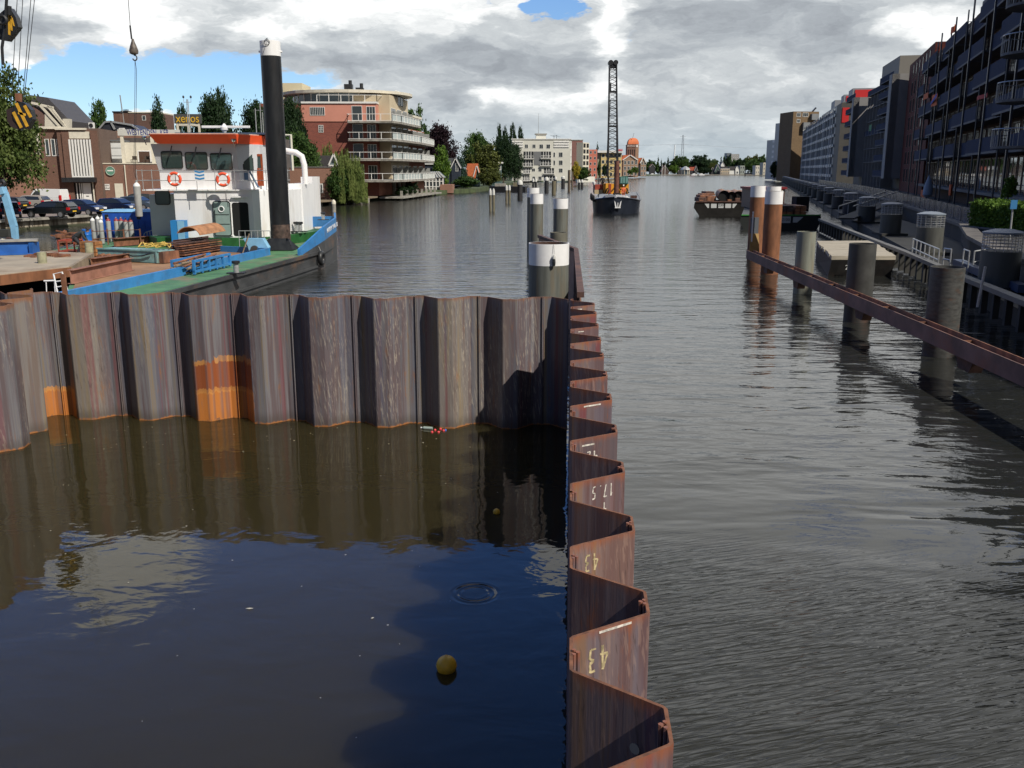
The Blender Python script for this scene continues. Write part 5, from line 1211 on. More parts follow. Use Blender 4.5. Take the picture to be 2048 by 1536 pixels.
# ------------------------------------------------------------ cars
TYRE = mat('tyre rubber', (.015, .015, .015), .8); RIM = mat('alloy rim', (.5, .5, .52), .3, metal=.8); CG = mat('car glass', (.02, .025, .03), .04, spec=1.0)
HL = mat('headlight glass', (.75, .76, .78), .1); TL = mat('tail light red', (.45, .01, .01), .25); NP = mat('yellow number plate', (.75, .48, .03), .5)
def carpaint(name, c): return mat(name, c, .22, spec=.8)
def car(label, px, py, Y, rz, paint, kind='estate', group='cars parked on the quay', cat='car', zb=.9, name='parked_car', x=None):
    """local x is the car's length, front at +x"""
    L, W, H = {'estate': (4.5, 1.75, 1.46), 'hatch': (4.0, 1.7, 1.48), 'van': (4.9, 1.95, 2.0)}[kind]
    o = thing(name, label, cat, (0, 0, 0), group)
    h = L / 2
    if kind == 'van':
        low = [(-h, .35), (-h, 1.0), (h - .9, 1.0), (h - .15, .92), (h, .7), (h, .35)]; cab = [(-h + .02, 1.0), (-h + .1, 1.95), (h - 1.75, 2.0), (h - 1.5, 1.92), (h - .85, 1.02)]
        glz = [(h - 2.3, 1.12), (h - 2.25, 1.75), (h - 1.7, 1.78), (h - 1.05, 1.12)]
    elif kind == 'estate':
        low = [(-h, .4), (-h, .82), (-h + .1, .92), (h - 1.3, .92), (h - .25, .76), (h, .6), (h, .32)]; cab = [(-h + .12, .9), (-h + .45, 1.38), (-.3, 1.46), (.35, 1.4), (1.12, .92)]
        glz = [(-h + .4, .97), (-h + .62, 1.3), (-.3, 1.36), (.3, 1.31), (.9, .97)]
    else:
        low = [(-h, .4), (-h, .88), (-h + .08, .95), (h - 1.1, .95), (h - .22, .80), (h, .6), (h, .32)]; cab = [(-h + .1, .93), (-h + .42, 1.4), (-.2, 1.48), (.4, 1.4), (1.05, .95)]
        glz = [(-h + .45, 1.0), (-h + .62, 1.32), (-.2, 1.39), (.35, 1.31), (.85, 1.0)]
    mb = MB(); w2 = W / 2
    def sect(poly, w0, w1, zmin, zmax, m=0):
        n = len(poly); vs = []
        for sg in (-1, 1):
            for x_, z_ in poly: vs.append((x_, sg * (w0 + (w1 - w0) * (z_ - zmin) / (zmax - zmin)), z_))
        mb.add(vs, [tuple(range(n)), tuple(range(2 * n - 1, n - 1, -1))] + [(i + n, (i + 1) % n + n, (i + 1) % n, i) for i in range(n)], m)
    sect(low, w2, w2 - .04, .3, 1.0); sect(cab, w2 - .06, w2 - .24, .9, H)
    body = mb.build('body', paint, o, bevel=.04)
    for sg in (-1, 1):
        mb = MB(); n = len(glz); f = lambda z_: sg * (w2 - .06 - .18 * (z_ - .9) / (H - .9))
        vs = [(x_, f(z_) + sg * .012, z_) for x_, z_ in glz]; mb.add(vs + [(a, b_2 - sg * .03, c) for a, b_2, c in vs], [tuple(range(n)), tuple(range(2 * n - 1, n - 1, -1))] + [(i, i + n, (i + 1) % n + n, (i + 1) % n) for i in range(n)]); mb.build('side_window', CG, o)
    a, b_2 = cab[-2], cab[-1]
    mb = MB(); mb.extr([(a[0] + .05, -w2 + .28, a[1] - .05), (a[0] + .05, w2 - .28, a[1] - .05), (b_2[0] - .02, w2 - .14, b_2[1] + .05), (b_2[0] - .02, -w2 + .14, b_2[1] + .05)], (.02, 0, .02)); mb.build('windscreen', CG, o)
    a, b_2 = cab[1], cab[0]
    if kind != 'van':
        mb = MB(); mb.extr([(a[0] - .05, -w2 + .3, a[1] - .06), (a[0] - .05, w2 - .3, a[1] - .06), (b_2[0] - .0, w2 - .16, b_2[1] + .08), (b_2[0] - .0, -w2 + .16, b_2[1] + .08)], (-.03, 0, .02)); mb.build('rear_window', CG, o)
    for sx2 in (-1, 1):
        for sg in (-1, 1):
            c = Vector((sx2 * (h - .82), sg * (w2 - .1), .31)); mb = MB(); mb.cyl(c - Vector((0, .1, 0)), c + Vector((0, .1, 0)), .31, n=18); wh = mb.build('wheel', TYRE, o, True)
            mb = MB(); mb.cyl(c + Vector((0, sg * .09, 0)), c + Vector((0, sg * .115, 0)), .2, n=14); mb.build('rim', RIM, wh)
    for sg in (-1, 1):
        mb = MB(); mb.box(h - .16, h + .01, sg * w2 - sg * .08, sg * w2 - sg * .5, .56, .74); mb.build('headlight', HL, o)
        mb = MB(); mb.box(-h - .015, -h + .2, sg * (w2 + .005), sg * w2 - sg * .22, .68, .92 if kind != 'van' else 1.3); mb.build('tail_light', TL, o)
    mb = MB(); mb.box(-h - .025, -h, -.26, .26, .52, .63); mb.build('number_plate', NP, o)
    mb = MB(); mb.box(h, h + .02, -.26, .26, .4, .51); mb.build('number_plate', NP, o)
    o.location = (XA(px, Y, zb + .7) if x is None else x, Y, zb); o.rotation_euler = (0, 0, rz); return o
DB = carpaint('dark blue car paint', (.008, .014, .045)); BK = carpaint('black car paint', (.006, .008, .009)); SV = carpaint('silver beige car paint', (.30, .28, .25)); WH = carpaint('white van paint', (.66, .67, .66)); GB_ = carpaint('grey blue car paint', (.05, .07, .10))
car('black estate car seen from the side in the front row with alloy wheels', 102, 430, 84, R(172), BK)
car('dark blue car nose on to the right, behind the black estate', 166, 420, 89, R(-14), DB, 'hatch')
car('dark blue car with red tail lights at the left end of the front row', 20, 430, 82.5, R(118), DB, 'hatch')
car('dark blue hatchback with bright headlight right of the tall window entrance', 236, 415, 93, R(-16), DB, 'hatch')
car('grey blue car partly hidden by the hanging gas bottle', 276, 412, 100, R(-12), GB_, 'hatch')
car('black car with a red tail light right of the white side door', 270, 400, 111, R(200), BK, 'hatch')
car('silver beige estate car parked before the white van', 58, 398, 104, R(172), SV)
car('dark car at the left edge behind the silver estate', 12, 404, 98, R(168), BK)
car('white delivery van with closed rear doors by the brick wall', 93, 385, 111, R(172), WH, 'van', cat='van', name='delivery_van', group=None)
# ============================================================ brick building with the tall window
BR1 = brick('brown brick', (.17, .085, .06), (.115, .06, .045), (.2, .15, .12), 1.4)
BR2 = brick('light red brick', (.30, .155, .11), (.235, .12, .085), (.32, .22, .17), 1.4, stain=.2)
CREAM = mat('cream painted trim', (.60, .56, .46), .6, ns=2, na=.08); WT = mat('white window frame', (.72, .71, .68), .5)
SLATE = mat('dark slate roof', (.055, .052, .055), .6, ns=3, na=.25, nv=(1, 1, 4)); WGL = mat('window pane', (.045, .055, .06), .06, spec=1.0)
WGB = mat('bluish window pane', (.10, .14, .17), .06, spec=1.0)
def window(F, u0, u1, z0, z1, par, n=.0, nx=1, nz=1, fm=WT, gm=WGL, t_=.07, bar=.05, name='window'):
    mb = MB()
    for a, b, c, d in ((u0 - t_, u1 + t_, z1, z1 + t_), (u0 - t_, u1 + t_, z0 - t_, z0), (u0 - t_, u0, z0, z1), (u1, u1 + t_, z0, z1)): mb.fb(F, a, b, n, n + .07, c, d)
    for k in range(1, nx): u = u0 + k * (u1 - u0) / nx; mb.fb(F, u - bar / 2, u + bar / 2, n + .02, n + .062, z0, z1)
    for k in range(1, nz): z = z0 + k * (z1 - z0) / nz; mb.fb(F, u0, u1, n + .02, n + .055, z - bar / 2, z + bar / 2)
    w_ = mb.build(name, fm, par)
    mb = MB(); mb.fb(F, u0, u1, n + .002, n + .03, z0, z1); mb.build('pane', gm, w_); return w_
FA = Frame(-66, 117.5, .985, .17)
def fr(F, x0, y0, x1, y1, n=0): return F.rect(x0, y0, x1, y1, n)
bb1 = thing('brick_building', 'brown brick building with tall white mullioned window over a black canopy, behind the cars', 'building', FA.pt(8, 0, .9))
u = fr(FA, -60, 258, 131, 412); uL, uR = u[0], u[1]; zt1 = FA.uz(100, 258)[1]
t1 = FA.rect(124, 262, 203, 410)
mb = MB(); mb.fb(FA, uL, t1[0], -9, 0, .8, zt1); mb.build('wall', BR1, bb1)
mb = MB(); mb.fb(FA, t1[0] + .002, t1[1], -9, .7, .8, zt1 - .15); mb.build('entrance_wall', BR1, bb1)
mb = MB(); mb.fb(FA, uL, t1[0] + .3, -9.2, .35, zt1, zt1 + .3); mb.fb(FA, t1[0] - .1, t1[1] - 1.2, -9.2, .95, zt1 - .12, zt1 + .12); mb.build('roof_edge', CREAM, bb1)
mb = MB(); u = fr(FA, -60, 331, 88, 406); mb.fb(FA, u[0], u[1], 0.002, 3.2, .8, u[3]); mb.build('ground_floor_extension', BR2, bb1)
mb = MB(); mb.fb(FA, u[0], u[1] + .2, 0.002, 3.4, u[3], u[3] + .22); mb.build('extension_coping', CREAM, bb1)
u = fr(FA, 11, 277, 58, 306); window(FA, *u, bb1, nx=5, nz=1); u2 = fr(FA, 26, 263, 58, 277); window(FA, u2[0], u2[1], u2[2] + .08, u2[3], bb1, nx=7)
u = fr(FA, 70, 264, 80, 309); mb = MB(); mb.fb(FA, u[0], u[1], 0, .06, u[2], u[3]); mb.build('white_panel', CREAM, bb1)
for a in (92, 104, 115): u = fr(FA, a, 279, a + 6, 311); window(FA, *u, bb1)
u = fr(FA, 121, 263, 125, 353); mb = MB(); mb.cyl(FA.pt(u[0], .12, .9), FA.pt(u[0], .12, zt1), .09, n=8); mb.build('drain_pipe', CREAM, bb1)
Ft = Frame(*FA.pt(0, .7, 0).xy, FA.ux, FA.uy)
u = fr(Ft, 143, 279, 184, 352); tw = MB()
for k in range(8): uu = u[0] + k * (u[1] - u[0]) / 7; tw.fb(Ft, uu - .09, uu + .09, .0, .3, u[2], u[3])
tw.fb(Ft, u[0] - .09, u[1] + .09, 0, .3, u[2] - .15, u[2]); tw = tw.build('tall_window', WT, bb1)
mb = MB(); mb.fb(Ft, u[0], u[1], .003, .03, u[2], u[3]); mb.build('pane', WGL, tw)
u = fr(Ft, 137, 263, 179, 277); mb = MB(); mb.fb(Ft, u[0], u[1], 0, .05, u[2], u[3]); mb.build('white_panel', CREAM, bb1)
for a, b in ((128, 142), (185, 199)): u = fr(Ft, a, 264, b, 352); mb = MB(); mb.fb(Ft, u[0], u[1], 0, .25, .9, u[3]); mb.build('pilaster', BR1, bb1)
u = fr(Ft, 129, 355, 195, 364); mb = MB(); mb.fb(Ft, u[0], u[1], 0, 1.3, u[2], u[3]); mb.build('canopy', BLACK, bb1)
u = fr(Ft, 150, 366, 188, 405); mb = MB(); mb.fb(Ft, u[0], u[1], 0, .02, .9, u[3]); mb.build('doorway', DARK, bb1)
u = fr(Ft, 167, 366, 183, 403); mb = MB(); mb.fb(Ft, u[0], u[1], .02, .1, .95, u[3]); dd_ = mb.build('white_door', WT, bb1); mb = MB(); mb.fb(Ft, u[0] + .3, u[1] - .3, .1, .12, 1.8, 1.9); mb.build('letter_slot', BLACK, dd_)
for a in (154, 160, 164, 187): u = fr(Ft, a, 366, a + 2, 403); mb = MB(); mb.fb(Ft, u[0], u[1], .02, .15, .9, u[3]); mb.build('door_frame', WT, bb1)
u0_ = FA.uz(179, 300, .7)[0]; 
mb = MB(); uu = fr(FA, 180, 256, 205, 405); mb.fb(FA, uu[0] + .05, uu[1] + .05, -9, .45, .8, zt1 + .1); mb.build('corner_pier', brick('grey brown brick', (.15, .10, .08), (.12, .08, .065), (.17, .14, .12), 1.4), bb1)
# low wing with terrace
bb2 = thing('brick_wing', 'low brown brick wing with round green sign, white door and roof terrace', 'building', FA.pt(22, 0, .9))
uw0, uw1 = FA.uz(205, 380)[0] + .06, FA.uz(345, 380)[0]; zw = FA.uz(250, 328)[1]
mb = MB(); mb.fb(FA, uw0, uw1, -12, 0, .8, zw); mb.build('wall', brick('warm brown brick', (.24, .12, .085), (.17, .085, .065), (.26, .18, .14), 1.4), bb2)
mb = MB(); mb.fb(FA, uw0, uw1, -12, .08, zw, zw + .12); mb.build('coping', CREAM, bb2)
c = FA.uz(221, 342); rs = mat('round sign green', (.10, .24, .17), .5); mb = MB(); mb.cyl(FA.pt(c[0], .0, c[1]), FA.pt(c[0], .14, c[1]), .55, n=24); sg_ = mb.build('round_sign', rs, bb2)
mb = MB(); mb.ring(FA.pt(c[0], .14, c[1]), (FA.nx, FA.ny, 0), .53, .05, 24, 6); mb.build('sign_rim', mat('sign rim', (.35, .42, .36), .5), sg_, True)
mb = MB(); mb.fb(FA, c[0] - .35, c[0] + .35, .14, .16, c[1] - .03, c[1] + .12); mb.build('sign_mark', WT, sg_)
u = fr(FA, 202.5, 368, 219.5, 380); mb = MB(); mb.fb(FA, u[0], u[1], 0, .06, u[2], u[3]); s1_ = mb.build('notice_board', WT, bb2)
text('GEEN', .28, FA.pt((u[0] + u[1]) / 2 + .1, .07, u[3] - .2), frot(FA), BLACK, s1_, 'lettering', .005); text('TERRAS', .28, FA.pt((u[0] + u[1]) / 2 + .05, .07, u[2] + .22), frot(FA), BLACK, s1_, 'lettering', .005)
mb = MB(); mb.cyl(FA.pt(u[0] + .18, .06, u[3] - .2), FA.pt(u[0] + .18, .075, u[3] - .2), .1, n=12); mb.build('red_dot', TL, s1_)
u = fr(FA, 230.5, 367, 247, 400); mb = MB(); mb.fb(FA, u[0], u[1], 0, .06, .9, u[3]); mb.build('white_door', CREAM, bb2)
for px in (251, 187.5): u = FA.uz(px, 350)[0]; mb = MB(); mb.cyl(FA.pt(u, .12 if px > 200 else .9, .9), FA.pt(u, .12 if px > 200 else .9, zw - .1), .08, n=8); mb.build('drain_pipe', CREAM, bb2)
# set back white terrace rooms
n_ = -5.0; u = fr(FA, 204, 282, 244, 327, n_); mb = MB(); mb.fb(FA, u[0], u[1], n_ - 4, n_, zw + .13, u[3]); mb.build('white_room', mat('white render', (.55, .57, .57), .7, ns=2, na=.06), bb2)
mb = MB()
for k in (1, 2): z_ = zw + .13 + k * (u[3] - zw) / 3; mb.fb(FA, u[0], u[1], n_, n_ + .04, z_ - .04, z_)
mb.fb(FA, u[0] - .2, u[1] + .2, n_ - 4.2, n_ + .2, u[3], u[3] + .15); mb.build('grey_bands', mat('grey trim', (.12, .13, .14), .6), bb2)
u = fr(FA, 244, 285, 345, 327, n_); mb = MB(); mb.fb(FA, u[0] + .05, u[1], n_ - 4, n_ - .4, zw + .13, u[3]); mb.build('cream_room', mat('cream render', (.62, .58, .48), .7, ns=2, na=.08), bb2)
for a, b in ((278, 300), (305, 316)): q = fr(FA, a, 303, b, 325, n_ - .4); window(FA, q[0], q[1], q[2], q[3], bb2, n=n_ - .4, nx=1, gm=mat('brownish glass', (.09, .055, .04), .1), t_=.15)
for px in (242, 302): q = fr(FA, px, 268, px + 6, 327, -2.0); mb = MB(); mb.fb(FA, q[0], q[1], -2.5, -2, zw + .13, q[3]); mb.build('sign_post', CREAM, bb2)
for px in (268, 293):
    p = FA.uz(px, 322, -3); mb = MB(); c = FA.pt(p[0], -3, zw + .13); mb.box(c.x - .3, c.x + .3, c.y - .3, c.y + .3, c.z + .42, c.z + .47); mb.box(c.x - .3, c.x + .3, c.y + .25, c.y + .3, c.z + .47, c.z + .9)
    for sx2 in (-.27, .27):
        for sy in (-.27, .27): mb.box(c.x + sx2 - .03, c.x + sx2 + .03, c.y + sy - .03, c.y + sy + .03, c.z, c.z + .42)
    tag(mb.build('terrace_chair', BARK), 'dark wooden chair on the roof terrace, %s one of two' % ('left' if px < 280 else 'right'), 'chair', 'chairs on the roof terrace')
sg1 = thing('long_name_sign', 'long pale name board with blue letters missing some, above the roof terrace', 'sign', FA.pt(24, -1.9, 9))
u = fr(FA, 235, 259, 360, 271.5, -1.9); mb = MB(); mb.fb(FA, u[0], u[1], -2.1, -1.9, u[2], u[3]); mb.build('board', mat('pale sign board', (.50, .50, .46), .6, ns=1, na=.06), sg1)
LBL = mat('blue lettering', (.02, .03, .20), .6)
q = fr(FA, 258, 261, 309, 270, -1.9); text('WESTENDSN', 1.0, FA.pt((q[0] + q[1]) / 2, -1.88, (u[2] + u[3]) / 2), frot(FA), LBL, sg1, 'lettering', .01, sx=.62)
q = fr(FA, 322, 261, 336, 270, -1.9); text('KER', 1.0, FA.pt((q[0] + q[1]) / 2, -1.88, (u[2] + u[3]) / 2), frot(FA), LBL, sg1, 'lettering', .01, sx=.62)
# roofs and chimneys behind
FR_ = Frame(-66, 132, 1, 0.05)
sr = thing('steep_roof_house', 'brick house with steep slate roof and white gable trim behind the left trees', 'house', FR_.pt(2, 0, .9))
def fpx(F, pts, n=0): return [F.uz(a, b, n) for a, b in pts]
mb = MB(); q = fpx(FR_, [(20, 262), (140, 262), (140, 242), (95, 195), (60, 190), (20, 215)]); mb.fpoly(FR_, q, -9, 0); mb.build('slate_roof', SLATE, sr)
mb = MB(); q = fpx(FR_, [(60, 262), (108, 262), (108, 240), (62, 210)]); mb.fpoly(FR_, q, 0, .3); mb.build('gable_wall', brick('dull red brick', (.16, .085, .07), (.12, .065, .055), (.18, .14, .12), 1), sr)
mb = MB(); q = fpx(FR_, [(92, 228), (100, 228), (126, 258), (92, 258)]); mb.fpoly(FR_, q, .3, .4); mb.build('white_dormer', CREAM, sr)
for a, b in (((66, 206), (110, 216)), ((104, 214), (135, 256)), ((84, 212), (124, 256)), ((98, 212), (130, 250))):
    mb = MB(); p_, q_ = FR_.uz(*a), FR_.uz(*b); mb.beam(FR_.pt(p_[0], .45, p_[1]), FR_.pt(q_[0], .45, q_[1]), .2, .3); mb.build('white_bargeboard', CREAM, sr)
mb = MB(); q = fpx(FR_, [(128, 262), (141, 262), (141, 238), (128, 238)]); mb.fpoly(FR_, q, -.5, .5); mb.build('end_gutter', CREAM, sr)
F145 = Frame(-70, 145, 1, 0)
hr = thing('hipped_roof', 'dark hipped slate roof with pale ridge behind the name board', 'house', F145.pt(22, 0, .9))
mb = MB(); q = fpx(F145, [(196, 262), (280, 262), (263, 250), (222, 243), (210, 245)]); mb.fpoly(F145, q, -5, 0); mb.build('roof', mat('blue slate', (.03, .033, .042), .5, ns=3, na=.2), hr)
mb = MB()
for a, b in (((196, 261), (211, 244)), ((211, 244), (222, 243)), ((222, 243), (230, 259)), ((222, 243), (264, 250)), ((264, 250), (281, 262))): p_, q_ = F145.uz(*a), F145.uz(*b); mb.beam(F145.pt(p_[0], .1, p_[1]), F145.pt(q_[0], .1, q_[1]), .25, .25)
mb.build('ridge_trim', GALV, hr)
mb = MB(); q = fr(F145, 200, 262, 280, 280); mb.fb(F145, q[0], q[1], -5, .0, .9, q[3]); mb.build('wall', BR2, hr)
for i, (a, b) in enumerate(((177, 245), (238, 256))):
    q = fr(F145, a, b, a + 10, b + 12, 12 if i == 0 else 6); n1 = 12 if i == 0 else 6; o = thing('air_conditioner', 'white air conditioning unit on the roof, %s' % ('above the tall window' if i == 0 else 'left end of the name board'), 'air conditioner', F145.pt(q[0], n1, q[2]), 'roof air conditioners')
    mb = MB(); mb.fb(F145, q[0], q[1], n1 - .4, n1, q[2], q[3]); mb.build('casing', WT, o); mb = MB(); c = F145.pt((q[0] + q[1]) / 2, n1 + .02, (q[2] + q[3]) / 2); mb.ring(c, (0, 1, 0), .25, .05, 18, 6); mb.cyl(c + Vector((0, .02, 0)), c, .22, n=16); mb.build('fan', BLACK, o)
F180 = Frame(-90, 180, 1, 0)
ch = thing('brick_block', 'plain brown brick block with small window and chimney, left of the pointed tree', 'building', F180.pt(24, 0, .9))
q = fr(F180, 247, 226, 318, 262); mb = MB(); mb.fb(F180, q[0] + 1.0, q[1], -8, 0, .9, q[3]); mb.build('wall', brick('plum brick', (.15, .08, .065), (.12, .065, .055), (.16, .12, .1), .8), ch)
mb = MB(); mb.fb(F180, q[0] + 1.0, q[1], -8.1, .1, q[3], q[3] + .2); mb.build('roof_edge', CREAM, ch)
q2 = fr(F180, 285, 232, 291, 240); window(F180, *q2, ch, fm=WT)
cm = MB(); cm.fb(F180, q[0] - .1, q[0] + .98, -1.5, .2, .9, q[3] + .1); cm = cm.build('chimney', BR1, ch)
mb = MB(); mb.fb(F180, q[0] - .25, q[0] + 1.1, -1.6, .3, q[3] + .1, q[3] + .4)
for k in range(4): c = F180.pt(q[0] + .1 + k * .25, -.5, q[3] + .4); mb.cyl(c, c + Vector((0, 0, .3)), .08, n=6)
mb.build('chimney_pots', BLACK, cm)
for i, (a, b, c_, d_) in enumerate(((211, 220, 224, 246), (148, 246, 158, 252))):
    q = fr(F145, a, b, c_, d_ + 16); o = thing('chimney', 'brown brick chimney %s' % ('before the small tree' if i == 0 else 'low on the roof right of the steep house'), 'chimney', F145.pt(q[0], 0, .9)); mb = MB(); mb.fb(F145, q[0], q[1], -1.2 - 3, -3, .9, q[3] - .2); mb.build('stack', BR1, o); mb = MB(); mb.fb(F145, q[0] - .1, q[1] + .1, -4.3, -2.9, q[3] - .2, q[3]); mb.build('cap', BLACK, o)
mb = MB(); mb.cyl(F180.pt(F180.uz(240, 262)[0] + 1.5, 0, 1), P(240, 190, 178) + Vector((0, 0, 0)), .16, .1, 6); tag(mb.build('flag_pole', GALV), 'thin bare grey pole right of the small tree', 'pole')
sx_s = thing('yellow_name_sign', 'dark sign board with yellow lettering on posts above the roofs', 'sign', P(374, 262, 128))
Fx = Frame(0, 128, 1, .03); u = fr(Fx, 348, 228, 402, 247); mb = MB(); mb.fb(Fx, u[0], u[1], -.3, 0, u[2], u[3]); mb.build('board', mat('dark grey board', (.06, .06, .06), .6), sx_s)
text('xenos', 1.55, Fx.pt((u[0] + u[1]) / 2, .03, (u[2] + u[3]) / 2), frot(Fx), mat('sign yellow', (.62, .38, .03), .5), sx_s, 'lettering', .03, sx=.82)
for k in (.1, .5, .9): uu = u[0] + k * (u[1] - u[0]); mb = MB(); mb.fb(Fx, uu - .12, uu + .12, -.25, -.02, 3, u[2]); mb.build('post', CREAM, sx_s)
mb = MB(); q = fr(Fx, 345, 246, 378, 250); mb.fb(Fx, q[0], q[1], -4, -2, q[2], q[3]); tag(mb.build('flat_roof_edge', CREAM), 'pale flat roof edge seen below the yellow sign', 'roof')
mb = MB(); q = fr(Fx, 200, 276, 556, 300, -6); mb.fb(Fx, q[0], q[1], -14, -6, .9, q[3]); bh = tag(mb.build('rear_building', mat('dark rear wall', (.10, .085, .08), .8, ns=1, na=.2)), 'long dark flat roofed building behind the wheelhouse', 'building')
# wing to the right behind the boat
FW = Frame(-33, 140, 1, -.05)
ew = thing('end_wing', 'light red brick wing with one white window between the boat and the willow', 'building', FW.pt(3, 0, .9))
q = fr(FW, 560, 335, 661, 400); mb = MB(); mb.fb(FW, q[0], q[1], -10, 0, .8, q[3]); mb.build('wall', BR2, ew)
mb = MB(); mb.fb(FW, q[0], q[1] + .1, -10, .1, q[3], q[3] + .12); mb.build('coping', mat('grey coping', (.2, .19, .18), .7), ew)
q = fr(FW, 638.5, 369, 644.5, 384); window(FW, *q, ew, nx=2, t_=.14); q = fr(FW, 604, 352, 616, 364); mb = MB(); mb.fb(FW, q[0], q[1], 0, .05, q[2], q[3]); mb.build('dark_opening', DARK, ew)
FG = Frame(-29, 152, 1, 0)
gz = thing('gabled_cottage', 'small dark roofed cottage with an ornate white gable beside the willow', 'cottage', FG.pt(1, 0, .9))
mb = MB(); q = fpx(FG, [(625, 345), (658, 345), (664, 330), (666, 311), (634, 311), (625, 322)]); mb.fpoly(FG, q, -5, 0); mb.build('tile_roof', SLATE, gz)
mb = MB(); q = fpx(FG, [(661, 372), (675, 372), (675, 330), (668, 309), (660, 330)]); mb.fpoly(FG, q, .002, .3); mb.build('gable', mat('green grey gable', (.12, .16, .17), .6), gz)
mb = MB()
for a, b in (((658, 331), (668, 308)), ((668, 308), (677, 331)), ((658, 331), (677, 331))): p_, q_ = FG.uz(*a), FG.uz(*b); mb.beam(FG.pt(p_[0], .4, p_[1]), FG.pt(q_[0], .4, q_[1]), .15, .22)
mb.build('white_bargeboard', WT, gz); q = fr(FG, 664, 336, 673, 353); window(FG, *q, gz, n=.3, nx=2, nz=2, gm=WGL, t_=.12); mb = MB(); c = FG.uz(668, 321); mb.cyl(FG.pt(c[0], .3, c[1]), FG.pt(c[0], .4, c[1]), .3, n=12); mb.build('round_window', WGL, gz)
jt = thing('jetty', 'old dark wooden jetty with concrete piles under the willow', 'jetty', (-29, 130, 0))
mb = MB(); mb.prism([(-33, 122), (-28.5, 131), (-24, 146), (-22.5, 158), (-27, 158), (-36, 126)], .55, .8); mb.build('jetty_deck', WOOD, jt)
for k in range(12): a = Vector((-31.5, 124, 0)).lerp(Vector((-23.2, 152, 0)), k / 11); mb = MB(); mb.cyl(a + Vector((0, 0, -1)), a + Vector((0, 0, .6)), .22, n=8); mb.build('jetty_post', CONC, jt)
mb = MB()
for k in range(8): a = Vector((-32, 124, .8)).lerp(Vector((-24, 150, .8)), k / 7); mb.cyl(a, a + Vector((0, 0, 1)), .04, n=5)
mb.tube([(-32, 124, 1.75), (-24, 150, 1.75)], .04); mb.tube([(-32, 124, 1.3), (-24, 150, 1.3)], .03); mb.build('jetty_rail', BARK, jt)
p = G(668, 424); o = thing('concrete_mooring_post', 'pale pointed mooring post standing alone in the water before the jetty', 'mooring post', p); mb = MB(); mb.lathe(p, [(.26, -1), (.26, .95)], 10); mb.build('post', CONC, o, True); mb = MB(); mb.lathe(p, [(.27, .95), (.27, 1.25), (.1, 1.5), (0, 1.5)], 10); mb.build('cap', CREAM, o, True)
# ============================================================ red apartment building with balconies
BRR = brick('deep red brick', (.27, .085, .06), (.20, .065, .05), (.24, .12, .1), .7, stain=.12)
PINK = mat('salmon panel', (.55, .235, .17), .7, ns=.3, na=.06); SAND = mat('sand coloured brick', (.50, .42, .29), .75, ns=.5, na=.08)
F1 = Frame(XA(500, 160, 8), 160, 1, .02); 
rb = thing('red_apartment_building', 'red and salmon apartment building with rows of white railed balconies over the river', 'apartment building', F1.pt(20, 0, .9))
uA, uB = F1.uz(520, 300)[0], F1.uz(756, 300)[0]; zr = F1.uz(640, 207)[1]; zs = F1.uz(640, 243)[1]
mb = MB(); mb.fb(F1, uA, uB, -26, 0, .8, zs); mb.build('brick_wall', BRR, rb)
uP = F1.uz(603, 220)[0]; mb = MB(); mb.fb(F1, uP, uB, -20, .12, zs + .003, zr); mb.build('salmon_wall', PINK, rb); mb = MB(); mb.fb(F1, uA, uP - .003, -26, 0, zs + .003, zr); mb.build('upper_brick_wall', BRR, rb)
mb = MB(); mb.fb(F1, uP, uB + .1, -20, .3, zr, zr + .3); mb.build('parapet', WT, rb)
q = fr(F1, 621, 215, 649, 230); window(F1, *q, rb, n=.12, nx=8, gm=WGL, fm=WT); q = fr(F1, 638, 251, 646, 264); window(F1, *q, rb, nx=3, nz=3)
# river front running away from the camera: sand bay and brick bays
cx0, cy0 = F1.pt(uB, 0, 0).xy
FB2 = Frame(cx0, cy0, 4.2, 40)     # u runs away from the camera along the bank; n faces the river
zb_ = [F1.uz(760, y)[1] for y in (362, 320, 281, 245)]
Lr_ = 36
wallh = zr + .0
mb = MB(); mb.fb(FB2, 2.5, 17, -8, 1.6, 3.6, zr + 1.6); mb.build('sand_bay', SAND, rb)
mb = MB(); mb.fb(FB2, 17.003, Lr_, -8, .8, 3.6, zr - 3.2); mb.fb(FB2, 0, 10, -8, .0, .8, 3.6); mb.fb(FB2, 20, Lr_, -8, .6, .8, 3.597); mb.build('rear_brick_bay', brick('far red brick', (.30, .12, .08), (.24, .10, .07), (.28, .16, .12), .7), rb)
for k in (6, 10, 14): mb = MB(); c = FB2.pt(k, 1.2, 0); mb.cyl((c.x, c.y, -.5), (c.x, c.y, 3.6), .35, n=12); mb.build('column', CONC, rb, True)
nwin = 0
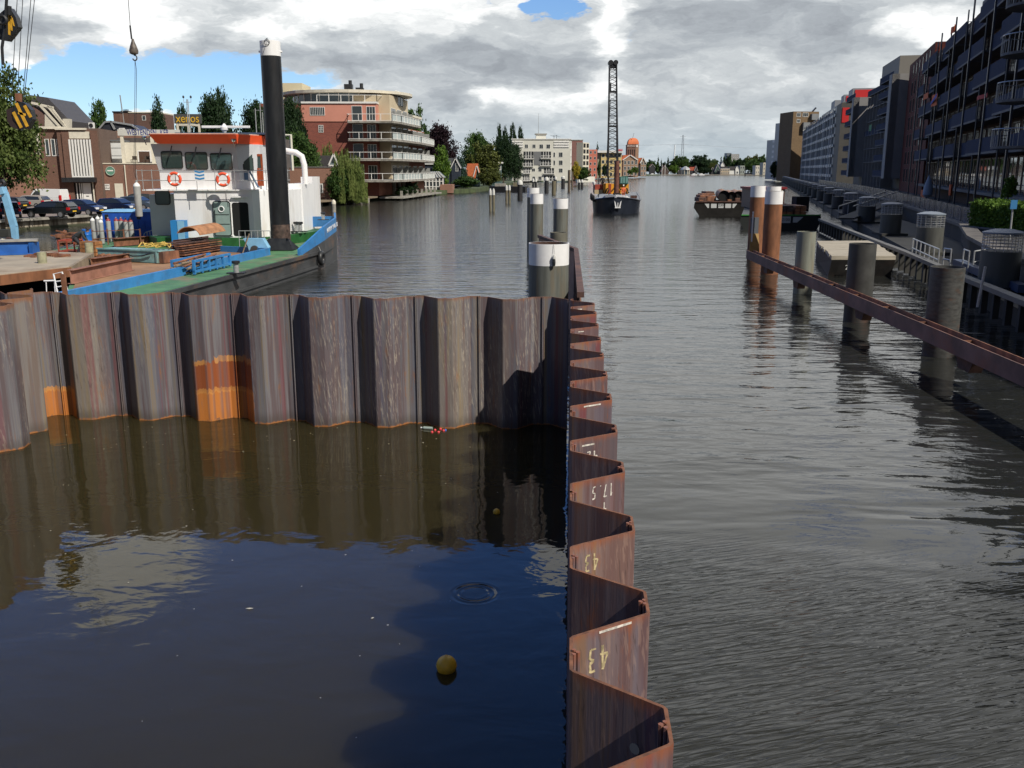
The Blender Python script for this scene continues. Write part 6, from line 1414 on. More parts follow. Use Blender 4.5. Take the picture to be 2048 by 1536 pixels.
for fl in range(4):
    z0 = zb_[fl]
    for k in range(3): window(FB2, 3.4 + k * 4.6, 6.8 + k * 4.6, z0 + .3, z0 + 2.5, rb, n=1.6, nx=3)
    if fl < 3:
        for k in range(3): window(FB2, 18.5 + k * 5.6, 22.2 + k * 5.6, z0 + .3, z0 + 2.5, rb, n=.8, nx=3)
    # window on the camera side
    q = fr(F1, 708, 300, 727, 330); window(F1, q[0], q[1], z0 + .3, z0 + 2.6, rb, n=.12 if fl == 3 else 0, nx=1); q2 = fr(F1, 737, 300, 753, 330); window(F1, q2[0], q2[1], z0 + .3, z0 + 2.5, rb, n=.12 if fl == 3 else 0, nx=3)
    # balcony: slab and railing round the corner, then along the river
    uC = F1.uz(702, 330)[0]; n1 = 2.2
    end = Lr_ + 1 if fl < 3 else 20
    A = F1.pt(uC, .02, 0); B = F1.pt(uC, n1, 0); C_ = Vector((FB2.pt(0, 2.4, 0).x + .4, B.y, 0)); D = FB2.pt(2.5, 3.6, 0); E = FB2.pt(18, 3.8, 0); Fq = FB2.pt(end, 2.6, 0); Gq = FB2.pt(end, -.5, 0); H_ = FB2.pt(0, -.5, 0)
    pts = [A, B, C_, D, E, Fq]
    mb = MB(); mb.prism([(p.x, p.y) for p in pts + [Gq, H_, Vector((H_.x, A.y, 0))]], z0 - .16, z0 + .12); bal = mb.build('balcony', CONC, rb)
    mb = MB(); 
    for a, b in zip(pts, pts[1:]):
        L2 = (b - a).length; nn = max(1, round(L2 / 2.1))
        for k in range(nn + 1): p = a.lerp(b, k / nn); mb.box(p.x - .05, p.x + .05, p.y - .05, p.y + .05, z0 + .12, z0 + 1.25)
        mb.beam(a + Vector((0, 0, z0 + 1.25)), b + Vector((0, 0, z0 + 1.25)), .08, .08); mb.beam(a + Vector((0, 0, z0 + .22)), b + Vector((0, 0, z0 + .22)), .07, .07)
    mb.build('balcony_railing', WT, bal)
    mb = MB()
    for a, b in zip(pts[2:], pts[3:]): mb.beam(a + Vector((-.06, 0, z0 + .72)), b + Vector((-.06, 0, z0 + .72)), .02, .9)
    mb.build('glass_screen', mat('frosted balcony glass', (.42, .47, .46), .25), bal)
    for uu in (6.9, 11.5, 16.2, 21, 26.5, 32):
        if uu < end: mb = MB(); mb.fb(FB2, uu, uu + .06, 1.0, 2.6, z0 + .12, z0 + 2.2); mb.build('partition_screen', mat('screen frame', (.3, .31, .3), .5), bal)
mb = MB()
for k in range(8): c = FB2.pt(1 + k * 4.4, 3.6, 0); mb.box(c.x - .2, c.x + .2, c.y - .2, c.y + .2, -.6, 1.6)
q = [FB2.pt(0, 0, 0), FB2.pt(0, 4.2, 0), FB2.pt(Lr_, 4.2, 0), FB2.pt(Lr_, 0, 0)]; mb.prism([(p.x, p.y) for p in q], .35, .62); mb.build('waterside_deck', CONC, rb)
for i in range(3): c = FB2.pt(5 + i * 4.6, 2.6, .62); tree('clipped round shrub on the waterside deck, %s from the left' % ['first', 'second', 'third'][i], tuple(c), 1.7 + .7 * (i == 2), 2.6, 'round', L_DARK, 0, .02, name='shrub', cat='shrub', group='shrubs under the balconies')
# penthouse with oval roof
mb = MB(); q = fr(F1, 648, 186, 770, 205); c = FB2.pt(2, -7, 0)
ov = [(c.x + 11.5 * math.cos(a), c.y + 9 + 11 * math.sin(a)) for a in [2 * math.pi * k / 36 for k in range(36)]]
ovi = [(c.x + 9.8 * math.cos(a), c.y + 9 + 9 * math.sin(a)) for a in [2 * math.pi * k / 36 for k in range(36)]]
zp = F1.uz(640, 181, -3)[1]
mb.prism(ovi, zr + .3, zp - .4); mb.build('penthouse_glass', WGB, rb)
mb = MB()
for k in range(36):
    a = ovi[k]; mb.cyl((a[0] + .0, a[1], zr + .3), (a[0], a[1], zp - .4), .09, n=5)
mb.build('penthouse_mullions', WT, rb)
mb = MB(); mb.prism(ov, zp - .4, zp + .05); mb.build('oval_roof', CREAM, rb)
mb = MB(); pa = [F1.pt(F1.uz(633, 205)[0], -.5, 0), F1.pt(uB, -.5, 0), FB2.pt(8, 1.4, 0), FB2.pt(18, 1.6, 0)]
for a, b in zip(pa, pa[1:]):
    nn = max(1, round((b - a).length / 2.2)); zz = zr + .3 if a.y < 162 else zr + 1.6
    for k in range(nn + 1): p = a.lerp(b, k / nn); mb.box(p.x - .05, p.x + .05, p.y - .05, p.y + .05, zz, zz + 1.1)
    mb.beam(a + Vector((0, 0, zz + 1.1)), b + Vector((0, 0, zz + 1.1)), .08, .08)
mb.build('roof_railing', WT, rb)
q = fr(F1, 563, 166, 605, 206, -14); mb = MB(); mb.fb(F1, q[0], q[1], -22, -14, zr, q[3]); mb.build('beige_stair_tower', mat('beige panel', (.55, .48, .32), .7, ns=.4, na=.05), rb)
q = fr(F1, 586, 180, 626, 206, -10); mb = MB(); mb.fb(F1, q[0], q[1] + 1, -14, -10, zr, q[3]); mb.build('grey_roof_room', mat('pale grey panel', (.42, .46, .47), .5), rb)
q2 = fr(F1, 588, 190, 622, 201, -10); window(F1, *q2, rb, n=-10, nx=3, gm=WGB)
for a, b, c_, d_, e_ in ((688, 168, 704, 178, 160), (711, 175, 726, 179, 166)):
    q = fr(F1, a, b, c_, d_, -6); mb = MB(); mb.fb(F1, q[0], q[1], -7.5, -6, zp, q[3]); cc = (q[0] + q[1]) / 2 + .3; p = F1.pt(cc, -6.7, 0); zt3 = F1.uz(700, e_, -6)[1]; mb.cyl((p.x, p.y, q[3]), (p.x, p.y, zt3), .3, n=10); mb.build('roof_vent', BLACK, rb)
mb = MB(); mb.fb(FB2, 19, 27, -3, 2.2, zr - 1.2, zr - .8); mb.build('side_canopy', CREAM, rb)
# ============================================================ trees of the left bank
ptree('big leafy tree at the left edge behind the striped pulley block', -64, 80, 126, 420, 78, 'broad', leafmat('yellow green mixed leaves', (.035, .065, .012), (.13, .17, .045)), 2, .2, zb=.9)  # leaf colours are a lighter yellow green mix
ptree('small slender tree left of the flag pole', 188, 232, 200, 262, 150, 'column', L_MID, 1, .2)
ptree('tall pointed leafy tree left of the yellow sign', 299, 352, 184, 262, 142, 'cone', L_DARK, 2, .05)
ptree('small thin tree behind the wheelhouse mast', 358, 388, 210, 262, 160, 'column', L_DARK, 1, .1)
ptree('broad dark tree right of the yellow sign', 392, 478, 196, 275, 150, 'round', L_DARK, 2, .05)
ptree('tall columnar dark poplar behind the broad dark tree', 434, 470, 178, 275, 158, 'column', L_DARK, 1, .05)
ptree('wide dark tree left of the black spud pole', 484, 560, 208, 300, 148, 'round', L_DARK, 2, .05)
ptree('large dark tree against the red brick wall right of the pole', 552, 618, 203, 330, 152, 'round', L_DARK, 2, .02)
ptree('mid green bushy tree behind the white arch', 560, 640, 268, 380, 145, 'round', L_MID, 2, .02)
ptree('rounded willow top behind the cottage', 622, 690, 280, 380, 155, 'willow', L_WIL, 1, .02)
ptree('weeping willow hanging over the water before the red building', 660, 732, 292, 410, 141, 'willow', L_WIL, 2, .0, zb=.3)
ptree('low green bush at the foot of the weeping willow', 655, 700, 335, 410, 139, 'round', L_MID, 1, .0, zb=.5, name='bush', cat='bush')
ptree('green tree behind the far end of the red building', 812, 856, 213, 340, 215, 'round', L_MID, 1, .2)
ptree('large dark purple copper beech beyond the red building', 842, 914, 252, 380, 250, 'round', L_PURP, 2, .02)
ptree('bright green columnar tree before the dark blue house', 868, 900, 292, 378, 222, 'column', L_BRIGHT, 1, .05)
ptree('blue green conifer right of the dark blue house', 900, 938, 305, 385, 232, 'cone', L_BLU, 1, .0)
ptree('tall leafy tree left of the four poplars', 925, 985, 268, 375, 300, 'round', L_MID, 2, .02)
ptree('olive green tree behind the orange roofed shed', 938, 996, 285, 380, 262, 'round', L_OLI, 1, .02)
ptree('dark green tree before the poplars', 980, 1034, 275, 370, 310, 'round', L_DARK, 2, .0)
for i, (a, b, c) in enumerate(((993, 1004, 249), (1004, 1016, 252), (1018, 1032, 247), (1034, 1047, 253))):
    ptree('slender poplar above the trees, %s of four' % ['leftmost', 'second', 'third', 'rightmost'][i], a - 1, b + 1, c, 350, 420, 'column', L_DARK, 1, .1, group='four poplars')
ptree('dark tree touching the white apartment block on its left', 1012, 1046, 290, 372, 330, 'round', L_DARK, 2, .0)
ptree('low waterside bush before the orange roofed shed', 905, 955, 352, 388, 221, 'round', L_MID, 1, .0, name='bush', cat='bush')
ptree('dull olive waterside bush right of the shed', 958, 1000, 335, 380, 245, 'round', L_OLI, 1, .0, name='bush', cat='bush')
ptree('yellow flowering tree right of the white apartment block', 1141, 1160, 322, 352, 330, 'round', L_YEL, 1, .1)
ptree('dark green bush hanging over the water right of the yellow tree', 1145, 1180, 333, 362, 340, 'round', L_MID, 1, .0, name='bush', cat='bush')
# ============================================================ small houses on the left bank
def gable_house(label, F, pts_front, wall, roof, trim=WT, depth=8, eave=None, wins=(), cat='house'):
    """pts_front: picture points of the gable wall: left foot, right foot, right eave, top, left eave"""
    q = fpx(F, pts_front); o = thing('house', label, cat, F.pt(q[0][0], 0, q[0][1]))
    mb = MB(); mb.fpoly(F, q, -depth, 0); mb.build('wall', wall, o)
    (a, b, c, d, e) = q; th = .18
    for s0, s1 in ((e, d), (d, c)):
        mb = MB(); du, dz_ = s1[0] - s0[0], s1[1] - s0[1]; L2 = math.hypot(du, dz_); nu, nz_ = -dz_ / L2 * th, du / L2 * th
        k = .12; s0b = (s0[0] - du * (k if s0 == e else 0), s0[1] - dz_ * (k if s0 == e else 0)); s1b = (s1[0] + du * (k if s1 == c else 0), s1[1] + dz_ * (k if s1 == c else 0))
        mb.fpoly(F, [s0b, s1b, (s1b[0] + nu, s1b[1] + nz_), (s0b[0] + nu, s0b[1] + nz_)], -depth - .2, .25); r_ = mb.build('roof', roof, o)
        mb = MB(); mb.fpoly(F, [s0b, s1b, (s1b[0] + nu, s1b[1] + nz_), (s0b[0] + nu, s0b[1] + nz_)], .252, .36); mb.build('bargeboard', trim, r_)
    for w_ in wins: window(F, *fr(F, *w_), o, nx=2)
    return o
NVY = mat('navy boarded wall', (.018, .026, .045), .6, ns=3, na=.2); NROOF = mat('grey slate roof', (.085, .09, .10), .6, ns=2, na=.15); OROOF = mat('orange tile roof', (.50, .13, .045), .75, ns=2, na=.2)
FH = Frame(XA(845, 226, 3), 226, 1, 0)
o = gable_house('dark blue boarded house with white trimmed gable beyond the red building', FH, [(903, 372), (920, 372), (920, 335), (911, 318), (903, 335)], NVY, NROOF, depth=5, wins=[(911.5, 327, 916, 342)])
mb = MB(); q = fr(FH, 838, 327, 902.5, 375); mb.fb(FH, q[0], q[1], -6, -.3, .8, q[3]); mb.build('long_wing', NVY, o)
mb = MB(); q1 = fpx(FH, [(838, 328), (902.5, 328), (907, 316), (842, 316)]); mb.fpoly(FH, q1, -2.5, -.2); mb.build('long_roof', NROOF, o); mb = MB(); q = fr(FH, 838, 327, 902.5, 329); mb.fb(FH, q[0], q[1], -.3, .02, q[2], q[3]); mb.build('white_eaves', WT, o)
cs = thing('conservatory', 'white framed glass conservatory at the waterside before the dark blue house', 'conservatory', G(860, 388))
FC = Frame(XA(838, 208, 2), 208, 1, 0); q = fr(FC, 838, 355, 886, 374); mb = MB(); mb.fb(FC, q[0], q[1], -5, 0, .9, q[3]); mb.build('glass_wall', WGL, cs)
mb = MB()
for k in range(8): uu = q[0] + k * (q[1] - q[0]) / 7; mb.fb(FC, uu - .12, uu + .12, 0, .12, .9, q[3])
for z_ in (q[2], q[2] + 1.15, q[3] - .1): mb.fb(FC, q[0], q[1], .0, .13, z_, z_ + .16)
mb.build('white_frame', WT, cs); r1 = fpx(FC, [(834, 355), (889, 355), (876, 343), (848, 343)]); mb = MB(); mb.fpoly(FC, r1, -5, .2); mb.build('glass_roof', mat('roof panes', (.32, .36, .40), .2), cs)
mb = MB()
for k in range(9): a_, b_2 = FC.uz(835 + k * 6.6, 355), FC.uz(848 + k * 3.5, 343); mb.beam(FC.pt(a_[0], .25, a_[1]), FC.pt(b_2[0], .25, b_2[1]), .12, .12)
mb.build('roof_bars', WT, cs)
mb = MB(); mb.box(XA(880, 205, 1), XA(905, 205, 1), 205, 212, .2, 2.0); tag(mb.build('brick_terrace', BR2), 'low red brick terrace wall at the water right of the conservatory', 'wall')
FO = Frame(XA(930, 246, 3), 246, 1, 0)
o = gable_house('small house with a bright orange tiled roof and dark green gable', FO, [(948, 376), (959, 376), (959, 352), (953.5, 332), (948, 352)], mat('dark green boards', (.02, .06, .05), .6), OROOF, depth=6, wins=[(952, 358, 956, 370)])
mb = MB(); q1 = fpx(FO, [(929, 357), (951, 357), (956, 327), (935, 327)]); mb.fpoly(FO, q1, -4, .1); mb.build('main_roof', OROOF, o); mb = MB(); q = fr(FO, 930, 357, 948, 378); mb.fb(FO, q[0], q[1], -4, -.1, .8, q[3]); mb.build('side_wall', mat('dark boards', (.03, .035, .035), .7), o)
FV = Frame(XA(984, 262, 3), 262, 1, 0); o = thing('green_house', 'small two storey green house with white framed upper windows in the trees', 'house', FV.pt(2, 0, .9)); q = fr(FV, 984, 326, 1003, 372); mb = MB(); mb.fb(FV, q[0], q[1], -6, 0, .8, q[3]); mb.build('wall', mat('grey green wall', (.07, .12, .12), .7), o)
q = fr(FV, 987, 328, 1001, 339); window(FV, *q, o, nx=5, t_=.18); mb = MB(); q = fr(FV, 982, 324, 1006, 327); mb.fb(FV, q[0], q[1], -6.3, .6, q[2], q[3]); mb.build('flat_roof', WT, o)
# ============================================================ white apartment block and the houses further on
IVR = mat('ivory render', (.62, .61, .54), .7, ns=.2, na=.06)
FWb = Frame(XA(1024, 400, 8), 400, 1, .02)
wbd = thing('white_apartment_block', 'ivory white apartment block with recessed balconies beyond the poplars', 'apartment building', FWb.pt(12, 0, .9))
q = fr(FWb, 1024, 279, 1141, 364); zt4 = q[3]; uL4, uR4 = q[0], q[1]
mb = MB(); mb.fb(FWb, uL4, uR4, -14, 0, .8, zt4); mb.build('wall', IVR, wbd)
mb = MB(); mb.fb(FWb, uL4 - .3, uR4 + .3, -14.3, .3, zt4, zt4 + .35); mb.build('roof_edge', WT, wbd)
q = fr(FWb, 1072, 269, 1092, 279, -5); mb = MB(); mb.fb(FWb, q[0], q[1], -9, -5, zt4, q[3]); mb.build('roof_room', IVR, wbd); mb = MB(); mb.fb(FWb, q[0] - .4, q[1] + .4, -9.4, -4.6, q[3], q[3] + .4); mb.build('roof_room_edge', CONC, wbd)
q = fr(FWb, 1068, 303, 1082, 330); mb = MB(); mb.fb(FWb, q[0], q[1], 0, .15, q[2], q[3]); mb.build('grey_stair_panel', mat('grey slate panel', (.16, .165, .17), .6), wbd)
for (a, b, c, d) in ((1050, 289, 1056, 296), (1065, 289, 1071, 296), (1079, 289, 1086, 297), (1093, 289, 1100, 297), (1118, 305, 1125, 314), (1118, 321, 1125, 330), (1118, 337, 1125, 345), (1107, 305, 1110, 314), (1107, 321, 1110, 330), (1064, 337, 1070, 343), (1077, 337, 1083, 343), (1065, 353, 1070, 360), (1077, 353, 1083, 360)):
    window(FWb, *fr(FWb, a, b, c, d), wbd, t_=.12, nx=1 if c - a < 5 else 2)
for (a, b, c, d) in ((1047, 303, 1067, 317), (1082, 303, 1102, 316), (1047, 320, 1066, 332), (1081, 320, 1102, 331), (1047, 336, 1060, 346), (1088, 336, 1108, 347), (1046, 351, 1059, 361), (1088, 351, 1110, 362)):
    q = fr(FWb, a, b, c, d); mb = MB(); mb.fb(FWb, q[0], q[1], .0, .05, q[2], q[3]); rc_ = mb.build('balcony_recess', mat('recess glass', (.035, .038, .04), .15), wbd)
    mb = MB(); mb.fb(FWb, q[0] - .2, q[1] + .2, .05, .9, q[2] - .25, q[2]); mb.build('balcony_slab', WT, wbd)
    mb = MB()
    for k in range(7): uu = q[0] + k * (q[1] - q[0]) / 6; mb.fb(FWb, uu - .04, uu + .04, .8, .88, q[2], q[2] + 1)
    mb.fb(FWb, q[0], q[1], .8, .88, q[2] + 1, q[2] + 1.1); mb.build('balcony_railing', WT, rc_)
    mb = MB()
    for k in range(1, 4): uu = q[0] + k * (q[1] - q[0]) / 4; mb.fb(FWb, uu - .1, uu + .1, .05, .1, q[2], q[3])
    mb.build('mullion', WT, rc_)
for (a, c) in ((1024, 1046), (1108, 1138)):
    q = fr(FWb, a, 282, c, 297); mb = MB()
    for k in range(3): mb.fb(FWb, q[0], q[1], .02, .3, q[2] + k * (q[3] - q[2]) / 3 + .5, q[2] + k * (q[3] - q[2]) / 3 + .9)
    mb.fb(FWb, q[0], q[1], .0, .02, q[2], q[3]); mb.build('upper_louvres', WT, wbd)
mb = MB(); xr_ = FWb.pt(uR4, 0, 0)
for k in range(6): z_ = 2 + k * 2.9; mb.fb(FWb, uR4 + .01, uR4 + .5, -12, -.5, z_, z_ + .3)
for k in range(5): mb.fb(FWb, uR4 + .25, uR4 + .5, -12 + k * 2.8, -11.7 + k * 2.8, 1, 17)
mb.build('side_balcony_frame', WT, wbd)
mb = MB(); mb.cyl(P(1077, 269, 405), P(1077, 227, 405), .12, .05, 5); mb.build('antenna', GALV, wbd)
mb = MB()
for px in (1108, 1113): mb.cyl(P(px, 280, 405), P(px, 270, 405), .1, n=5)
for px in (1104, 1108, 1113, 1118): mb.beam(P(px - 3, 271 + (px % 3), 405), P(px + 3, 272 + (px % 3), 405), .1, .1)
mb.build('antenna_array', BLACK, wbd)
def block(label, F, x0, y0, x1, y1, m, depth=12, rows=0, cols=0, cat='building', name='building', wm=WGL, fm=WT, wh=.5, ww=.5, roof=None, t_=.1):
    q = fr(F, x0, y0, x1, y1); o = thing(name, label, cat, F.pt(q[0], 0, .9)); mb = MB(); mb.fb(F, q[0], q[1], -depth, 0, .7, q[3]); mb.build('wall', m, o)
    if roof: mb = MB(); mb.fb(F, q[0] - .2, q[1] + .2, -depth - .2, .2, q[3], q[3] + .4); mb.build('roof_edge', roof, o)
    for r in range(rows):
        for c in range(cols):
            du, dz_ = (q[1] - q[0]) / cols, (q[3] - 1.0) / rows; uc, zc_ = q[0] + (c + .5) * du, 1.0 + (r + .5) * dz_
            window(F, uc - du * ww / 2, uc + du * ww / 2, zc_ - dz_ * wh / 2, zc_ + dz_ * wh / 2, o, fm=fm, gm=wm, t_=t_)
    return o, q
FK = Frame(XA(1141, 470, 5), 470, 1, 0)
b1, q = block('tall dull red brick block right of the white apartments', FK, 1141, 281, 1165, 358, brick('dull mauve brick', (.26, .13, .11), (.2, .1, .09), (.25, .15, .13), .4, stain=.1), roof=CONC)
FK2 = Frame(XA(1165, 468, 5), 468, .62, 1.0); q = fr(FK2, 1165.5, 283, 1178, 357)
mb = MB(); mb.fb(FK2, q[0] + .05, q[1], -10, 0, .7, q[3] - .5); mb.build('balcony_front', CREAM, b1)
for r in range(6):
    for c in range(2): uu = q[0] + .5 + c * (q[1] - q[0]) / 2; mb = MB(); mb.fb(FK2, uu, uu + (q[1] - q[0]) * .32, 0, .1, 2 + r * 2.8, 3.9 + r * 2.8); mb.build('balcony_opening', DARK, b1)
mb = MB(); mb.fb(FK, *FK.rect(1153, 286, 1157, 290)[:2], 0, .05, *FK.rect(1153, 286, 1157, 290)[2:]); mb.build('vent', BLACK, b1)
FK3 = Frame(XA(1178, 520, 5), 520, 1, 0); block('narrow salmon red tower block with square windows', FK3, 1177, 299, 1194, 353, mat('salmon render', (.55, .17, .115), .7), rows=5, cols=2, roof=None, ww=.38, wh=.42)
FK4 = Frame(XA(1194, 560, 5), 560, 1, 0); o_, q = block('pale yellow block with dark windows behind the crane boom', FK4, 1202, 305, 1243, 352, mat('pale yellow render', (.62, .47, .20), .7), rows=4, cols=5, fm=WT, ww=.62, wh=.5)
mb = MB(); q5 = fr(FK4, 1195, 301, 1246, 305.5); mb.fb(FK4, q5[0], q5[1], -12, 1.5, q5[2], q5[3]); mb.build('flat_roof', WT, o_)
mb = MB(); q5 = fr(FK4, 1195, 306, 1201.8, 352); mb.fb(FK4, q5[0], q5[1], -12, -1, .7, q5[3]); mb.build('set_back_wing', mat('grey beige wall', (.32, .28, .2), .8), o_)  # grey beige wing stepped back from the yellow front
mb = MB()
for k in range(5): q5 = fr(FK4, 1233 + k * 2.4, 298, 1234.6 + k * 2.4, 302); mb.fb(FK4, q5[0], q5[1], 1.5, 1.7, q5[2], q5[3])
mb.build('red_roof_letters', mat('sign red', (.55, .03, .04), .5), o_)
WBK = brick('warehouse brick', (.36, .23, .15), (.26, .16, .11), (.4, .3, .22), .35, stain=.1)
TB = brick('tower brick', (.19, .11, .085), (.14, .085, .07), (.2, .14, .11), .3, stain=.1)
FT = Frame(XA(1244, 600, 5), 600, 1, 0)
def gh(label, F, L, R_, yb, ye, yt, wall, roof, name='warehouse', rows=3, cols=3, side=None):
    q = fpx(F, [(L, yb), (R_, yb), (R_, ye), ((L + R_) / 2, yt), (L, ye)]); o = thing(name, label, 'warehouse', F.pt(q[0][0], 0, .9)); mb = MB(); mb.fpoly(F, q, -24, 0); mb.build('wall', wall, o)
    (a, b, c, d, e) = q; th = .6
    for s0, s1 in ((e, d), (d, c)):
        du, dz_ = s1[0] - s0[0], s1[1] - s0[1]; L2 = math.hypot(du, dz_); nu, nz_ = -dz_ / L2 * th, du / L2 * th; mb = MB(); mb.fpoly(F, [s0, s1, (s1[0] + nu, s1[1] + nz_), (s0[0] + nu, s0[1] + nz_)], -24, -.4); mb.build('roof', roof, o); mb = MB(); mb.fpoly(F, [s0, s1, (s1[0] + nu, s1[1] + nz_), (s0[0] + nu, s0[1] + nz_)], -.4, .5); mb.build('gable_trim', WT, o)
    if side: mb = MB(); s_ = fpx(F, side); mb.fpoly(F, s_, -24, -.8); mb.build('side_roof', roof, o)
    for r in range(rows):
        for k in range(cols): uu = b[0] * 0 + a[0] + (k + .5) * (b[0] - a[0]) / cols; z_ = 2 + r * 3.4; w2 = (b[0] - a[0]) / cols * .25; window(F, uu - w2, uu + w2, z_, z_ + 2, o, t_=.15, nx=2)
    return o
gh('brick warehouse with orange roof and white gable trim left of the tower', FT, 1246, 1275, 352, 321, 311, WBK, OROOF, rows=3, cols=4, side=[(1240, 321), (1259, 321), (1266, 310), (1247, 310)])
mb = MB(); q = fr(FT, 1236, 321, 1246, 352); mb.fb(FT, q[0], q[1], -24, -.5, .7, q[3]); tag(mb.build('low_warehouse', brick('pinkish brick', (.42, .24, .17), (.34, .19, .14), (.42, .3, .24), .4)), 'pinkish low brick warehouse wing behind the spud pile', 'warehouse')
FT2 = Frame(XA(1276, 640, 5), 640, 1, 0); gh('brick warehouse with orange roof right of the tower', FT2, 1281, 1292, 352, 327, 316, WBK, OROOF, rows=3, cols=2, side=[(1276, 328), (1286, 328), (1286, 316), (1277, 316)])
FT3 = Frame(XA(1253, 620, 5), 620, 1, 0); tw = thing('brick_tower', 'tall brick tower with an orange domed roof and white lettering band', 'tower', FT3.pt(4, 0, .9))
q = fr(FT3, 1253.5, 289, 1271, 352); mb = MB(); mb.fb(FT3, q[0], q[1], -7, 0, .7, q[3]); mb.build('shaft', TB, tw); qq = fr(FT3, 1271, 289, 1277, 352); mb = MB(); mb.fb(FT3, qq[0] + .003, qq[1], -6.6, -.4, .7, qq[3]); mb.build('side_shaft', WBK, tw)
mb = MB(); ul, ur = q[0] + .5, qq[1]; c = FT3.pt((ul + ur) / 2, -3.4, 0); hw = (ur - ul) / 2; prof = []
zd0 = q[3]; zd1 = FT3.uz(1265, 276)[1]
vs = []; N_ = 6
for k in range(N_ + 1):
    f_ = k / N_; r_ = hw * math.cos(f_ * math.pi / 2) ** .8 * .98 + .05; z_ = zd0 + .2 + (zd1 - zd0) * math.sin(f_ * math.pi / 2)
    vs += [(c.x - r_, c.y - r_, z_), (c.x + r_, c.y - r_, z_), (c.x + r_, c.y + r_, z_), (c.x - r_, c.y + r_, z_)]
mb.add(vs, [(k * 4 + i, k * 4 + (i + 1) % 4, k * 4 + 4 + (i + 1) % 4, k * 4 + 4 + i) for k in range(N_) for i in range(4)]); mb.build('domed_roof', mat('bright orange tiles', (.62, .17, .06), .7, ns=1, na=.12), tw)
mb = MB(); q5 = fr(FT3, 1254, 290, 1271, 294); mb.fb(FT3, q5[0], q5[1], 0, .2, q5[2], q5[3]); mb.build('letter_band', TB, tw)
text('DE ADRIAAN', 1.25, FT3.pt((q5[0] + q5[1]) / 2, .25, (q5[2] + q5[3]) / 2), frot(FT3), WT, tw, 'lettering', .02, sx=.72)
mb = MB(); q5 = fr(FT3, 1272.5, 289.5, 1276, 294.5); mb.fb(FT3, q5[0], q5[1], -.4, -.1, q5[2], q5[3]); mb.build('white_plate', WT, tw)
for k in range(4): q5 = fr(FT3, 1256 + k * 4, 299, 1257.6 + k * 4, 312); mb = MB(); mb.fb(FT3, q5[0], q5[1], 0, .08, q5[2], q5[3]); mb.build('tall_slot_window', DARK, tw)
mb = MB(); mb.cyl(P(1265, 277, 620), P(1268, 266, 620), .15, n=5); mb.build('flag_staff', GALV, tw)
ptree('bright green tree row before the brick warehouse, left', 1255, 1266, 339, 351, 560, 'round', L_BRIGHT, 0, .3, group='bright trees before the warehouses')
ptree('bright green tree row before the brick warehouse, right', 1263, 1277, 334, 351, 565, 'round', L_BRIGHT, 0, .3, group='bright trees before the warehouses')
ptree('dark tree before the pale yellow block', 1205, 1217, 328, 350, 500, 'round', L_DARK, 0, .0)
ptree('light green tree left of the pale yellow block', 1194, 1202, 322, 346, 505, 'round', L_MID, 0, .0)
ptree('dark treetop above the salmon tower block', 1188, 1200, 291, 352, 640, 'cone', L_DARK, 0, .3)
mb = MB(); q = fr(FK, 1141, 355, 1190, 360); mb.prism([(XA(1155, 420, 1), 420), (XA(1188, 440, 1), 436), (XA(1188, 440, 1), 446), (XA(1155, 420, 1), 430)], -.2, 2.2); tag(mb.build('house_boat', IVR), 'pale houseboat moored below the salmon block', 'houseboat')
# ============================================================ far shore
DG = mat('far shore ground', (.08, .085, .05), .9)
mb = MB(); mb.box(100, 330, 1000, 1011, -.5, .9); tag(mb.build('far_quay', mat('far quay stone', (.22, .2, .17), .9)), 'low stone edge of the far shore', 'quay wall')
def fplace(px, Y, z=0): return XA(px, Y, z)
kinds = [('round', L_MID), ('round', L_DARK), ('cone', L_DARK), ('round', L_MID), ('round', L_BRIGHT)]
specs = []
rt = random.Random(11)
tops = [(1290, 322), (1310, 320), (1330, 322), (1348, 318), (1358, 312), (1370, 314), (1382, 322), (1396, 312), (1404, 309), (1415, 318), (1430, 320), (1445, 315), (1460, 314), (1478, 316), (1492, 312), (1505, 311), (1520, 310), (1535, 316), (1550, 318)]
def topy(px):
    for (a, ya), (b, yb) in zip(tops, tops[1:]):
        if a <= px <= b: return ya + (yb - ya) * (px - a) / (b - a)
    return 318
n_t = 0
shades = ['dark', 'mid green', 'olive', 'bushy', 'narrow']
for k in range(40):
    px = 1288 + k * 6.9 + rt.uniform(-2, 2); y_ = topy(px) + rt.uniform(-2, 7); w_ = rt.uniform(13, 22)
    kd = 'cone' if rt.random() < .25 else 'round'; lf = rt.choice([L_DARK, L_MID, L_DARK, L_OLI, L_MID])
    if kd == 'cone': w_ *= .6; y_ -= 3
    Y = 1120 + rt.uniform(0, 80)
    ORD = 'first second third fourth fifth sixth seventh eighth ninth tenth'.split(); grp4 = ('left end', 'left middle', 'right middle', 'right end')[k // 10]
    ptree('%s %s tree of the far belt, %s from the left in its %s' % ({'L_D': 'dark', 'L_M': 'mid green', 'L_O': 'olive'}['L_' + {L_DARK: 'D', L_MID: 'M', L_OLI: 'O'}[lf]], 'pointed' if kd == 'cone' else 'rounded', ORD[k % 10], grp4), px - w_ / 2, px + w_ / 2, y_, 345, Y, kd, lf, 0, .05, zb=.8, group='trees of the far shore')
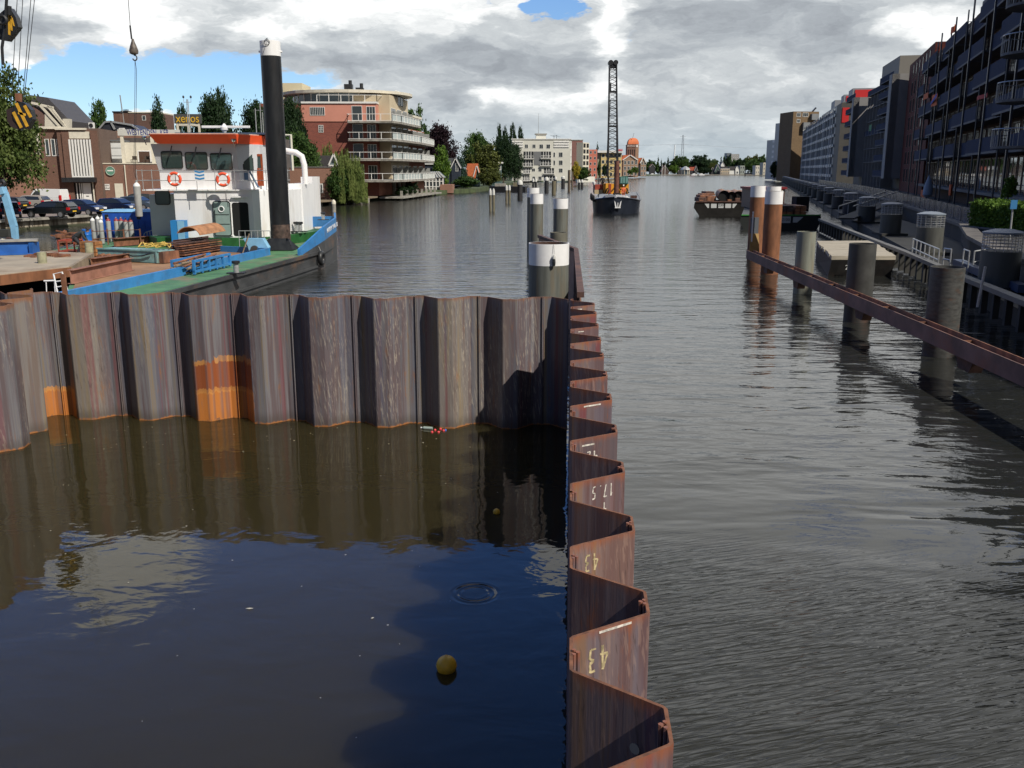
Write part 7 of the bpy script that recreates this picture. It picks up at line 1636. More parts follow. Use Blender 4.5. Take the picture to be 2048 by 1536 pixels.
for (a, b, y_, Y, lf, lb) in ((1345, 1374, 311, 1060, L_MID, 'large rounded mid green tree standing forward on the far shore under the pylon'), (1382, 1418, 309, 1060, L_DARK, 'largest dark round tree on the far shore'),
                              (1338, 1358, 330, 1035, L_BRIGHT, 'lower lighter tree at the far waterside left of the gazebo'), (1418, 1434, 325, 1045, L_OLI, 'low olive tree left of the green gabled house'),
                              (1395, 1422, 335, 1030, L_DARK, 'dark waterside bushes under the largest dark tree'), (1490, 1522, 318, 1050, L_MID, 'rounded tree right of the white curved gable house')):
    ptree(lb, a, b, y_, 349, Y, 'round', lf, 1, .0, zb=.8)
TILR = mat('red tile roof', (.40, .09, .05), .8)
def fh(label, L, R_, ye, yt, Y, wall, roof, depth=9, side=None, wins=()):
    F = Frame(XA(L, Y, 3), Y, 1, 0); return gable_house(label, F, [(L, 350), (R_, 350), (R_, ye), ((L + R_) / 2, yt), (L, ye)], wall, roof, depth=depth, wins=wins) if side is None else \
        (lambda o: (side_roof(F, side, roof, wall, o, Y), o)[1])(gable_house(label, F, [(L, 350), (R_, 350), (R_, ye), ((L + R_) / 2, yt), (L, ye)], wall, roof, depth=depth, wins=wins))
def side_roof(F, s_, roof, wall, o, Y):
    x0, x1, ye, yt = s_; q = fpx(F, [(x0, ye), (x1, ye), (x1, yt), (x0 + 3, yt)]); mb = MB(); mb.fpoly(F, q, -5, -1); mb.build('long_roof', roof, o); q = fr(F, x0, ye, x1, 350); mb = MB(); mb.fb(F, q[0], q[1], -5, -1.1, .8, q[3]); mb.build('long_wall', wall, o)
DGR = mat('dark green wall', (.03, .07, .05), .7); BLW = mat('black wall', (.03, .03, .035), .7); WWL = mat('white wall', (.7, .7, .66), .7)
fh('small black and white gabled house with red roof beside the gazebo', 1389, 1395, 341, 332, 1020, BLW, TILR, side=(1377, 1390, 341, 334), wins=[(1390.5, 342, 1393.5, 347)])
fh('dark green gabled house with white trim on the far shore', 1430, 1441, 342, 329, 1020, DGR, SLATE, side=(1441, 1456, 341, 333), wins=[(1433, 340, 1438, 346)])
fh('white curved gable house on the far shore', 1471, 1478, 338, 332, 1022, WWL, SLATE, side=(1456, 1472, 341, 333), wins=[(1473, 343, 1476, 347)])
fh('little white dormered house above the far roofs', 1442, 1449, 330, 324, 1050, WWL, SLATE)
fh('red roofed barn behind white masts on the far shore', 1323, 1337, 342, 331, 1030, mat('brown boards', (.09, .06, .05), .8), TILR)
fh('small red roofed house among the bushes of the far shore', 1422, 1428, 341, 335, 1040, BLW, TILR)
fh('red roofed house left of the gazebo', 1356, 1366, 343, 334, 1035, BLW, TILR)
fh('red roofed house deep in the trees at left of the far shore', 1300, 1310, 334, 328, 1060, BLW, TILR)
FQ = Frame(XA(1480, 1035, 3), 1035, 1, 0); block('grey flat roofed house behind the white gable', FQ, 1480, 331, 1489, 350, mat('grey green render', (.25, .28, .25), .7), rows=2, cols=2)
block('white terrace wing with balcony on the far shore', Frame(XA(1444, 1012, 3), 1012, 1, 0), 1441, 338, 1459, 350, mat('beige boards', (.4, .32, .22), .7), rows=2, cols=5, depth=6, roof=WT)
gz_ = thing('gazebo', 'octagonal grey gazebo with a domed top at the far waterside', 'gazebo', (XA(1370.5, 1010, 1), 1010, .8)); xg_ = XA(1370.5, 1010, 2)
mb = MB(); mb.lathe((xg_, 1010, 0), [(5.2, 5.6), (4.9, 6.6), (3.2, 8.0), (1, 9.2), (0, 9.4)], 8); mb.build('domed_roof', GALV, gz_)
mb = MB()
for k in range(8): a = k * math.pi / 4 + .39; mb.cyl((xg_ + 4.3 * math.cos(a), 1010 + 4.3 * math.sin(a), .5), (xg_ + 4.3 * math.cos(a), 1010 + 4.3 * math.sin(a), 5.8), .35, n=6)
mb.build('columns', CREAM, gz_); mb = MB(); mb.cyl((xg_, 1010, .4), (xg_, 1010, 5.5), 3.2, n=8); mb.build('core', WGB, gz_)
block('dark modern block with white window grid rising above the far trees', Frame(XA(1453, 1500, 3), 1500, 1, 0), 1462, 308, 1478, 345, mat('dark facade', (.08, .075, .07), .7), rows=9, cols=4, fm=WT, depth=20, ww=.5, wh=.4, t_=.5)
block('grey corner wing of the dark modern block above the far trees', Frame(XA(1453, 1510, 3), 1510, 1, 0), 1453, 306, 1462, 345, mat('grey blue facade', (.12, .14, .16), .7), depth=18)
block('pale beige house with small windows left of the right bank tree', Frame(XA(1525, 900, 3), 900, 1, 0), 1526, 325, 1546, 348, mat('pale beige wall', (.52, .47, .36), .7), rows=3, cols=4, ww=.3, wh=.4)
block('small crow stepped cream house on the far shore at right', Frame(XA(1510, 950, 3), 950, 1, 0), 1511, 331, 1519, 349, CREAM, rows=2, cols=2, ww=.3, wh=.4)
cv_ = carpaint('white far car', (.7, .7, .7))
for i, px in enumerate((1305, 1388, 1403)):
    o = thing('white_boat', 'white motor boat moored at the far shore, %s' % ['before the dark trees at left', 'below the red roofed gable', 'right of the one below the red roof'][i], 'boat', (XA(px, 995, 0), 995, 0), 'white boats of the far shore'); x_ = XA(px, 995, 0)
    mb = MB(); mb.prism([(x_ - 2.8, 994), (x_ + 2.2, 994), (x_ + 3.2, 995), (x_ + 2.2, 996), (x_ - 2.8, 996)], .0, 1.1); mb.build('hull', cv_, o); mb = MB(); mb.box(x_ - 1.5, x_ + 1, 994.3, 995.7, 1.1, 2.0); mb.build('cabin', cv_, o)
FM = mat('pale far steel', (.34, .37, .40), .6)
pn = thing('electricity_pylon', 'thin electricity pylon rising above the far trees', 'pylon', (XA(1363, 1900, 3), 1900, 0)); xp = XA(1363.5, 1900, 3); zpt = P(1363, 270, 1900).z
mb = MB()
for s_ in (-1, 1):
    for s2 in (-1, 1): mb.cyl((xp + s_ * 3.6, 1900 + s2 * 3, 0), (xp + s_ * 1.0, 1900 + s2 * .8, zpt), .28, n=4)
for k in range(10):
    f0, f1 = k / 10, (k + 1) / 10; w0, w1 = 3.6 - 2.6 * f0, 3.6 - 2.6 * f1; mb.cyl((xp - w0, 1897, f0 * zpt), (xp + w1, 1897, f1 * zpt), .17, n=4); mb.cyl((xp + w0, 1897, f0 * zpt), (xp - w1, 1897, f1 * zpt), .17, n=4)
mb.build('lattice', FM, pn)
mb = MB()
for z_, w_ in ((P(0, 289, 1900).z, 12), (zpt - 3, 6)): mb.beam((xp - w_, 1900, z_), (xp + w_, 1900, z_), .5, .5)
mb.build('cross_arm', FM, pn)
for w_ in (-12, 12): mb = MB(); z_ = P(0, 289, 1900).z; mb.tube([(xp - 900, 1880, z_ + 12), (xp - 600, 1885, z_ + 0), (xp - 300, 1890, z_ - 5), (xp + w_ * .8, 1900, z_)], .12, 4); mb.tube([(xp + w_ * .8, 1900, z_), (xp + 150, 1950, z_ - 6), (xp + 420, 2000, z_ - 4)], .12, 4); mb.build('power_line', FM, pn)
mb = MB(); x_ = XA(1347, 1700, 3); mb.cyl((x_, 1700, 0), (x_ + .6, 1700, P(0, 290, 1700).z), 1.5, 1.1, 8); tag(mb.build('white_stack', mat('white stack paint', (.72, .74, .75), .6)), 'slim white chimney stack left of the pylon', 'chimney')
for px in (1324, 1330): mb = MB(); x_ = XA(px, 990, 3); mb.cyl((x_, 990, 0), (x_, 990, P(0, 329, 990).z), .25, n=5); tag(mb.build('white_mast', WT), 'thin white boat mast at the far shore, %s of the pair' % ('left' if px == 1324 else 'right'), 'mast', 'boat masts')
# ============================================================ poles in the river
DWD = mat('dark tarred wood', (.022, .022, .024), .7, ns=3, na=.3); GWD = mat('grey green wood', (.15, .13, .085), .85, ns=3, na=.3, nv=(4, 4, .5), dirt=((.09, .10, .05), .6)); WCP = mat('weathered white cap', (.55, .55, .52), .6)
def pole(label, px, yt, yb, wpx, m, capn=True, pair=False, group='old timber mooring poles'):
    p = G(px, yb); Y = p.y; r = wpx / 2 / FPX * Y; zt = P(px, yt, Y).z
    o = thing('timber_mooring_pole', label, 'mooring pole', p, group)
    for k, dx_ in enumerate((-1.15, 1.15) if pair else (0,)):
        mb = MB(); mb.cyl((p.x + dx_ * r, Y, -1), (p.x + dx_ * r, Y, zt - (.8 if capn else 0)), r, r * .93, 10); mb.build('pole', m, o, True)
        if capn: mb = MB(); mb.lathe((p.x + dx_ * r, Y, 0), [(r * 1.0, zt - .8), (r * .95, zt - .3), (r * .45, zt), (0, zt)], 10); mb.build('white_cap', WCP, o, True)
    return o
pole('pair of grey green timber poles nearest in the river left of the channel', 984, 377, 423, 5.5, GWD, True, True)
pole('pair of timber poles with a green patch, second from the left', 1016, 370, 407, 5, GWD, True, True)
pole('thick black pole with white cap, left of the narrower black pair', 1040, 360, 399, 11, DWD)
pole('pair of narrow black poles with white caps', 1069, 357, 382, 4.5, DWD, True, True)
pole('thick black white capped pole, middle of the row', 1093, 354, 385, 9, DWD)
pole('greenish timber pole without a cap in the middle of the row', 1107.5, 362, 389, 9, GWD, False)
pole('thin dark pole with white cap behind the greenish one', 1111, 353, 379, 5, DWD)
pole('thick black white capped pole before the white block', 1126, 352, 376, 8, DWD)
pole('brown leaning post without cap, right of the white block', 1138, 340, 383, 6, mat('brown grey wood', (.11, .085, .06), .8), False)
pole('tall brown post without cap, right of the white block', 1144, 343, 378, 4, mat('brown grey wood', (.11, .085, .06), .8), False)
pole('pair of dark poles with one white top near the crane boat', 1161, 359, 378, 5, DWD, True, True)
pole('single dark pole far out before the far shore', 1490, 335, 352, 2.0, DWD, False)
bm_ = thing('moored_barge', 'low dark sailing barge moored under the trees behind the river poles', 'barge', G(1000, 383)); 
mb = MB(); mb.prism([(XA(978, 225, 0), 232), (XA(985, 222, 0), 226), (XA(1050, 228, 0), 222), (XA(1056, 230, 0), 228), (XA(1048, 236, 0), 234), (XA(985, 236, 0), 236)], -.3, 1.3); mb.build('hull', DWD, bm_)
mb = MB(); mb.box(XA(990, 228, 1), XA(1012, 228, 1), 226, 231, 1.3, 1.9); mb.build('hatch', CONC, bm_); mb = MB(); mb.box(XA(1026, 228, 1), XA(1040, 228, 1), 225, 231, 1.3, 2.1); mb.build('cabin', GWD, bm_)
# ============================================================ crane boat
CY = 112.0
def cx(px, z=1.5, Y=CY): return XA(px, Y, z)
cbt = thing('crane_boat', 'black hulled barge carrying a yellow and red crane, sailing toward the camera', 'crane boat', (cx(1229), CY, 0))
HB = mat('blue black hull', (.016, .020, .030), .3, ns=1, na=.2)
xc = cx(1231, 0)
def sx3(y): return xc + .125 * (y - CY)
def hullsec(y, hw, z0, z1): return [(xc - hw, y, z1), (xc - hw * .86, y, z0), (xc + hw * .86, y, z0), (xc + hw, y, z1)]
secs = [(CY + 26, 2.6, 1.9), (CY + 22, 2.9, 1.5), (CY + 4, 2.95, 1.45), (CY + 1.6, 2.78, 1.5), (CY - .2, 2.3, 1.66), (CY - 1.6, 1.3, 1.82), (CY - 2.2, .12, 1.92)]
mb = MB(); vs = []
for y, hw, z1 in secs: vs += [(sx3(y) - hw, y, z1), (sx3(y) - hw * .93, y, -.8), (sx3(y) + hw * .93, y, -.8), (sx3(y) + hw, y, z1)]
fs = []
for k in range(len(secs) - 1):
    a, b = k * 4, k * 4 + 4; fs += [(a, a + 1, b + 1, b), (a + 1, a + 2, b + 2, b + 1), (a + 2, a + 3, b + 3, b + 2), (a, b, b + 3, a + 3)]
fs += [(0, 3, 2, 1), (4 * len(secs) - 4, 4 * len(secs) - 3, 4 * len(secs) - 2, 4 * len(secs) - 1)]
mb.add(vs, fs); mb.build('hull', HB, cbt, True)
for sg in (-1, 1):
    mb = MB(); P0 = Vector((xc - .28, CY - 2.25, 1.90)); P1 = Vector((xc - .2 + sg * 1.25, CY - 1.55, 1.84)); P2 = Vector((xc - .1 + sg * 1.85, CY - .9, 1.72)); U = Vector((0, 0, .30))
    mb.add([P0, P1, P2, P2 + Vector((0, .15, .02)), P1 + U, P0 + U * 1.25], [(0, 1, 4, 5), (1, 2, 3, 4), (5, 4, 1, 0), (4, 3, 2, 1)]); mb.build('white_bulwark', WHITE, cbt)
mb = MB()
for y, hw, z1 in secs[1:5]:
    pass
for sg in (-1, 1):
    pts = [Vector((sx3(y) + sg * (hw + .02), y, z1 + .02)) for y, hw, z1 in secs]; mb.tube(pts, .09, 6)
mb.build('gunwale', HB, cbt, True)
mb = MB()
ac = Vector((xc - .02, CY - 2.42, 1.15))
for sg in (-1, 1): mb.extr([ac + Vector((sg * .12, -.05, -.35)), ac + Vector((sg * .30, -.05, -.32)), ac + Vector((sg * .42, -.05, .42)), ac + Vector((sg * .30, -.05, .30))], (0, .2, 0))
mb.extr([ac + Vector((-.35, -.06, -.42)), ac + Vector((.35, -.06, -.42)), ac + Vector((.3, -.06, -.3)), ac + Vector((-.3, -.06, -.3))], (0, .2, 0)); mb.box(ac.x - .04, ac.x + .04, ac.y - .08, ac.y + .1, ac.z - .3, ac.z + .2); mb.build('white_anchor', WHITE, cbt)
YEL = mat('crane yellow', (.72, .33, .03), .45, ns=2, na=.1); REDC = mat('dull red paint', (.30, .05, .03), .55, ns=2, na=.15)
def cb_(name, x0, y0, x1, y1, Ya, d, m, par=cbt):
    z1, z0 = P(x0, y0, Ya).z, P(x0, y1, Ya).z; mb = MB(); mb.box(XA(x0, Ya, z0), XA(x1, Ya, z0), Ya, Ya + d, max(z0, 1.6), z1); return mb.build(name, m, par)
crn = thing('crawler_crane', 'yellow and red crane with hazard stripes, green cab and tall lattice boom on the boat', 'crane', (cx(1232), CY + 3, 2))
cb_('counterweight', 1208, 367, 1224, 388, CY + 3, 3.5, YEL, crn); cb_('machine_house', 1224, 368, 1257, 388, CY + 3.1, 4, YEL, crn)
cb_('red_panel', 1217, 368, 1222, 387, CY + 2.95, .2, REDC, crn); cb_('rear_frame', 1190, 369, 1209, 386, CY + 4.5, 3, REDC, crn)
cb_('beige_box', 1189, 380, 1205, 388, CY + 3.0, 1.5, mat('beige paint', (.45, .35, .2), .6), cbt)
c_ = cb_('cab', 1240, 353, 1256, 368, CY + 2.8, 1.6, mat('cab green frame', (.04, .14, .12), .4), crn)
Fcab = Frame(0, CY + 2.8, 1, 0)
for a in (1241, 1246, 1251.5): u = Fcab.rect(a, 354.5, a + 4, 366); mb = MB(); mb.fb(Fcab, u[0], u[1], 0, .04, u[2], u[3]); mb.build('pane', mat('green cab glass', (.16, .30, .28), .08), c_)
Fc = Frame(0, CY + 3, 1, 0); Fc2 = Frame(0, CY + 2.95, 1, 0)
for (a, b, c, d) in ((1208.5, 387, 1214, 376), (1212, 388, 1217, 379), (1252, 376, 1256.5, 387), (1223, 381, 1228, 375), (1237, 375, 1241, 381)):
    q0, q1 = Fc.uz(a, b, .12), Fc.uz(c, d, .12); mb = MB(); mb.fpoly(Fc, [(q0[0] - .0, q0[1]), (q0[0] + .17, q0[1]), (q1[0] + .17, q1[1]), (q1[0], q1[1])], .02, .13); mb.build('hazard_stripe', BLACK, crn)
# wheelhouse frame left of the crane, rails
mb = MB()
for a in (1197, 1218): mb.cyl((cx(a, 3, CY + 6), CY + 6, 1.7), (cx(a, 3, CY + 6), CY + 6, P(a, 357, CY + 6).z), .06, n=6)
mb.beam((cx(1196, 3, CY + 6), CY + 6, P(1200, 358, CY + 6).z), (cx(1219, 3, CY + 6), CY + 6, P(1200, 358, CY + 6).z), .12, .1); mb.build('light_frame', GALV, cbt)
mb = MB(); mb.tube([P(1261, 367, CY + 2), P(1261, 383, CY + 2), P(1256, 383, CY + 2)], .05); mb.tube([P(1262, 387, CY + 2), P(1256, 387, CY + 2)], .05); mb.build('side_rail', GALV, cbt)
for k, px in enumerate((1184, 1186, 1189)): mb = MB(); p = P(px, 388 + k * 2, CY + 3 - k * 1.2); mb.ring(p + Vector((-.1, 0, -.3)), (1, 0, 0), .3, .12, 14, 6); mb.build('tyre', TYRE, cbt, True)
for px in (1263, 1266, 1269, 1272): mb = MB(); p = P(px, 396, CY + 2); mb.box(p.x - .1, p.x + .12, p.y, p.y + .3, 1.7, p.z + .3); mb.build('deck_post', RUSTD, cbt)
mb = MB(); p = P(1188, 368, CY + 4); mb.lathe(p, [(0, -.1), (.12, -.1), (.2, .1), (.2, .25), (0, .3)], 10); mb.build('floodlight', WHITE, cbt, True)
# lattice boom
bb_ = Vector((cx(1226, 5, CY + 4), CY + 4, P(1226, 384, CY + 4).z)); zt5 = P(1226, 124, CY + 6).z; bt = Vector((XA(1226, CY + 6, zt5), CY + 6, zt5))
mb = MB(); N_ = 34; bw0, bw1 = .60, .42
def bp(f_, i):
    f_ = max(0, min(1, f_)); c = bb_.lerp(bt, f_); w_ = (bw0 + (bw1 - bw0) * f_) * (min(1, .45 + f_ * 6)); sx2, sy2 = ((-1, -1), (1, -1), (1, 1), (-1, 1))[i % 4]; return c + Vector((sx2 * w_, sy2 * w_, 0))
for i in range(4): mb.tube([bp(k / 8, i) for k in range(9)], .065, 5)
mb.build('boom_chords', BLACK, crn)
mb = MB()
for k in range(N_):
    for i in range(4):
        mb.cyl(bp(k / N_, i), bp((k + 1) / N_, i + 1 if k % 2 else i + 1), .026, n=4, caps=False)
        if k % 2 == 0: mb.cyl(bp(k / N_, i), bp(k / N_, i + 1), .026, n=4, caps=False)
for k in (0, 9, 17, 26): mb.box(bp(k / N_, 0).x, bp(k / N_, 1).x, bp(k / N_, 0).y, bp(k / N_, 0).y + .06, bp(k / N_, 0).z, bp(k / N_, 0).z + .22)
mb.build('boom_lacing', BLACK, crn)
mb = MB(); mb.box(bt.x - .5, bt.x + .5, bt.y - .4, bt.y + .4, bt.z - .7, bt.z - .1); mb.cyl(bt + Vector((-.3, -.5, -.1)), bt + Vector((-.3, .5, -.1)), .3, n=12); mb.cyl(bt + Vector((.3, -.5, -.1)), bt + Vector((.3, .5, -.1)), .3, n=12); mb.build('boom_head', BLACK, crn)
mb = MB(); p = P(1219.5, 175, CY + 6); mb.box(p.x - .16, p.x + .16, p.y - .2, p.y + .2, p.z - .55, p.z + .5); mb.build('hook_block', BLACK, crn)
for a, b in ((P(1219, 188, CY + 6), P(1212, 352, CY + 6)), (P(1221, 200, CY + 6), P(1213, 352, CY + 6)), (P(1234, 150, CY + 6), P(1237, 340, CY + 6))): mb = MB(); mb.cyl(a, b, .03, n=4); mb.build('cable', BLACK, crn)
mb = MB(); a = P(1233.5, 388, CY + 1.5); b = P(1234, 322, CY + 1.5); mb.cyl((cx(1232.5, 2, CY + 1.5), CY + 1.5, 1.8), (XA(1234, CY + 1.5, b.z), CY + 1.5, b.z), .30, n=14); sp2 = tag(mb.build('brown_spud_pipe', mat('brown steel pipe', (.15, .06, .04), .6, ns=3, na=.3), smooth=True), 'upright rust brown pipe standing at the bow of the crane boat', 'pipe')
mb = MB(); mb.box(cx(1228, 2, CY + 1), cx(1241, 2, CY + 1), CY + .8, CY + 2.2, 1.5, 2.35); mb.build('windlass', BLACK, cbt)
person('person in orange work clothes on the right side of the crane boat', (cx(1246.5, 2, CY + 1.2), CY + 1.2, 1.5), R(-90), mat('orange work jacket', (.65, .14, .05), .7), mat('orange work trousers', (.5, .12, .05), .7), 'stand', mat('white helmet', (.8, .8, .78), .4))
person('person in dark clothes and white helmet at the rear left of the crane boat', (cx(1205, 3, CY + 5), CY + 5, 2.6), R(-100), mat('dark work jacket', (.03, .03, .035), .8), mat('dark work trousers', (.02, .02, .025), .8), 'stand', mat('white helmet', (.8, .8, .78), .4))
# ============================================================ barges in the middle
DH = mat('dark barge hull', (.016, .015, .014), .8, ns=1.2, na=.3, spec=.15)
def bargehull(o, F, L_, R_, Yd, zt, m=DH, rake=.9, sk=2.4):
    u0, u1 = F.uz(L_, 400)[0], F.uz(R_, 400)[0]; mb = MB()
    mb.add([F.pt(u0 + rake, 0, -.3), F.pt(u1 - rake, 0, -.3), F.pt(u1 - rake + sk, -Yd, -.3), F.pt(u0 + rake + sk, -Yd, -.3), F.pt(u0, 0, zt * .62), F.pt(u1, 0, zt * .62), F.pt(u1 + sk, -Yd, zt * .62), F.pt(u0 + sk, -Yd, zt * .62), F.pt(u0 + .1, 0, zt), F.pt(u1 - .1, 0, zt), F.pt(u1 - .1 + sk, -Yd, zt), F.pt(u0 + .1 + sk, -Yd, zt)],
           [(3, 2, 1, 0), (8, 9, 10, 11)] + [(i, (i + 1) % 4, (i + 1) % 4 + 4, i + 4) for i in range(4)] + [(i + 4, (i + 1) % 4 + 4, (i + 1) % 4 + 8, i + 8) for i in range(4)]); mb.build('hull', m, o)
    return u0, u1
Fp = Frame(XA(1388, 105, 1), 105, 1, .0)
pb_ = thing('pipe_barge', 'dark pontoon with white painted panels carrying rusty pipes, in mid river', 'barge', (XA(1440, 105, 0), 105, 0))
u0, u1 = bargehull(pb_, Fp, 1388, 1496, 9, 1.55)
mb = MB(); mb.fb(Fp, u0 + .2, u1 - .2, .0, .1, 1.55, 1.68); mb.build('gunwale', RUSTD, pb_)
for (a, b, sl) in ((1409, 1418, -1), (1422, 1433, 0), (1436.5, 1447, 0), (1450.5, 1462, 0), (1465, 1474, 1)):
    q = Fp.rect(a, 407.5, b, 416); mb = MB()
    pg = [(q[0] + (.0 if sl != -1 else .35), q[2]), (q[1] - (.35 if sl == 1 else 0), q[2]), (q[1], q[3]), (q[0], q[3])]; mb.fpoly(Fp, pg, 0.003, .03); mb.build('white_panel', mat('dirty white panel', (.50, .51, .50), .6), pb_)
q = Fp.rect(1436.5, 406.5, 1447, 414.5); text('230', .38, Fp.pt((q[0] + q[1]) / 2, .04, (q[2] + q[3]) / 2), frot(Fp), BLACK, pb_, 'lettering', .004)
PR1 = mat('light rusty pipe', (.28, .15, .09), .7, ns=2, na=.3)
lab = ['leftmost', 'second from the left', 'third from the left', 'rightmost']
for i, (a, r_, m_) in enumerate(((1448, .40, PR1), (1463, .36, PR1), (1477, .38, PR1), (1489, .36, PR1))):
    z_ = 1.55 + r_ * 1.6; x_ = XA(a, 105.5, 2); d = Vector((1.7, 9.5, 0)); o = thing('steel_pipe', 'large rusty steel pipe lying on the mid river pontoon, %s of four' % lab[i], 'pipe', (x_, 105.5, 1.75), 'large pipes on the pontoon')
    mb = MB(); c = Vector((x_, 105.5, z_)); mb.cyl(c, c + d, r_ * 1.6, n=18, caps=False); mb.build('pipe_wall', PR1, o, True); mb = MB(); mb.cyl(c + d * .02, c + d * .99, r_ * 1.6 - .03, n=18); mb.build('dark_bore', DARK, o)
pm = thing('beam_pile', 'pile of rusty steel beams at the left end of the mid river pontoon', 'steel stack', (XA(1410, 106, 2), 106, 1.75))
for (a, b, y0, y1, Y, m_) in ((1397, 1413, 395, 405, 105.6, RUSTD), (1400, 1415, 390, 395, 106.5, RUST), (1404, 1430, 387, 391, 108, RUST), (1411, 1429, 383, 387, 109, RUSTD), (1414, 1432, 392, 403, 106, RUST), (1398, 1406, 400, 406, 105.4, ORUST), (1470, 1480, 396, 404, 105.4, RUSTD), (1455, 1463, 399, 405, 105.3, ORUST)):
    z0, z1 = P(a, y1, Y).z, P(a, y0, Y).z; mb = MB(); mb.box(XA(a, Y, z0), XA(b, Y, z0), Y, Y + 2.5, max(z0, 1.58), z1); mb.build('beam', m_, pm, bevel=.05)
Fg = Frame(XA(1484, 81, 1), 81, 1, .0)
gb = thing('green_rimmed_barge', 'black barge with green rim and white panels carrying timber behind the brown piles', 'barge', (XA(1560, 81, 0), 81, 0))
u0, u1 = bargehull(gb, Fg, 1482, 1646, 20, 1.2, mat('black green hull', (.014, .017, .016), .5), rake=.5, sk=5.2)
mb = MB(); mb.fb(Fg, u0 + .1, u1 - .1, 0, .08, 1.2, 1.3); mb.build('green_rim', mat('barge green', (.03, .20, .03), .5), gb)
q = Fg.rect(1562, 433, 1581, 446); mb = MB(); mb.fb(Fg, q[0], q[1], .003, .03, q[2], q[3]); mb.build('white_panel', mat('dirty white panel', (.50, .51, .50), .6), gb); text('2100', .34, Fg.pt((q[0] + q[1]) / 2, .04, (q[2] + q[3]) / 2), frot(Fg), BLACK, gb, 'lettering', .004)
q = Fg.rect(1586, 434, 1606, 445); mb = MB(); mb.fpoly(Fg, [(q[0], q[2]), (q[1] - .5, q[2]), (q[1], q[3]), (q[0], q[3])], .003, .03); mb.build('white_panel', mat('dirty white panel', (.50, .51, .50), .6), gb)
TBD = mat('dark timber', (.09, .06, .045), .8, ns=3, na=.3); TBO = mat('orange brown timber', (.32, .13, .055), .8, ns=3, na=.25)
for i, (a, b, m_, lb) in enumerate(((1561, 1573, TBD, 'dark'), (1574, 1586, TBD, 'dark'), (1591, 1601, TBO, 'orange brown'), (1602, 1613, TBO, 'orange brown'))):
    o = thing('timber_bundle', '%s timber bundle on the green rimmed barge, %s of its pair' % (lb, 'left' if i % 2 == 0 else 'right'), 'timber', (XA(a, 82, 2), 82, 1.75), 'timber bundles on the barge')
    z1 = P(a, 411, 82).z
    for k in range(3): mb = MB(); mb.box(XA(a, 82, 2) + .02, XA(b, 82, 2), 82, 85.5, 1.23 + k * (z1 - 1.23) / 3 + .02, 1.23 + (k + 1) * (z1 - 1.23) / 3 - .02); mb.build('timber', m_ if not (m_ is TBD and k == 0) else TBO, o)
cbx = [('low dark red cabin roof behind the left brown pile', 1500, 1572, 375, 380, 96), ('dark red wheelhouse block behind the nearest brown pile', 1524, 1571, 380, 430, 92)]
rc = thing('red_deckhouse', 'dark red low deckhouse with pale roof edge on the barge behind the brown piles', 'deckhouse', (XA(1540, 94, 2), 94, 1.75)); MR = mat('maroon paint', (.22, .02, .025), .5, ns=2, na=.15)
z1 = P(1500, 376, 97).z; mb = MB(); mb.box(XA(1503, 97, 3), XA(1570, 97, 3), 97, 101, 1.23, z1 - .12); mb.build('rear_house', mat('beige brown wall', (.20, .15, .11), .6), rc)
mb = MB(); mb.box(XA(1500, 97, 3), XA(1573, 97, 3), 96.8, 101.2, z1 - .12, z1 + .1); mb.build('rear_roof', MR, rc)
z2 = P(1524, 381, 92).z; mb = MB(); mb.box(XA(1528, 92, 3), XA(1569, 92, 3), 92, 96, 1.23, z2 - .2); mb.build('front_house', MR, rc)
mb = MB(); mb.box(XA(1522, 92, 3), XA(1564, 92, 3), 91.8, 96, z2 - .2, z2); mb.build('front_roof', MR, rc); mb = MB(); mb.box(XA(1522, 92, 3) - .02, XA(1564, 92, 3) + .02, 91.75, 91.8, z2 - .03, z2 + .03); mb.build('pale_edge', CREAM, rc)
st = thing('beam_pile', 'long rusty sheet piles stacked lengthwise on the barge beside the floating pier', 'steel stack', (XA(1600, 88, 2), 88, 1.75))
for k in range(6): a = Vector((XA(1590 + k * 7, 84.5, 2), 84.5 + .4 * k, 1.4 + .08 * (k % 3))); d = Vector((-.6 + .1 * k, 13, .35)); mb = MB(); mb.beam(a, a + d, .5, .12); mb.build('sheet_pile', RUSTD if k % 2 else RUST, st)
mb = MB(); a = P(1606, 400, 88); mb.box(a.x - .6, a.x + .6, 88, 89.5, 1.25, a.z + .3); mb.build('dark_box', DARK, st)
# ============================================================ right bank
RQ = [(14, -40), (15.5, 15), (20.5, 38), (24, 48), (28.6, 58.6), (36.2, 83.5), (45.5, 115), (54, 145), (67, 195), (79.5, 245), (99, 330), (120, 410), (140, 500), (180, 640), (250, 900), (330, 1400), (900, 1400), (900, -40)]
RQ = [(x_ + (0 if x_ < 800 else 0), y_) for x_, y_ in RQ]
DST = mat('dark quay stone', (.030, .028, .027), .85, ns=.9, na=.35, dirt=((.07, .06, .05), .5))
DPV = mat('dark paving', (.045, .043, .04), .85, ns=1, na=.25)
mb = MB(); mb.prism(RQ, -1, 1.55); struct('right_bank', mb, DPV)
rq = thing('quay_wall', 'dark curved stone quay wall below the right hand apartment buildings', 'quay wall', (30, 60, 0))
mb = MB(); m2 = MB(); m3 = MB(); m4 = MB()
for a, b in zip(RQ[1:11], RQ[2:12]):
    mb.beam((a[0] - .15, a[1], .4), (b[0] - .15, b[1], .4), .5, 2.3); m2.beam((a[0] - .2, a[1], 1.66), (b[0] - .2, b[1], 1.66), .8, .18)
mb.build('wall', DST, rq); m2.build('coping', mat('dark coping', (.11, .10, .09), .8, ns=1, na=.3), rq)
gf_ = thing('blue_glass_fence', 'dark blue glass fence along the quay edge below the balconies', 'fence', (40, 95, 1.7))
BGL = mat('dark blue fence glass', (.022, .035, .07), .25, spec=.6, ns=1, na=.2)
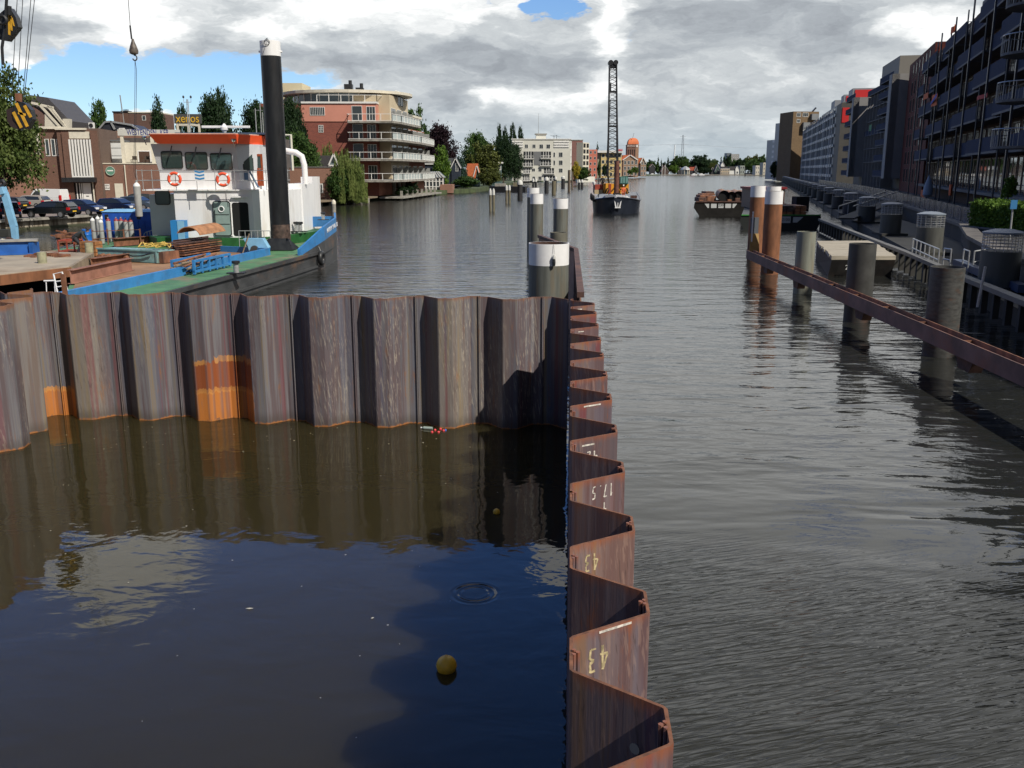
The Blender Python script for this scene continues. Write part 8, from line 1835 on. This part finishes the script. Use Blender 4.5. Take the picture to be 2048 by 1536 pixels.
for a, b in zip(RQ[4:9], RQ[5:10]):
    a_, b_2 = Vector((a[0], a[1], 2.2)), Vector((b[0], b[1], 2.2)); mb = MB(); mb.beam(a_, b_2, .05, 1.0); mb.build('panel', BGL, gf_)
    n_ = int((b_2 - a_).length / 3); mb = MB()
    for k in range(n_ + 1): p = a_.lerp(b_2, k / n_); mb.box(p.x - .04, p.x + .04, p.y - .04, p.y + .04, 1.7, 2.72)
    mb.build('posts', BLACK, gf_)
# ------------------------------------------------------------ building A: steel balconies
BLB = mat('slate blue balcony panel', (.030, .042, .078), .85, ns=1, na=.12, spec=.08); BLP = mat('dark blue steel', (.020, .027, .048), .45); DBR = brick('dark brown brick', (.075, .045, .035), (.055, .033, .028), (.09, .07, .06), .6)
SLB = mat('grey slab edge', (.11, .11, .115), .8, ns=1, na=.2); PGL = mat('mirror like pane', (.035, .04, .045), .03, spec=1.0)
A0 = (57.5, 137.0); FAa = Frame(A0[0], A0[1], -.32, -1.0)     # front plane of the balconies, u comes toward the camera
LA = 84
Z0 = 1.55; ZF = [6.5, 9.38, 12.26, 15.14, 18.02]
ab = thing('balcony_apartment_building', 'dark building with rows of slate blue steel balconies, nearest on the right bank', 'apartment building', FAa.pt(30, -2, Z0))
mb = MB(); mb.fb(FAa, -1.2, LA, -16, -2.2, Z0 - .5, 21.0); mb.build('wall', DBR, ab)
mb = MB(); mb.fb(FAa, 12, LA, -15, -5, 21.003, 24.0); mb.build('top_floor', mat('brown panel', (.14, .105, .085), .7, ns=.5, na=.15), ab)
mb = MB(); mb.fb(FAa, 20, LA, -15.3, -4.4, 24.003, 24.4); mb.fb(FAa, -1.2, LA, -15.5, -2.0, 21.003, 21.25) if 0 else None; mb.build('top_roof', SLB, ab)
BW_ = 12.0; nb = int(LA / BW_)
posts = MB()
for k in range(nb + 1):
    u = k * BW_; mb = MB(); mb.fb(FAa, u - .14, u + .14, -.02, .12, Z0, 20.6 if k > 1 else 19.2); mb.build('post', BLP, ab)
    mb = MB(); mb.cyl(FAa.pt(u + 7.4, -.1, Z0), FAa.pt(u + 7.4, -.1, 20.2), .07, n=6); mb.build('rain_pipe', BLP, ab)
rb_ = random.Random(5); nbal = 0
for fl, z in enumerate(ZF):
    for k in range(nb):
        u = k * BW_; odd = (k + fl) % 2
        a_, b_2, nn = (u + .3, u + 7.3, .0) if odd else (u + 3.6, u + 11.6, .0)
        c_, d_ = (u + 7.3, u + 12) if odd else (u + 0, u + 3.6)
        mb = MB(); mb.fb(FAa, a_, b_2, -2.2, nn, z - .18, z); mb.fb(FAa, c_, d_, -2.2, -.7, z - .18, z - .003); bal = mb.build('balcony', SLB, ab)
        if nbal < 100:
            mb = MB(); mb.fb(FAa, a_, b_2, nn - .05, nn, z + .0, z + 1.15); mb.fb(FAa, c_ + .01, d_ - .01, -.75, -.7, z + .0, z + 1.15); mb.build('balcony_panel', BLB, bal)
            mb = MB()
            for q9 in range(9): mb.fb(FAa, b_2 - .04, b_2, -.2 - q9 * .2, -.17 - q9 * .2, z, z + 1.1)
            mb.fb(FAa, b_2 - .05, b_2, -1.9, -.06, z + 1.06, z + 1.12); mb.build('end_railing', BLP, bal)
        nbal += 1
        if nbal <= 100:
            for w0 in (.7, 4.6, 8.6): window(FAa, u + w0, u + w0 + 2.6, z + .15, z + 2.25, ab, n=-2.2, nx=4, gm=PGL, fm=mat('window frame brown', (.06, .04, .03), .5), t_=.1, bar=.16)
for k in range(nb): # tall ground floor glazing
    u = k * BW_
    for w0 in (.6, 4.6, 8.6): window(FAa, u + w0, u + w0 + 3.3, Z0 + 1.6, 6.0, ab, n=-2.2, nx=2, gm=PGL, fm=mat('door wood frame', (.10, .045, .03), .5), t_=.12, bar=.2, name='tall_window')
mb = MB(); mb.fb(FAa, 0, LA, -2.2, -.9, 2.9, 3.15); mb.build('entrance_ledge', SLB, ab)
# curved light balconies at the right frame edge
for z in ZF:
    u = FAa.uz(2052, 330)[0]; mb = MB(); c = FAa.pt(u, -.2, z); pts = [(c.x + 2.4 * math.cos(a), c.y + 2.4 * math.sin(a)) for a in [R(90 + 12 * k) for k in range(19)]]; mb.prism(pts, z - .14, z + .02); cbn = mb.build('curved_balcony', SLB, ab)
    mb = MB(); mb.tube([(x, y, z + 1.1) for x, y in pts], .035, 5)
    for x, y in pts: mb.cyl((x, y, z), (x, y, z + 1.1), .02, n=4)
    mb.build('curved_railing', GALV, cbn)
# flags on balconies
for i, (px, py, w_, h_, m_, lb) in enumerate(((1853, 192, 10, 14, 'o', 'orange cloth hanging on a balcony, left of the orange and blue flag'), (1870, 200, 12, 22, 'b', 'orange flag with blue and white stripe hanging on a balcony post'), (1907, 59, 7, 12, 'o', 'orange cloth on a high balcony near the top of the building'), (1966, 193, 22, 8, 'r', 'red parasol cloth on a balcony at the right'), (1848, 388, 12, 22, 'o', 'orange red flag leaning out above the glass fence'), (1861, 378, 10, 34, 'w', 'pale blue folded parasol standing on the terrace behind the fence'), (1902, 380, 4, 22, 'o', 'narrow orange red cloth on the ground floor terrace'))):
    q = FAa.rect(px - w_ / 2, py - h_ / 2, px + w_ / 2, py + h_ / 2, .15); o = thing('parasol' if 'parasol' in lb else 'flag', lb, 'parasol' if 'parasol' in lb else 'flag', FAa.pt(q[0], .15, q[2]))
    mc = {'o': mat('orange cloth', (.60, .12, .03), .8), 'b': mat('orange cloth', (.60, .12, .03), .8), 'r': mat('red cloth', (.35, .02, .02), .8), 'w': mat('pale blue cloth', (.30, .35, .42), .8)}[m_]
    if m_ == 'w': mb = MB(); c = FAa.pt((q[0] + q[1]) / 2, .4, q[2]); mb.lathe(c, [(.3, 0), (.55, .3), (.5, 1.2), (.25, 2.0), (.0, 2.6)], 10); mb.build('cloth', mc, o, True)
    else:
        mb = MB(); n_ = 6; u0, u1, z0, z1 = q; vs = []
        for k in range(n_ + 1):
            f_ = k / n_
            for zz in (z0 + (.25 * (z1 - z0) * f_ if i in (0, 4) else 0), z1 - (.2 * (z1 - z0) * (1 - f_) if i in (0, 4) else 0)):
                for nn in (.15, .18): vs.append(FAa.pt(u0 + (u1 - u0) * f_, nn + .12 * math.sin(f_ * 7), zz))
        fs = []
        for k in range(n_): a, b = k * 4, k * 4 + 4; fs += [(a, b, b + 2, a + 2), (a + 1, a + 3, b + 3, b + 1), (a + 2, b + 2, b + 3, a + 3), (a, a + 1, b + 1, b)]
        mb.add(vs, fs); mb.build('cloth', mc, o, True)
        if m_ == 'b': mb = MB(); mb.fpoly(FAa, [(u0, z0 + .3), (u0 + .3 * (u1 - u0), z0 + .3), (u1, z1 - .5), (u1, z1 - .1)], .33, .36); mb.build('blue_stripe', mat('flag blue', (.05, .07, .40), .8), o)
nbd = thing('unseen_shade_building', 'unseen dark brick apartment building added off the right edge to shade the near piles', 'apartment building', (34, 5, Z0)); FN = Frame(26, 26, .0, -1)  # unseen building, added to shade the near pier and piles
mb = MB(); mb.fb(FN, 0, 60, -18, 0, 1, 19.5); mb.build('wall', DBR, nbd)
for r in range(6):
    for k in range(8): window(FN, 2 + k * 7, 6 + k * 7, 3 + r * 2.8, 5 + r * 2.8, nbd, nx=2, gm=PGL)
# hedge, wall, sign and railing at the right edge
hd = thing('clipped_hedge', 'clipped green hedge on the right bank at the end of the blue fence', 'hedge', (30, 55, 1.6))
a, b = Vector((XA(1942, 56, 2.6), 56, 0)), Vector((XA(2110, 49, 2.6), 49, 0)); Lh = (b - a).length; d = (b - a).normalized(); q_ = Vector((-d.y, d.x, 0))
vs = []; fs = []; rg_ = random.Random(4)
for k in range(15000):
    u = rg_.uniform(0, Lh); n_ = rg_.uniform(0, 1.8); z_ = rg_.uniform(1.75, 3.15 + .12 * math.sin(u * 2.1)); f_ = rg_.random()
    if f_ < .5: n_ = rg_.gauss(0, .09)
    elif f_ < .8: z_ = 3.12 + .12 * math.sin(u * 2.1) + rg_.gauss(0, .07)
    p = a + d * u + q_ * n_ + Vector((0, 0, z_)); e1 = Vector((rg_.gauss(0, 1), rg_.gauss(0, 1), rg_.gauss(0, 1))).normalized(); e2 = e1.cross(Vector((rg_.gauss(0, 1), rg_.gauss(0, 1), rg_.gauss(0, 1)))).normalized(); s_ = rg_.uniform(.03, .06); i0 = len(vs); vs += [p - e1 * s_ * 1.5, p + e2 * s_, p + e1 * s_ * 1.5, p - e2 * s_]; fs.append((i0, i0 + 1, i0 + 2, i0 + 3))
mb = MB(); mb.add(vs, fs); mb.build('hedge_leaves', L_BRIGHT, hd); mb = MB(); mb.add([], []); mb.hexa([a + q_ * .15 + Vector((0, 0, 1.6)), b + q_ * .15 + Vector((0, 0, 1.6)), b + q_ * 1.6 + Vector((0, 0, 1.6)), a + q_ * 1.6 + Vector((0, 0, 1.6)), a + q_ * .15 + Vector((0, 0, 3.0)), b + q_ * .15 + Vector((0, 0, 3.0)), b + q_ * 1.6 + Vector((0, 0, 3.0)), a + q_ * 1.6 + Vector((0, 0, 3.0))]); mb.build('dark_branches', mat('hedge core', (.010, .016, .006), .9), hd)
lw_ = thing('low_stone_wall', 'low grey stone wall under the clipped hedge', 'wall', (28, 54, 1)); mb = MB(); mb.beam(a - q_ * .2 + Vector((0, 0, 1.2)), b - q_ * .2 + Vector((0, 0, 1.2)), .3, 1.0); mb.build('wall', brick('grey block wall', (.17, .15, .13), (.13, .12, .105), (.07, .06, .055), .45), lw_)
mb = MB(); mb.beam(a - q_ * .2 + Vector((0, 0, 1.74)), b - q_ * .2 + Vector((0, 0, 1.74)), .42, .1); mb.build('coping', SLB, lw_)
ptree('small bright shrub above the hedge before the glazed ground floor', 2002, 2034, 352, 400, 62, 'round', L_BRIGHT, 0, .1, zb=2.8, name='shrub', cat='shrub')
sg2 = thing('blue_round_sign', 'thin leaning sign post with a small blue sign before the hedge', 'sign', P(2018, 474, 47)); mb = MB(); mb.cyl(P(2018, 490, 47), P(2027, 402, 47), .04, n=6); mb.build('post', GALV, sg2); mb = MB(); c = P(2027, 409, 46.9); mb.box(c.x - .16, c.x + .16, 46.85, 46.9, c.z - .22, c.z + .22); mb.build('blue_plate', mat('sign sky blue', (.03, .16, .35), .5), sg2)
# ------------------------------------------------------------ further buildings of the right bank
GP = mat('grey concrete panel', (.27, .26, .25), .8, ns=.5, na=.08); GPD = mat('grey brown panel', (.085, .08, .07), .7, ns=.5, na=.12); RBK = brick('oxblood brick', (.13, .030, .022), (.09, .022, .018), (.12, .05, .04), .5)
FB_ = Frame(72.5, 187, -15.0, -50)    # from (72.5,187) toward (57.5,137)
o = thing('oxblood_brick_building', 'narrow oxblood red brick building between the balconies and the grey slabs', 'apartment building', FB_.pt(30, 0, Z0))
mb = MB(); mb.fb(FB_, 20, 51.4, -12, -1.8, 1, 22.6); mb.build('wall', RBK, o); mb = MB(); mb.fb(FB_, 14, 50, -12, -7, 22.6, 25.2); mb.build('roof_room', mat('beige grey wall', (.26, .24, .2), .8), o)
for r in range(7):
    for k in range(6): window(FB_, 26 + k * 4.0, 27.1 + k * 4.0, 3.2 + r * 2.8, 5.2 + r * 2.8, o, n=-1.8, t_=.05, fm=BLACK, gm=WGL, name='slot_window')
FBc = Frame(72.5, 187, -.2155, -.976)
cb2 = thing('grey_slab_building', 'grey building with two tall blank concrete slabs and open galleries between them', 'apartment building', FBc.pt(0, 0, Z0))
mb = MB(); mb.fb(FBc, -58, 19.8, -14, -2.6, 1, 24.5 if 0 else 20.6); mb.build('wall', GPD, cb2)
mb = MB(); mb.fb(FBc, -16, 4, -13.5, -1.2, 20.6, 26.0); mb.build('tall_frame', mat('warm grey frame', (.20, .185, .16), .7), cb2)
for (u0, u1, zt_3) in ((6, 19, 21.4), (-44, -30, 21.0)):
    mb = MB(); mb.fb(FBc, u1 - .6, u1, -2.6, 2.2, 3.6, zt_3); mb.fb(FBc, u0, u1 - .6, 1.8, 2.2, 3.6, zt_3) if 0 else None
    mb.fb(FBc, u1 - 3.2, u1, 1.0, 2.2, 3.6, zt_3); mb.build('concrete_slab', GP, cb2)
    for r in range(7): z = 4 + r * 2.85; mb = MB(); mb.fb(FBc, u0 - 5, u1 - 3.21, -2.6, 1.6, z - .15, z); g_ = mb.build('gallery_floor', SLB, cb2); mb = MB(); mb.fb(FBc, u0 - 5, u1 - 3.21, 1.5, 1.58, z, z + 1.05); mb.build('gallery_panel', BLB, g_)
for k in range(7): u = -27 + k * 4.2; mb = MB(); mb.fb(FBc, u, u + .25, -2.6, -.4, 1, 20.6); mb.build('fin', GP, cb2)
for r in range(6): z = 6.8 + r * 2.85; mb = MB(); mb.fb(FBc, -29, 1, -2.6, -.5, z - .15, z); g_ = mb.build('gallery_floor', SLB, cb2); mb = MB(); mb.fb(FBc, -29, 1, -.6, -.5, z, z + 1.0); mb.build('gallery_panel', BLB, g_) if r in (2, 5) else None
mb = MB(); mb.fb(FBc, -22, -19, -.49, -.4, 13.3, 14.6); mb.build('green_banner', mat('green banner', (.05, .22, .08), .7), cb2)
FD = Frame(122, 400, -35, -146)       # long glazed building up to (88,260)
gd = thing('long_glazed_building', 'long blue grey glazed apartment building with red roof boxes', 'apartment building', FD.pt(60, 0, Z0))
BGP = mat('blue grey panel', (.19, .20, .21), .5, ns=.3, na=.15); LGP = mat('light grey band', (.36, .37, .37), .5)
mb = MB(); mb.fb(FD, 0, 136, -16, 0, 1, 21.5); mb.build('wall', BGP, gd)
mb = MB(); mb.fb(FD, 136.003, 149, -14, .0, 1, 22.5); mb.build('brown_end_wall', GPD, gd)
for r in range(7): z = 3.6 + r * 2.75; mb = MB(); mb.fb(FD, 0, 136, 0, .35, z - .45, z + .35); mb.build('floor_band', LGP, gd)
for k in range(17): u = k * 8.2; mb = MB(); mb.fb(FD, u, u + .6, 0, .5, 1.2, 21.5); mb.build('pilaster', LGP if k % 3 else WT, gd)
for r in range(7):
    for k in range(14): window(FD, 1.5 + k * 9.6, 7.6 + k * 9.6, 4.1 + r * 2.75, 5.7 + r * 2.75, gd, n=0, nx=3, gm=WGB, fm=LGP, t_=.2, bar=.3) if r * 14 + k < 98 else None
RDP = mat('red roof panel', (.62, .03, .03), .5)
mb = MB(); mb.fb(FD, 60, 130, -10, -2, 21.5, 24); mb.build('roof_storey', BGP, gd)
for (u0, u1, z1) in ((132, 142, 26.6), (112, 120, 26.6), (80, 92, 27)):
    mb = MB(); mb.fb(FD, u0, u1, -10, -3.2, 22.6, z1); mb.build('roof_box', mat('grey roof box', (.25, .26, .28), .6), gd)
    if u0 > 90:
        p0, p1 = FD.pt(u1 + .02, -9.4, 0), FD.pt(u1 + .02, -3.6, 0); Fr_ = Frame(p1.x, p1.y, p0.x - p1.x, p0.y - p1.y); mb = MB(); mb.fb(Fr_, .2, 5.6, -.0, .1, 23.4, z1 - .4) ; mb.build('red_panel', RDP, gd)
p0, p1 = FD.pt(149.02, -6, 0), FD.pt(149.02, 0, 0); Fr_ = Frame(p1.x, p1.y, p0.x - p1.x, p0.y - p1.y); mb = MB(); mb.fb(Fr_, .3, 2.0, 0, .1, 17.4, 21.2); mb.build('red_panel', RDP, gd)
TWB = brick('olive brown brick', (.20, .135, .075), (.16, .105, .06), (.2, .15, .1), .3, stain=.1)
FE = Frame(XA(1583, 405, 10), 405, 1, .12)
o, q = block('olive brown brick tower with a blank front rising above its neighbours', FE, 1583, 223, 1634, 346, TWB, depth=14, cat='apartment building', name='brown_tower')
for (a, b, c_, d_) in ((1594, 226, 1601, 233), (1606, 226, 1616, 233), (1594, 239, 1600, 245)): window(FE, *fr(FE, a, b, c_, d_), o, nx=3, t_=.12)
for (a, b, c_, d_) in ((1604, 245, 1617, 262), (1621, 228, 1634, 240)): qq = fr(FE, a, b, c_, d_); mb = MB(); mb.fb(FE, qq[0], qq[1], 0, 1.5, qq[2], qq[3]); mb.build('bay_window', BGP, o)
mb = MB(); p = FE.uz(1629, 223); mb.beam(FE.pt(p[0] - .5, -1, p[1]), FE.pt(p[0] + 1.0, -1, p[1] + 1.6), .8, .5); mb.build('roof_vent', BLACK, o)
FF = Frame(XA(1568, 420, 10), 420, 1, .1)
o, q = block('grey block with stepped dark bay windows left of the brown tower', FF, 1572, 244, 1583.5, 346, LGP, depth=14, cat='apartment building', name='bay_block', rows=8, cols=2, ww=.6, wh=.6, fm=WT, wm=DARK)
for r in range(3): qq = fr(FF, 1566.5, 252 + r * 28, 1573, 268 + r * 28); mb = MB(); mb.fb(FF, qq[0], qq[1], -6, 2, qq[2], qq[3]); mb.build('corner_bay', LGP, o)
FGb = Frame(XA(1551, 470, 10), 470, 1, .1)
o, q = block('pale white apartment block with stacked balconies at the far right bend', FGb, 1553, 279, 1573, 348, mat('pale render', (.50, .51, .46), .7), depth=14, cat='apartment building', name='white_block')
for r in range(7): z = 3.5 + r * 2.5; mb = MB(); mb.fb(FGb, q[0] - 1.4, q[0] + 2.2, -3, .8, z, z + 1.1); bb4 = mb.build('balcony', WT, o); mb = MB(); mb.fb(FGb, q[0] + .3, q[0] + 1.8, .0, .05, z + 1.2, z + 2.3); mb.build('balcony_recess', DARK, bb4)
ptree('dark green tree at the far right bend before the white block', 1540, 1558, 322, 350, 430, 'round', L_DARK, 1, .05)
ptree('small olive tree right of the dark tree at the far bend', 1550, 1562, 330, 350, 425, 'round', L_OLI, 0, .05)
# ============================================================ floating pier with caged cylinders
CY_D = (.262)
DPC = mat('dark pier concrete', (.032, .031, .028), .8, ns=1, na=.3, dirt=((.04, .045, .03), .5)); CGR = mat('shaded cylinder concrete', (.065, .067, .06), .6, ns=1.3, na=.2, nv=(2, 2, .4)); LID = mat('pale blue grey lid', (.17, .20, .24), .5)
def px_(Y): return 18.4 + .262 * (Y - 35)
pr = thing('floating_pier', 'long dark floating pier with a steel fender beam before the right quay', 'pier', (18, 35, .4))
mb = MB()
for Y0, Y1 in ((16, 60), (60.02, 120), (120.02, 200), (200.02, 290), (290.02, 380)): mb.hexa([(px_(Y0) - .6, Y0, -.3), (px_(Y0) + 4.2, Y0, -.3), (px_(Y1) + 3.6, Y1, -.3), (px_(Y1) - .6, Y1, -.3), (px_(Y0) - .6, Y0, .62), (px_(Y0) + 4.2, Y0, .62), (px_(Y1) + 3.6, Y1, .62), (px_(Y1) - .6, Y1, .62)])
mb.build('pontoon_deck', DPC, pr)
mb = MB(); mb.beam((17.0 - .195 * 17, 17.5, 1.05), (17.0, 34.5, 1.05), .34, .16); mb.beam((17.0, 34.5, 1.05), (XA(1815, 45.5, 1), 45.5, 1.05), .3, .16); mb.beam((XA(1815, 45.5, 1), 45.5, 1.05), (XA(1640, 77.4, 1), 77.4, 1.05), .3, .16); mb.build('fender_beam', mat('grey steel beam', (.10, .098, .095), .55, ns=2, na=.2), pr)
for k in range(46): Y = 18 + k * 1.3; x_ = (17.0 - .195 * (34.5 - Y)) if Y < 34.5 else (17.0 + (XA(1815, 45.5, 1) - 17) * (Y - 34.5) / 11 if Y < 45.5 else XA(1815, 45.5, 1) + (XA(1640, 77.4, 1) - XA(1815, 45.5, 1)) * (Y - 45.5) / 31.9); mb = MB(); mb.box(x_ - .12, x_ + .1, Y - .07, Y + .07, .1, .97); mb.build('beam_stanchion', DPC, pr)
mb = MB(); mb.beam((18.4, 33.2, .85), (20.6, 43, .85), .35, .3); mb.build('blue_duct', mat('duct blue', (.04, .06, .11), .5), pr)
mb = MB(); mb.box(14.2, 17.0, 19.5, 23.5, .1, .72); mb.build('side_platform', CONC, pr)
SP_ = 15.0; cyls = None
poss = ['%s from the near end' % q for q in 'first second third fourth fifth sixth seventh eighth ninth tenth eleventh twelfth thirteenth fourteenth fifteenth sixteenth seventeenth eighteenth nineteenth twentieth twenty-first twenty-second twenty-third twenty-fourth'.split()]
_ = ['nearest, at the right edge', 'second nearest', 'third nearest', 'fourth nearest', 'fifth nearest', 'sixth nearest', 'seventh nearest', 'eighth nearest']
def caged(Y, i):
    x_ = px_(Y) if i else px_(Y) + .0; r = .70
    o = thing('caged_pile', 'grey pier pile with cage and pale round lid, %s' % poss[i], 'pile', (x_, Y, .4), 'caged grey piles along the floating pier')
    mb = MB(); mb.lathe((x_, Y, 0), [(r, -.2), (r, 2.05), (0, 2.05)], 24 if i < 6 else 12); mb.build('shaft', CGR, o, True)
    mb = MB()
    for k in range(16 if i < 4 else 8):
        a = 2 * math.pi * k / (16 if i < 4 else 8); mb.cyl((x_ + r * .97 * math.cos(a), Y + r * .97 * math.sin(a), 2.05), (x_ + r * .97 * math.cos(a), Y + r * .97 * math.sin(a), 2.72), .016, n=4)
    if 1:
        for z_ in (2.15, 2.27, 2.39, 2.51, 2.63) if i < 4 else (2.4, 2.68): mb.ring((x_, Y, z_), (0, 0, 1), r * .97, .012, 24, 4)
    mb.build('cage', GALV, o)
    mb = MB(); mb.lathe((x_, Y, 0), [(r * 1.03, 2.70), (r * 1.03, 2.76), (r * .5, 2.86), (0, 2.88)], 24 if i < 6 else 12); mb.build('lid', LID, o, True)
    mb = MB(); mb.box(x_ - .9, x_ + .9, Y - .9, Y + .9, .62, .78); mb.build('base_block', DPC, o)
Y = 35.0
for i in range(24):
    caged(Y, i); Y += SP_ if i < 8 else 14
mb = MB()
RLs = [((XA(1824, 47.5, 1), 47.5), (XA(1876, 41, 1), 41), 6), ((XA(1886, 41.5, 1), 41.5), (XA(1900, 41, 1), 41), 1), ((XA(1925, 41, 1), 41), (XA(1936, 40, 1), 40), 1), ((XA(1946, 40, 1), 40), (XA(1996, 42, 1), 42), 1)]
lbs = ['long galvanised railing with five bays right of the second caged pile', 'single narrow galvanised hoop rail right of the long railing', 'narrow galvanised gate rail, second hoop right of the long railing', 'wide galvanised rail just left of the nearest caged pile']
for (a, b, n_), lb in zip(RLs, lbs):
    o = thing('galvanised_railing', lb, 'railing', (a[0], a[1], .63), 'galvanised rails on the pier'); mb = MB(); a_, b_2 = Vector((*a, 0)), Vector((*b, 0))
    for z_ in (1.15, 1.62): mb.cyl(a_ + Vector((0, 0, z_)), b_2 + Vector((0, 0, z_)), .03, n=6)
    mb.build('rails', GALV, o)
    for k in range(n_ + 1): p = a_.lerp(b_2, k / n_); mb = MB(); mb.cyl(p + Vector((0, 0, .6)), p + Vector((0, 0, 1.62)), .03, n=6); mb.build('rail_post', GALV, o)
gw = thing('gangway', 'sloping gangway with handrails between the quay and the pier', 'gangway', (30, 72, 1)); a, b = Vector((XA(1690, 78, 1), 78, 1.1)), Vector((XA(1784, 98, 2), 98, 1.9))
mb = MB(); mb.beam(a, b, 1.4, .12); mb.build('deck', DPC, gw); mb = MB(); mb.tube([a + Vector((-.6, 0, 1)), b + Vector((-.6, 0, 1))], .05); mb.tube([a + Vector((.6, 0, 1)), b + Vector((.6, 0, 1))], .05)
for k in range(7): p = a.lerp(b, k / 6); mb.cyl(p + Vector((-.6, 0, 0)), p + Vector((-.6, 0, 1)), .03, n=5)
mb.build('handrails', GALV, gw)
lp = thing('leaning_post', 'thin white leaning post on the dark edge of the pier at lower right', 'post', P(1956, 610, 28)); mb = MB(); mb.cyl(P(1955, 614, 28), P(1971, 533, 28), .04, n=6); mb.build('post', GALV, lp)
# ------------------------------------------------------------ work raft with a plank deck
rf2 = thing('plank_raft', 'black flat raft with a pale plank deck between the grey pipe piles and the pier', 'raft', (17, 48, .3))
pA, pB, pC, pD = Vector((15.35, 44.6, 0)), Vector((18.4, 44.6, 0)), Vector((21, 54.6, 0)), Vector((17.7, 54.2, 0))
mb = MB(); mb.hexa([p + Vector((0, 0, -.3)) + (Vector((0, .5, 0)) if i < 2 else Vector()) for i, p in enumerate((pA, pB, pC, pD))] + [p + Vector((0, 0, .8)) for p in (pA, pB, pC, pD)]); mb.build('hull', mat('black raft hull', (.022, .02, .018), .7, ns=2, na=.4, dirt=((.06, .04, .03), .5)), rf2)
mb = MB()
for k in range(10):
    f0, f1 = k / 10 + .004, (k + 1) / 10 - .004; a, b, c_, d_ = pA.lerp(pD, f0), pB.lerp(pC, f0), pB.lerp(pC, f1), pA.lerp(pD, f1); e = Vector((random.uniform(-.08, .02), 0, 0)); z_ = random.uniform(.0, .02); mb.hexa([a + e + Vector((0, 0, .82)), b - e + Vector((0, 0, .82)), c_ - e + Vector((0, 0, .82)), d_ + e + Vector((0, 0, .82)), a + e + Vector((0, 0, 1.0 + z_)), b - e + Vector((0, 0, 1.0 + z_)), c_ - e + Vector((0, 0, 1.0 + z_)), d_ + e + Vector((0, 0, 1.0 + z_))])
mb.build('plank_deck', mat('pale weathered planks', (.36, .32, .25), .85, ns=3, na=.25, nv=(.4, 4, 4)), rf2)
Fraft = Frame(pA.x, pA.y + .0, 1, 0); text('201', .32, (pA.x + .9, pA.y - .02, .45), frot(Fraft), WCP, rf2, 'lettering', .004)
mb = MB(); mb.box(16, 60, 60, 80, -.5, -.4) if 0 else None
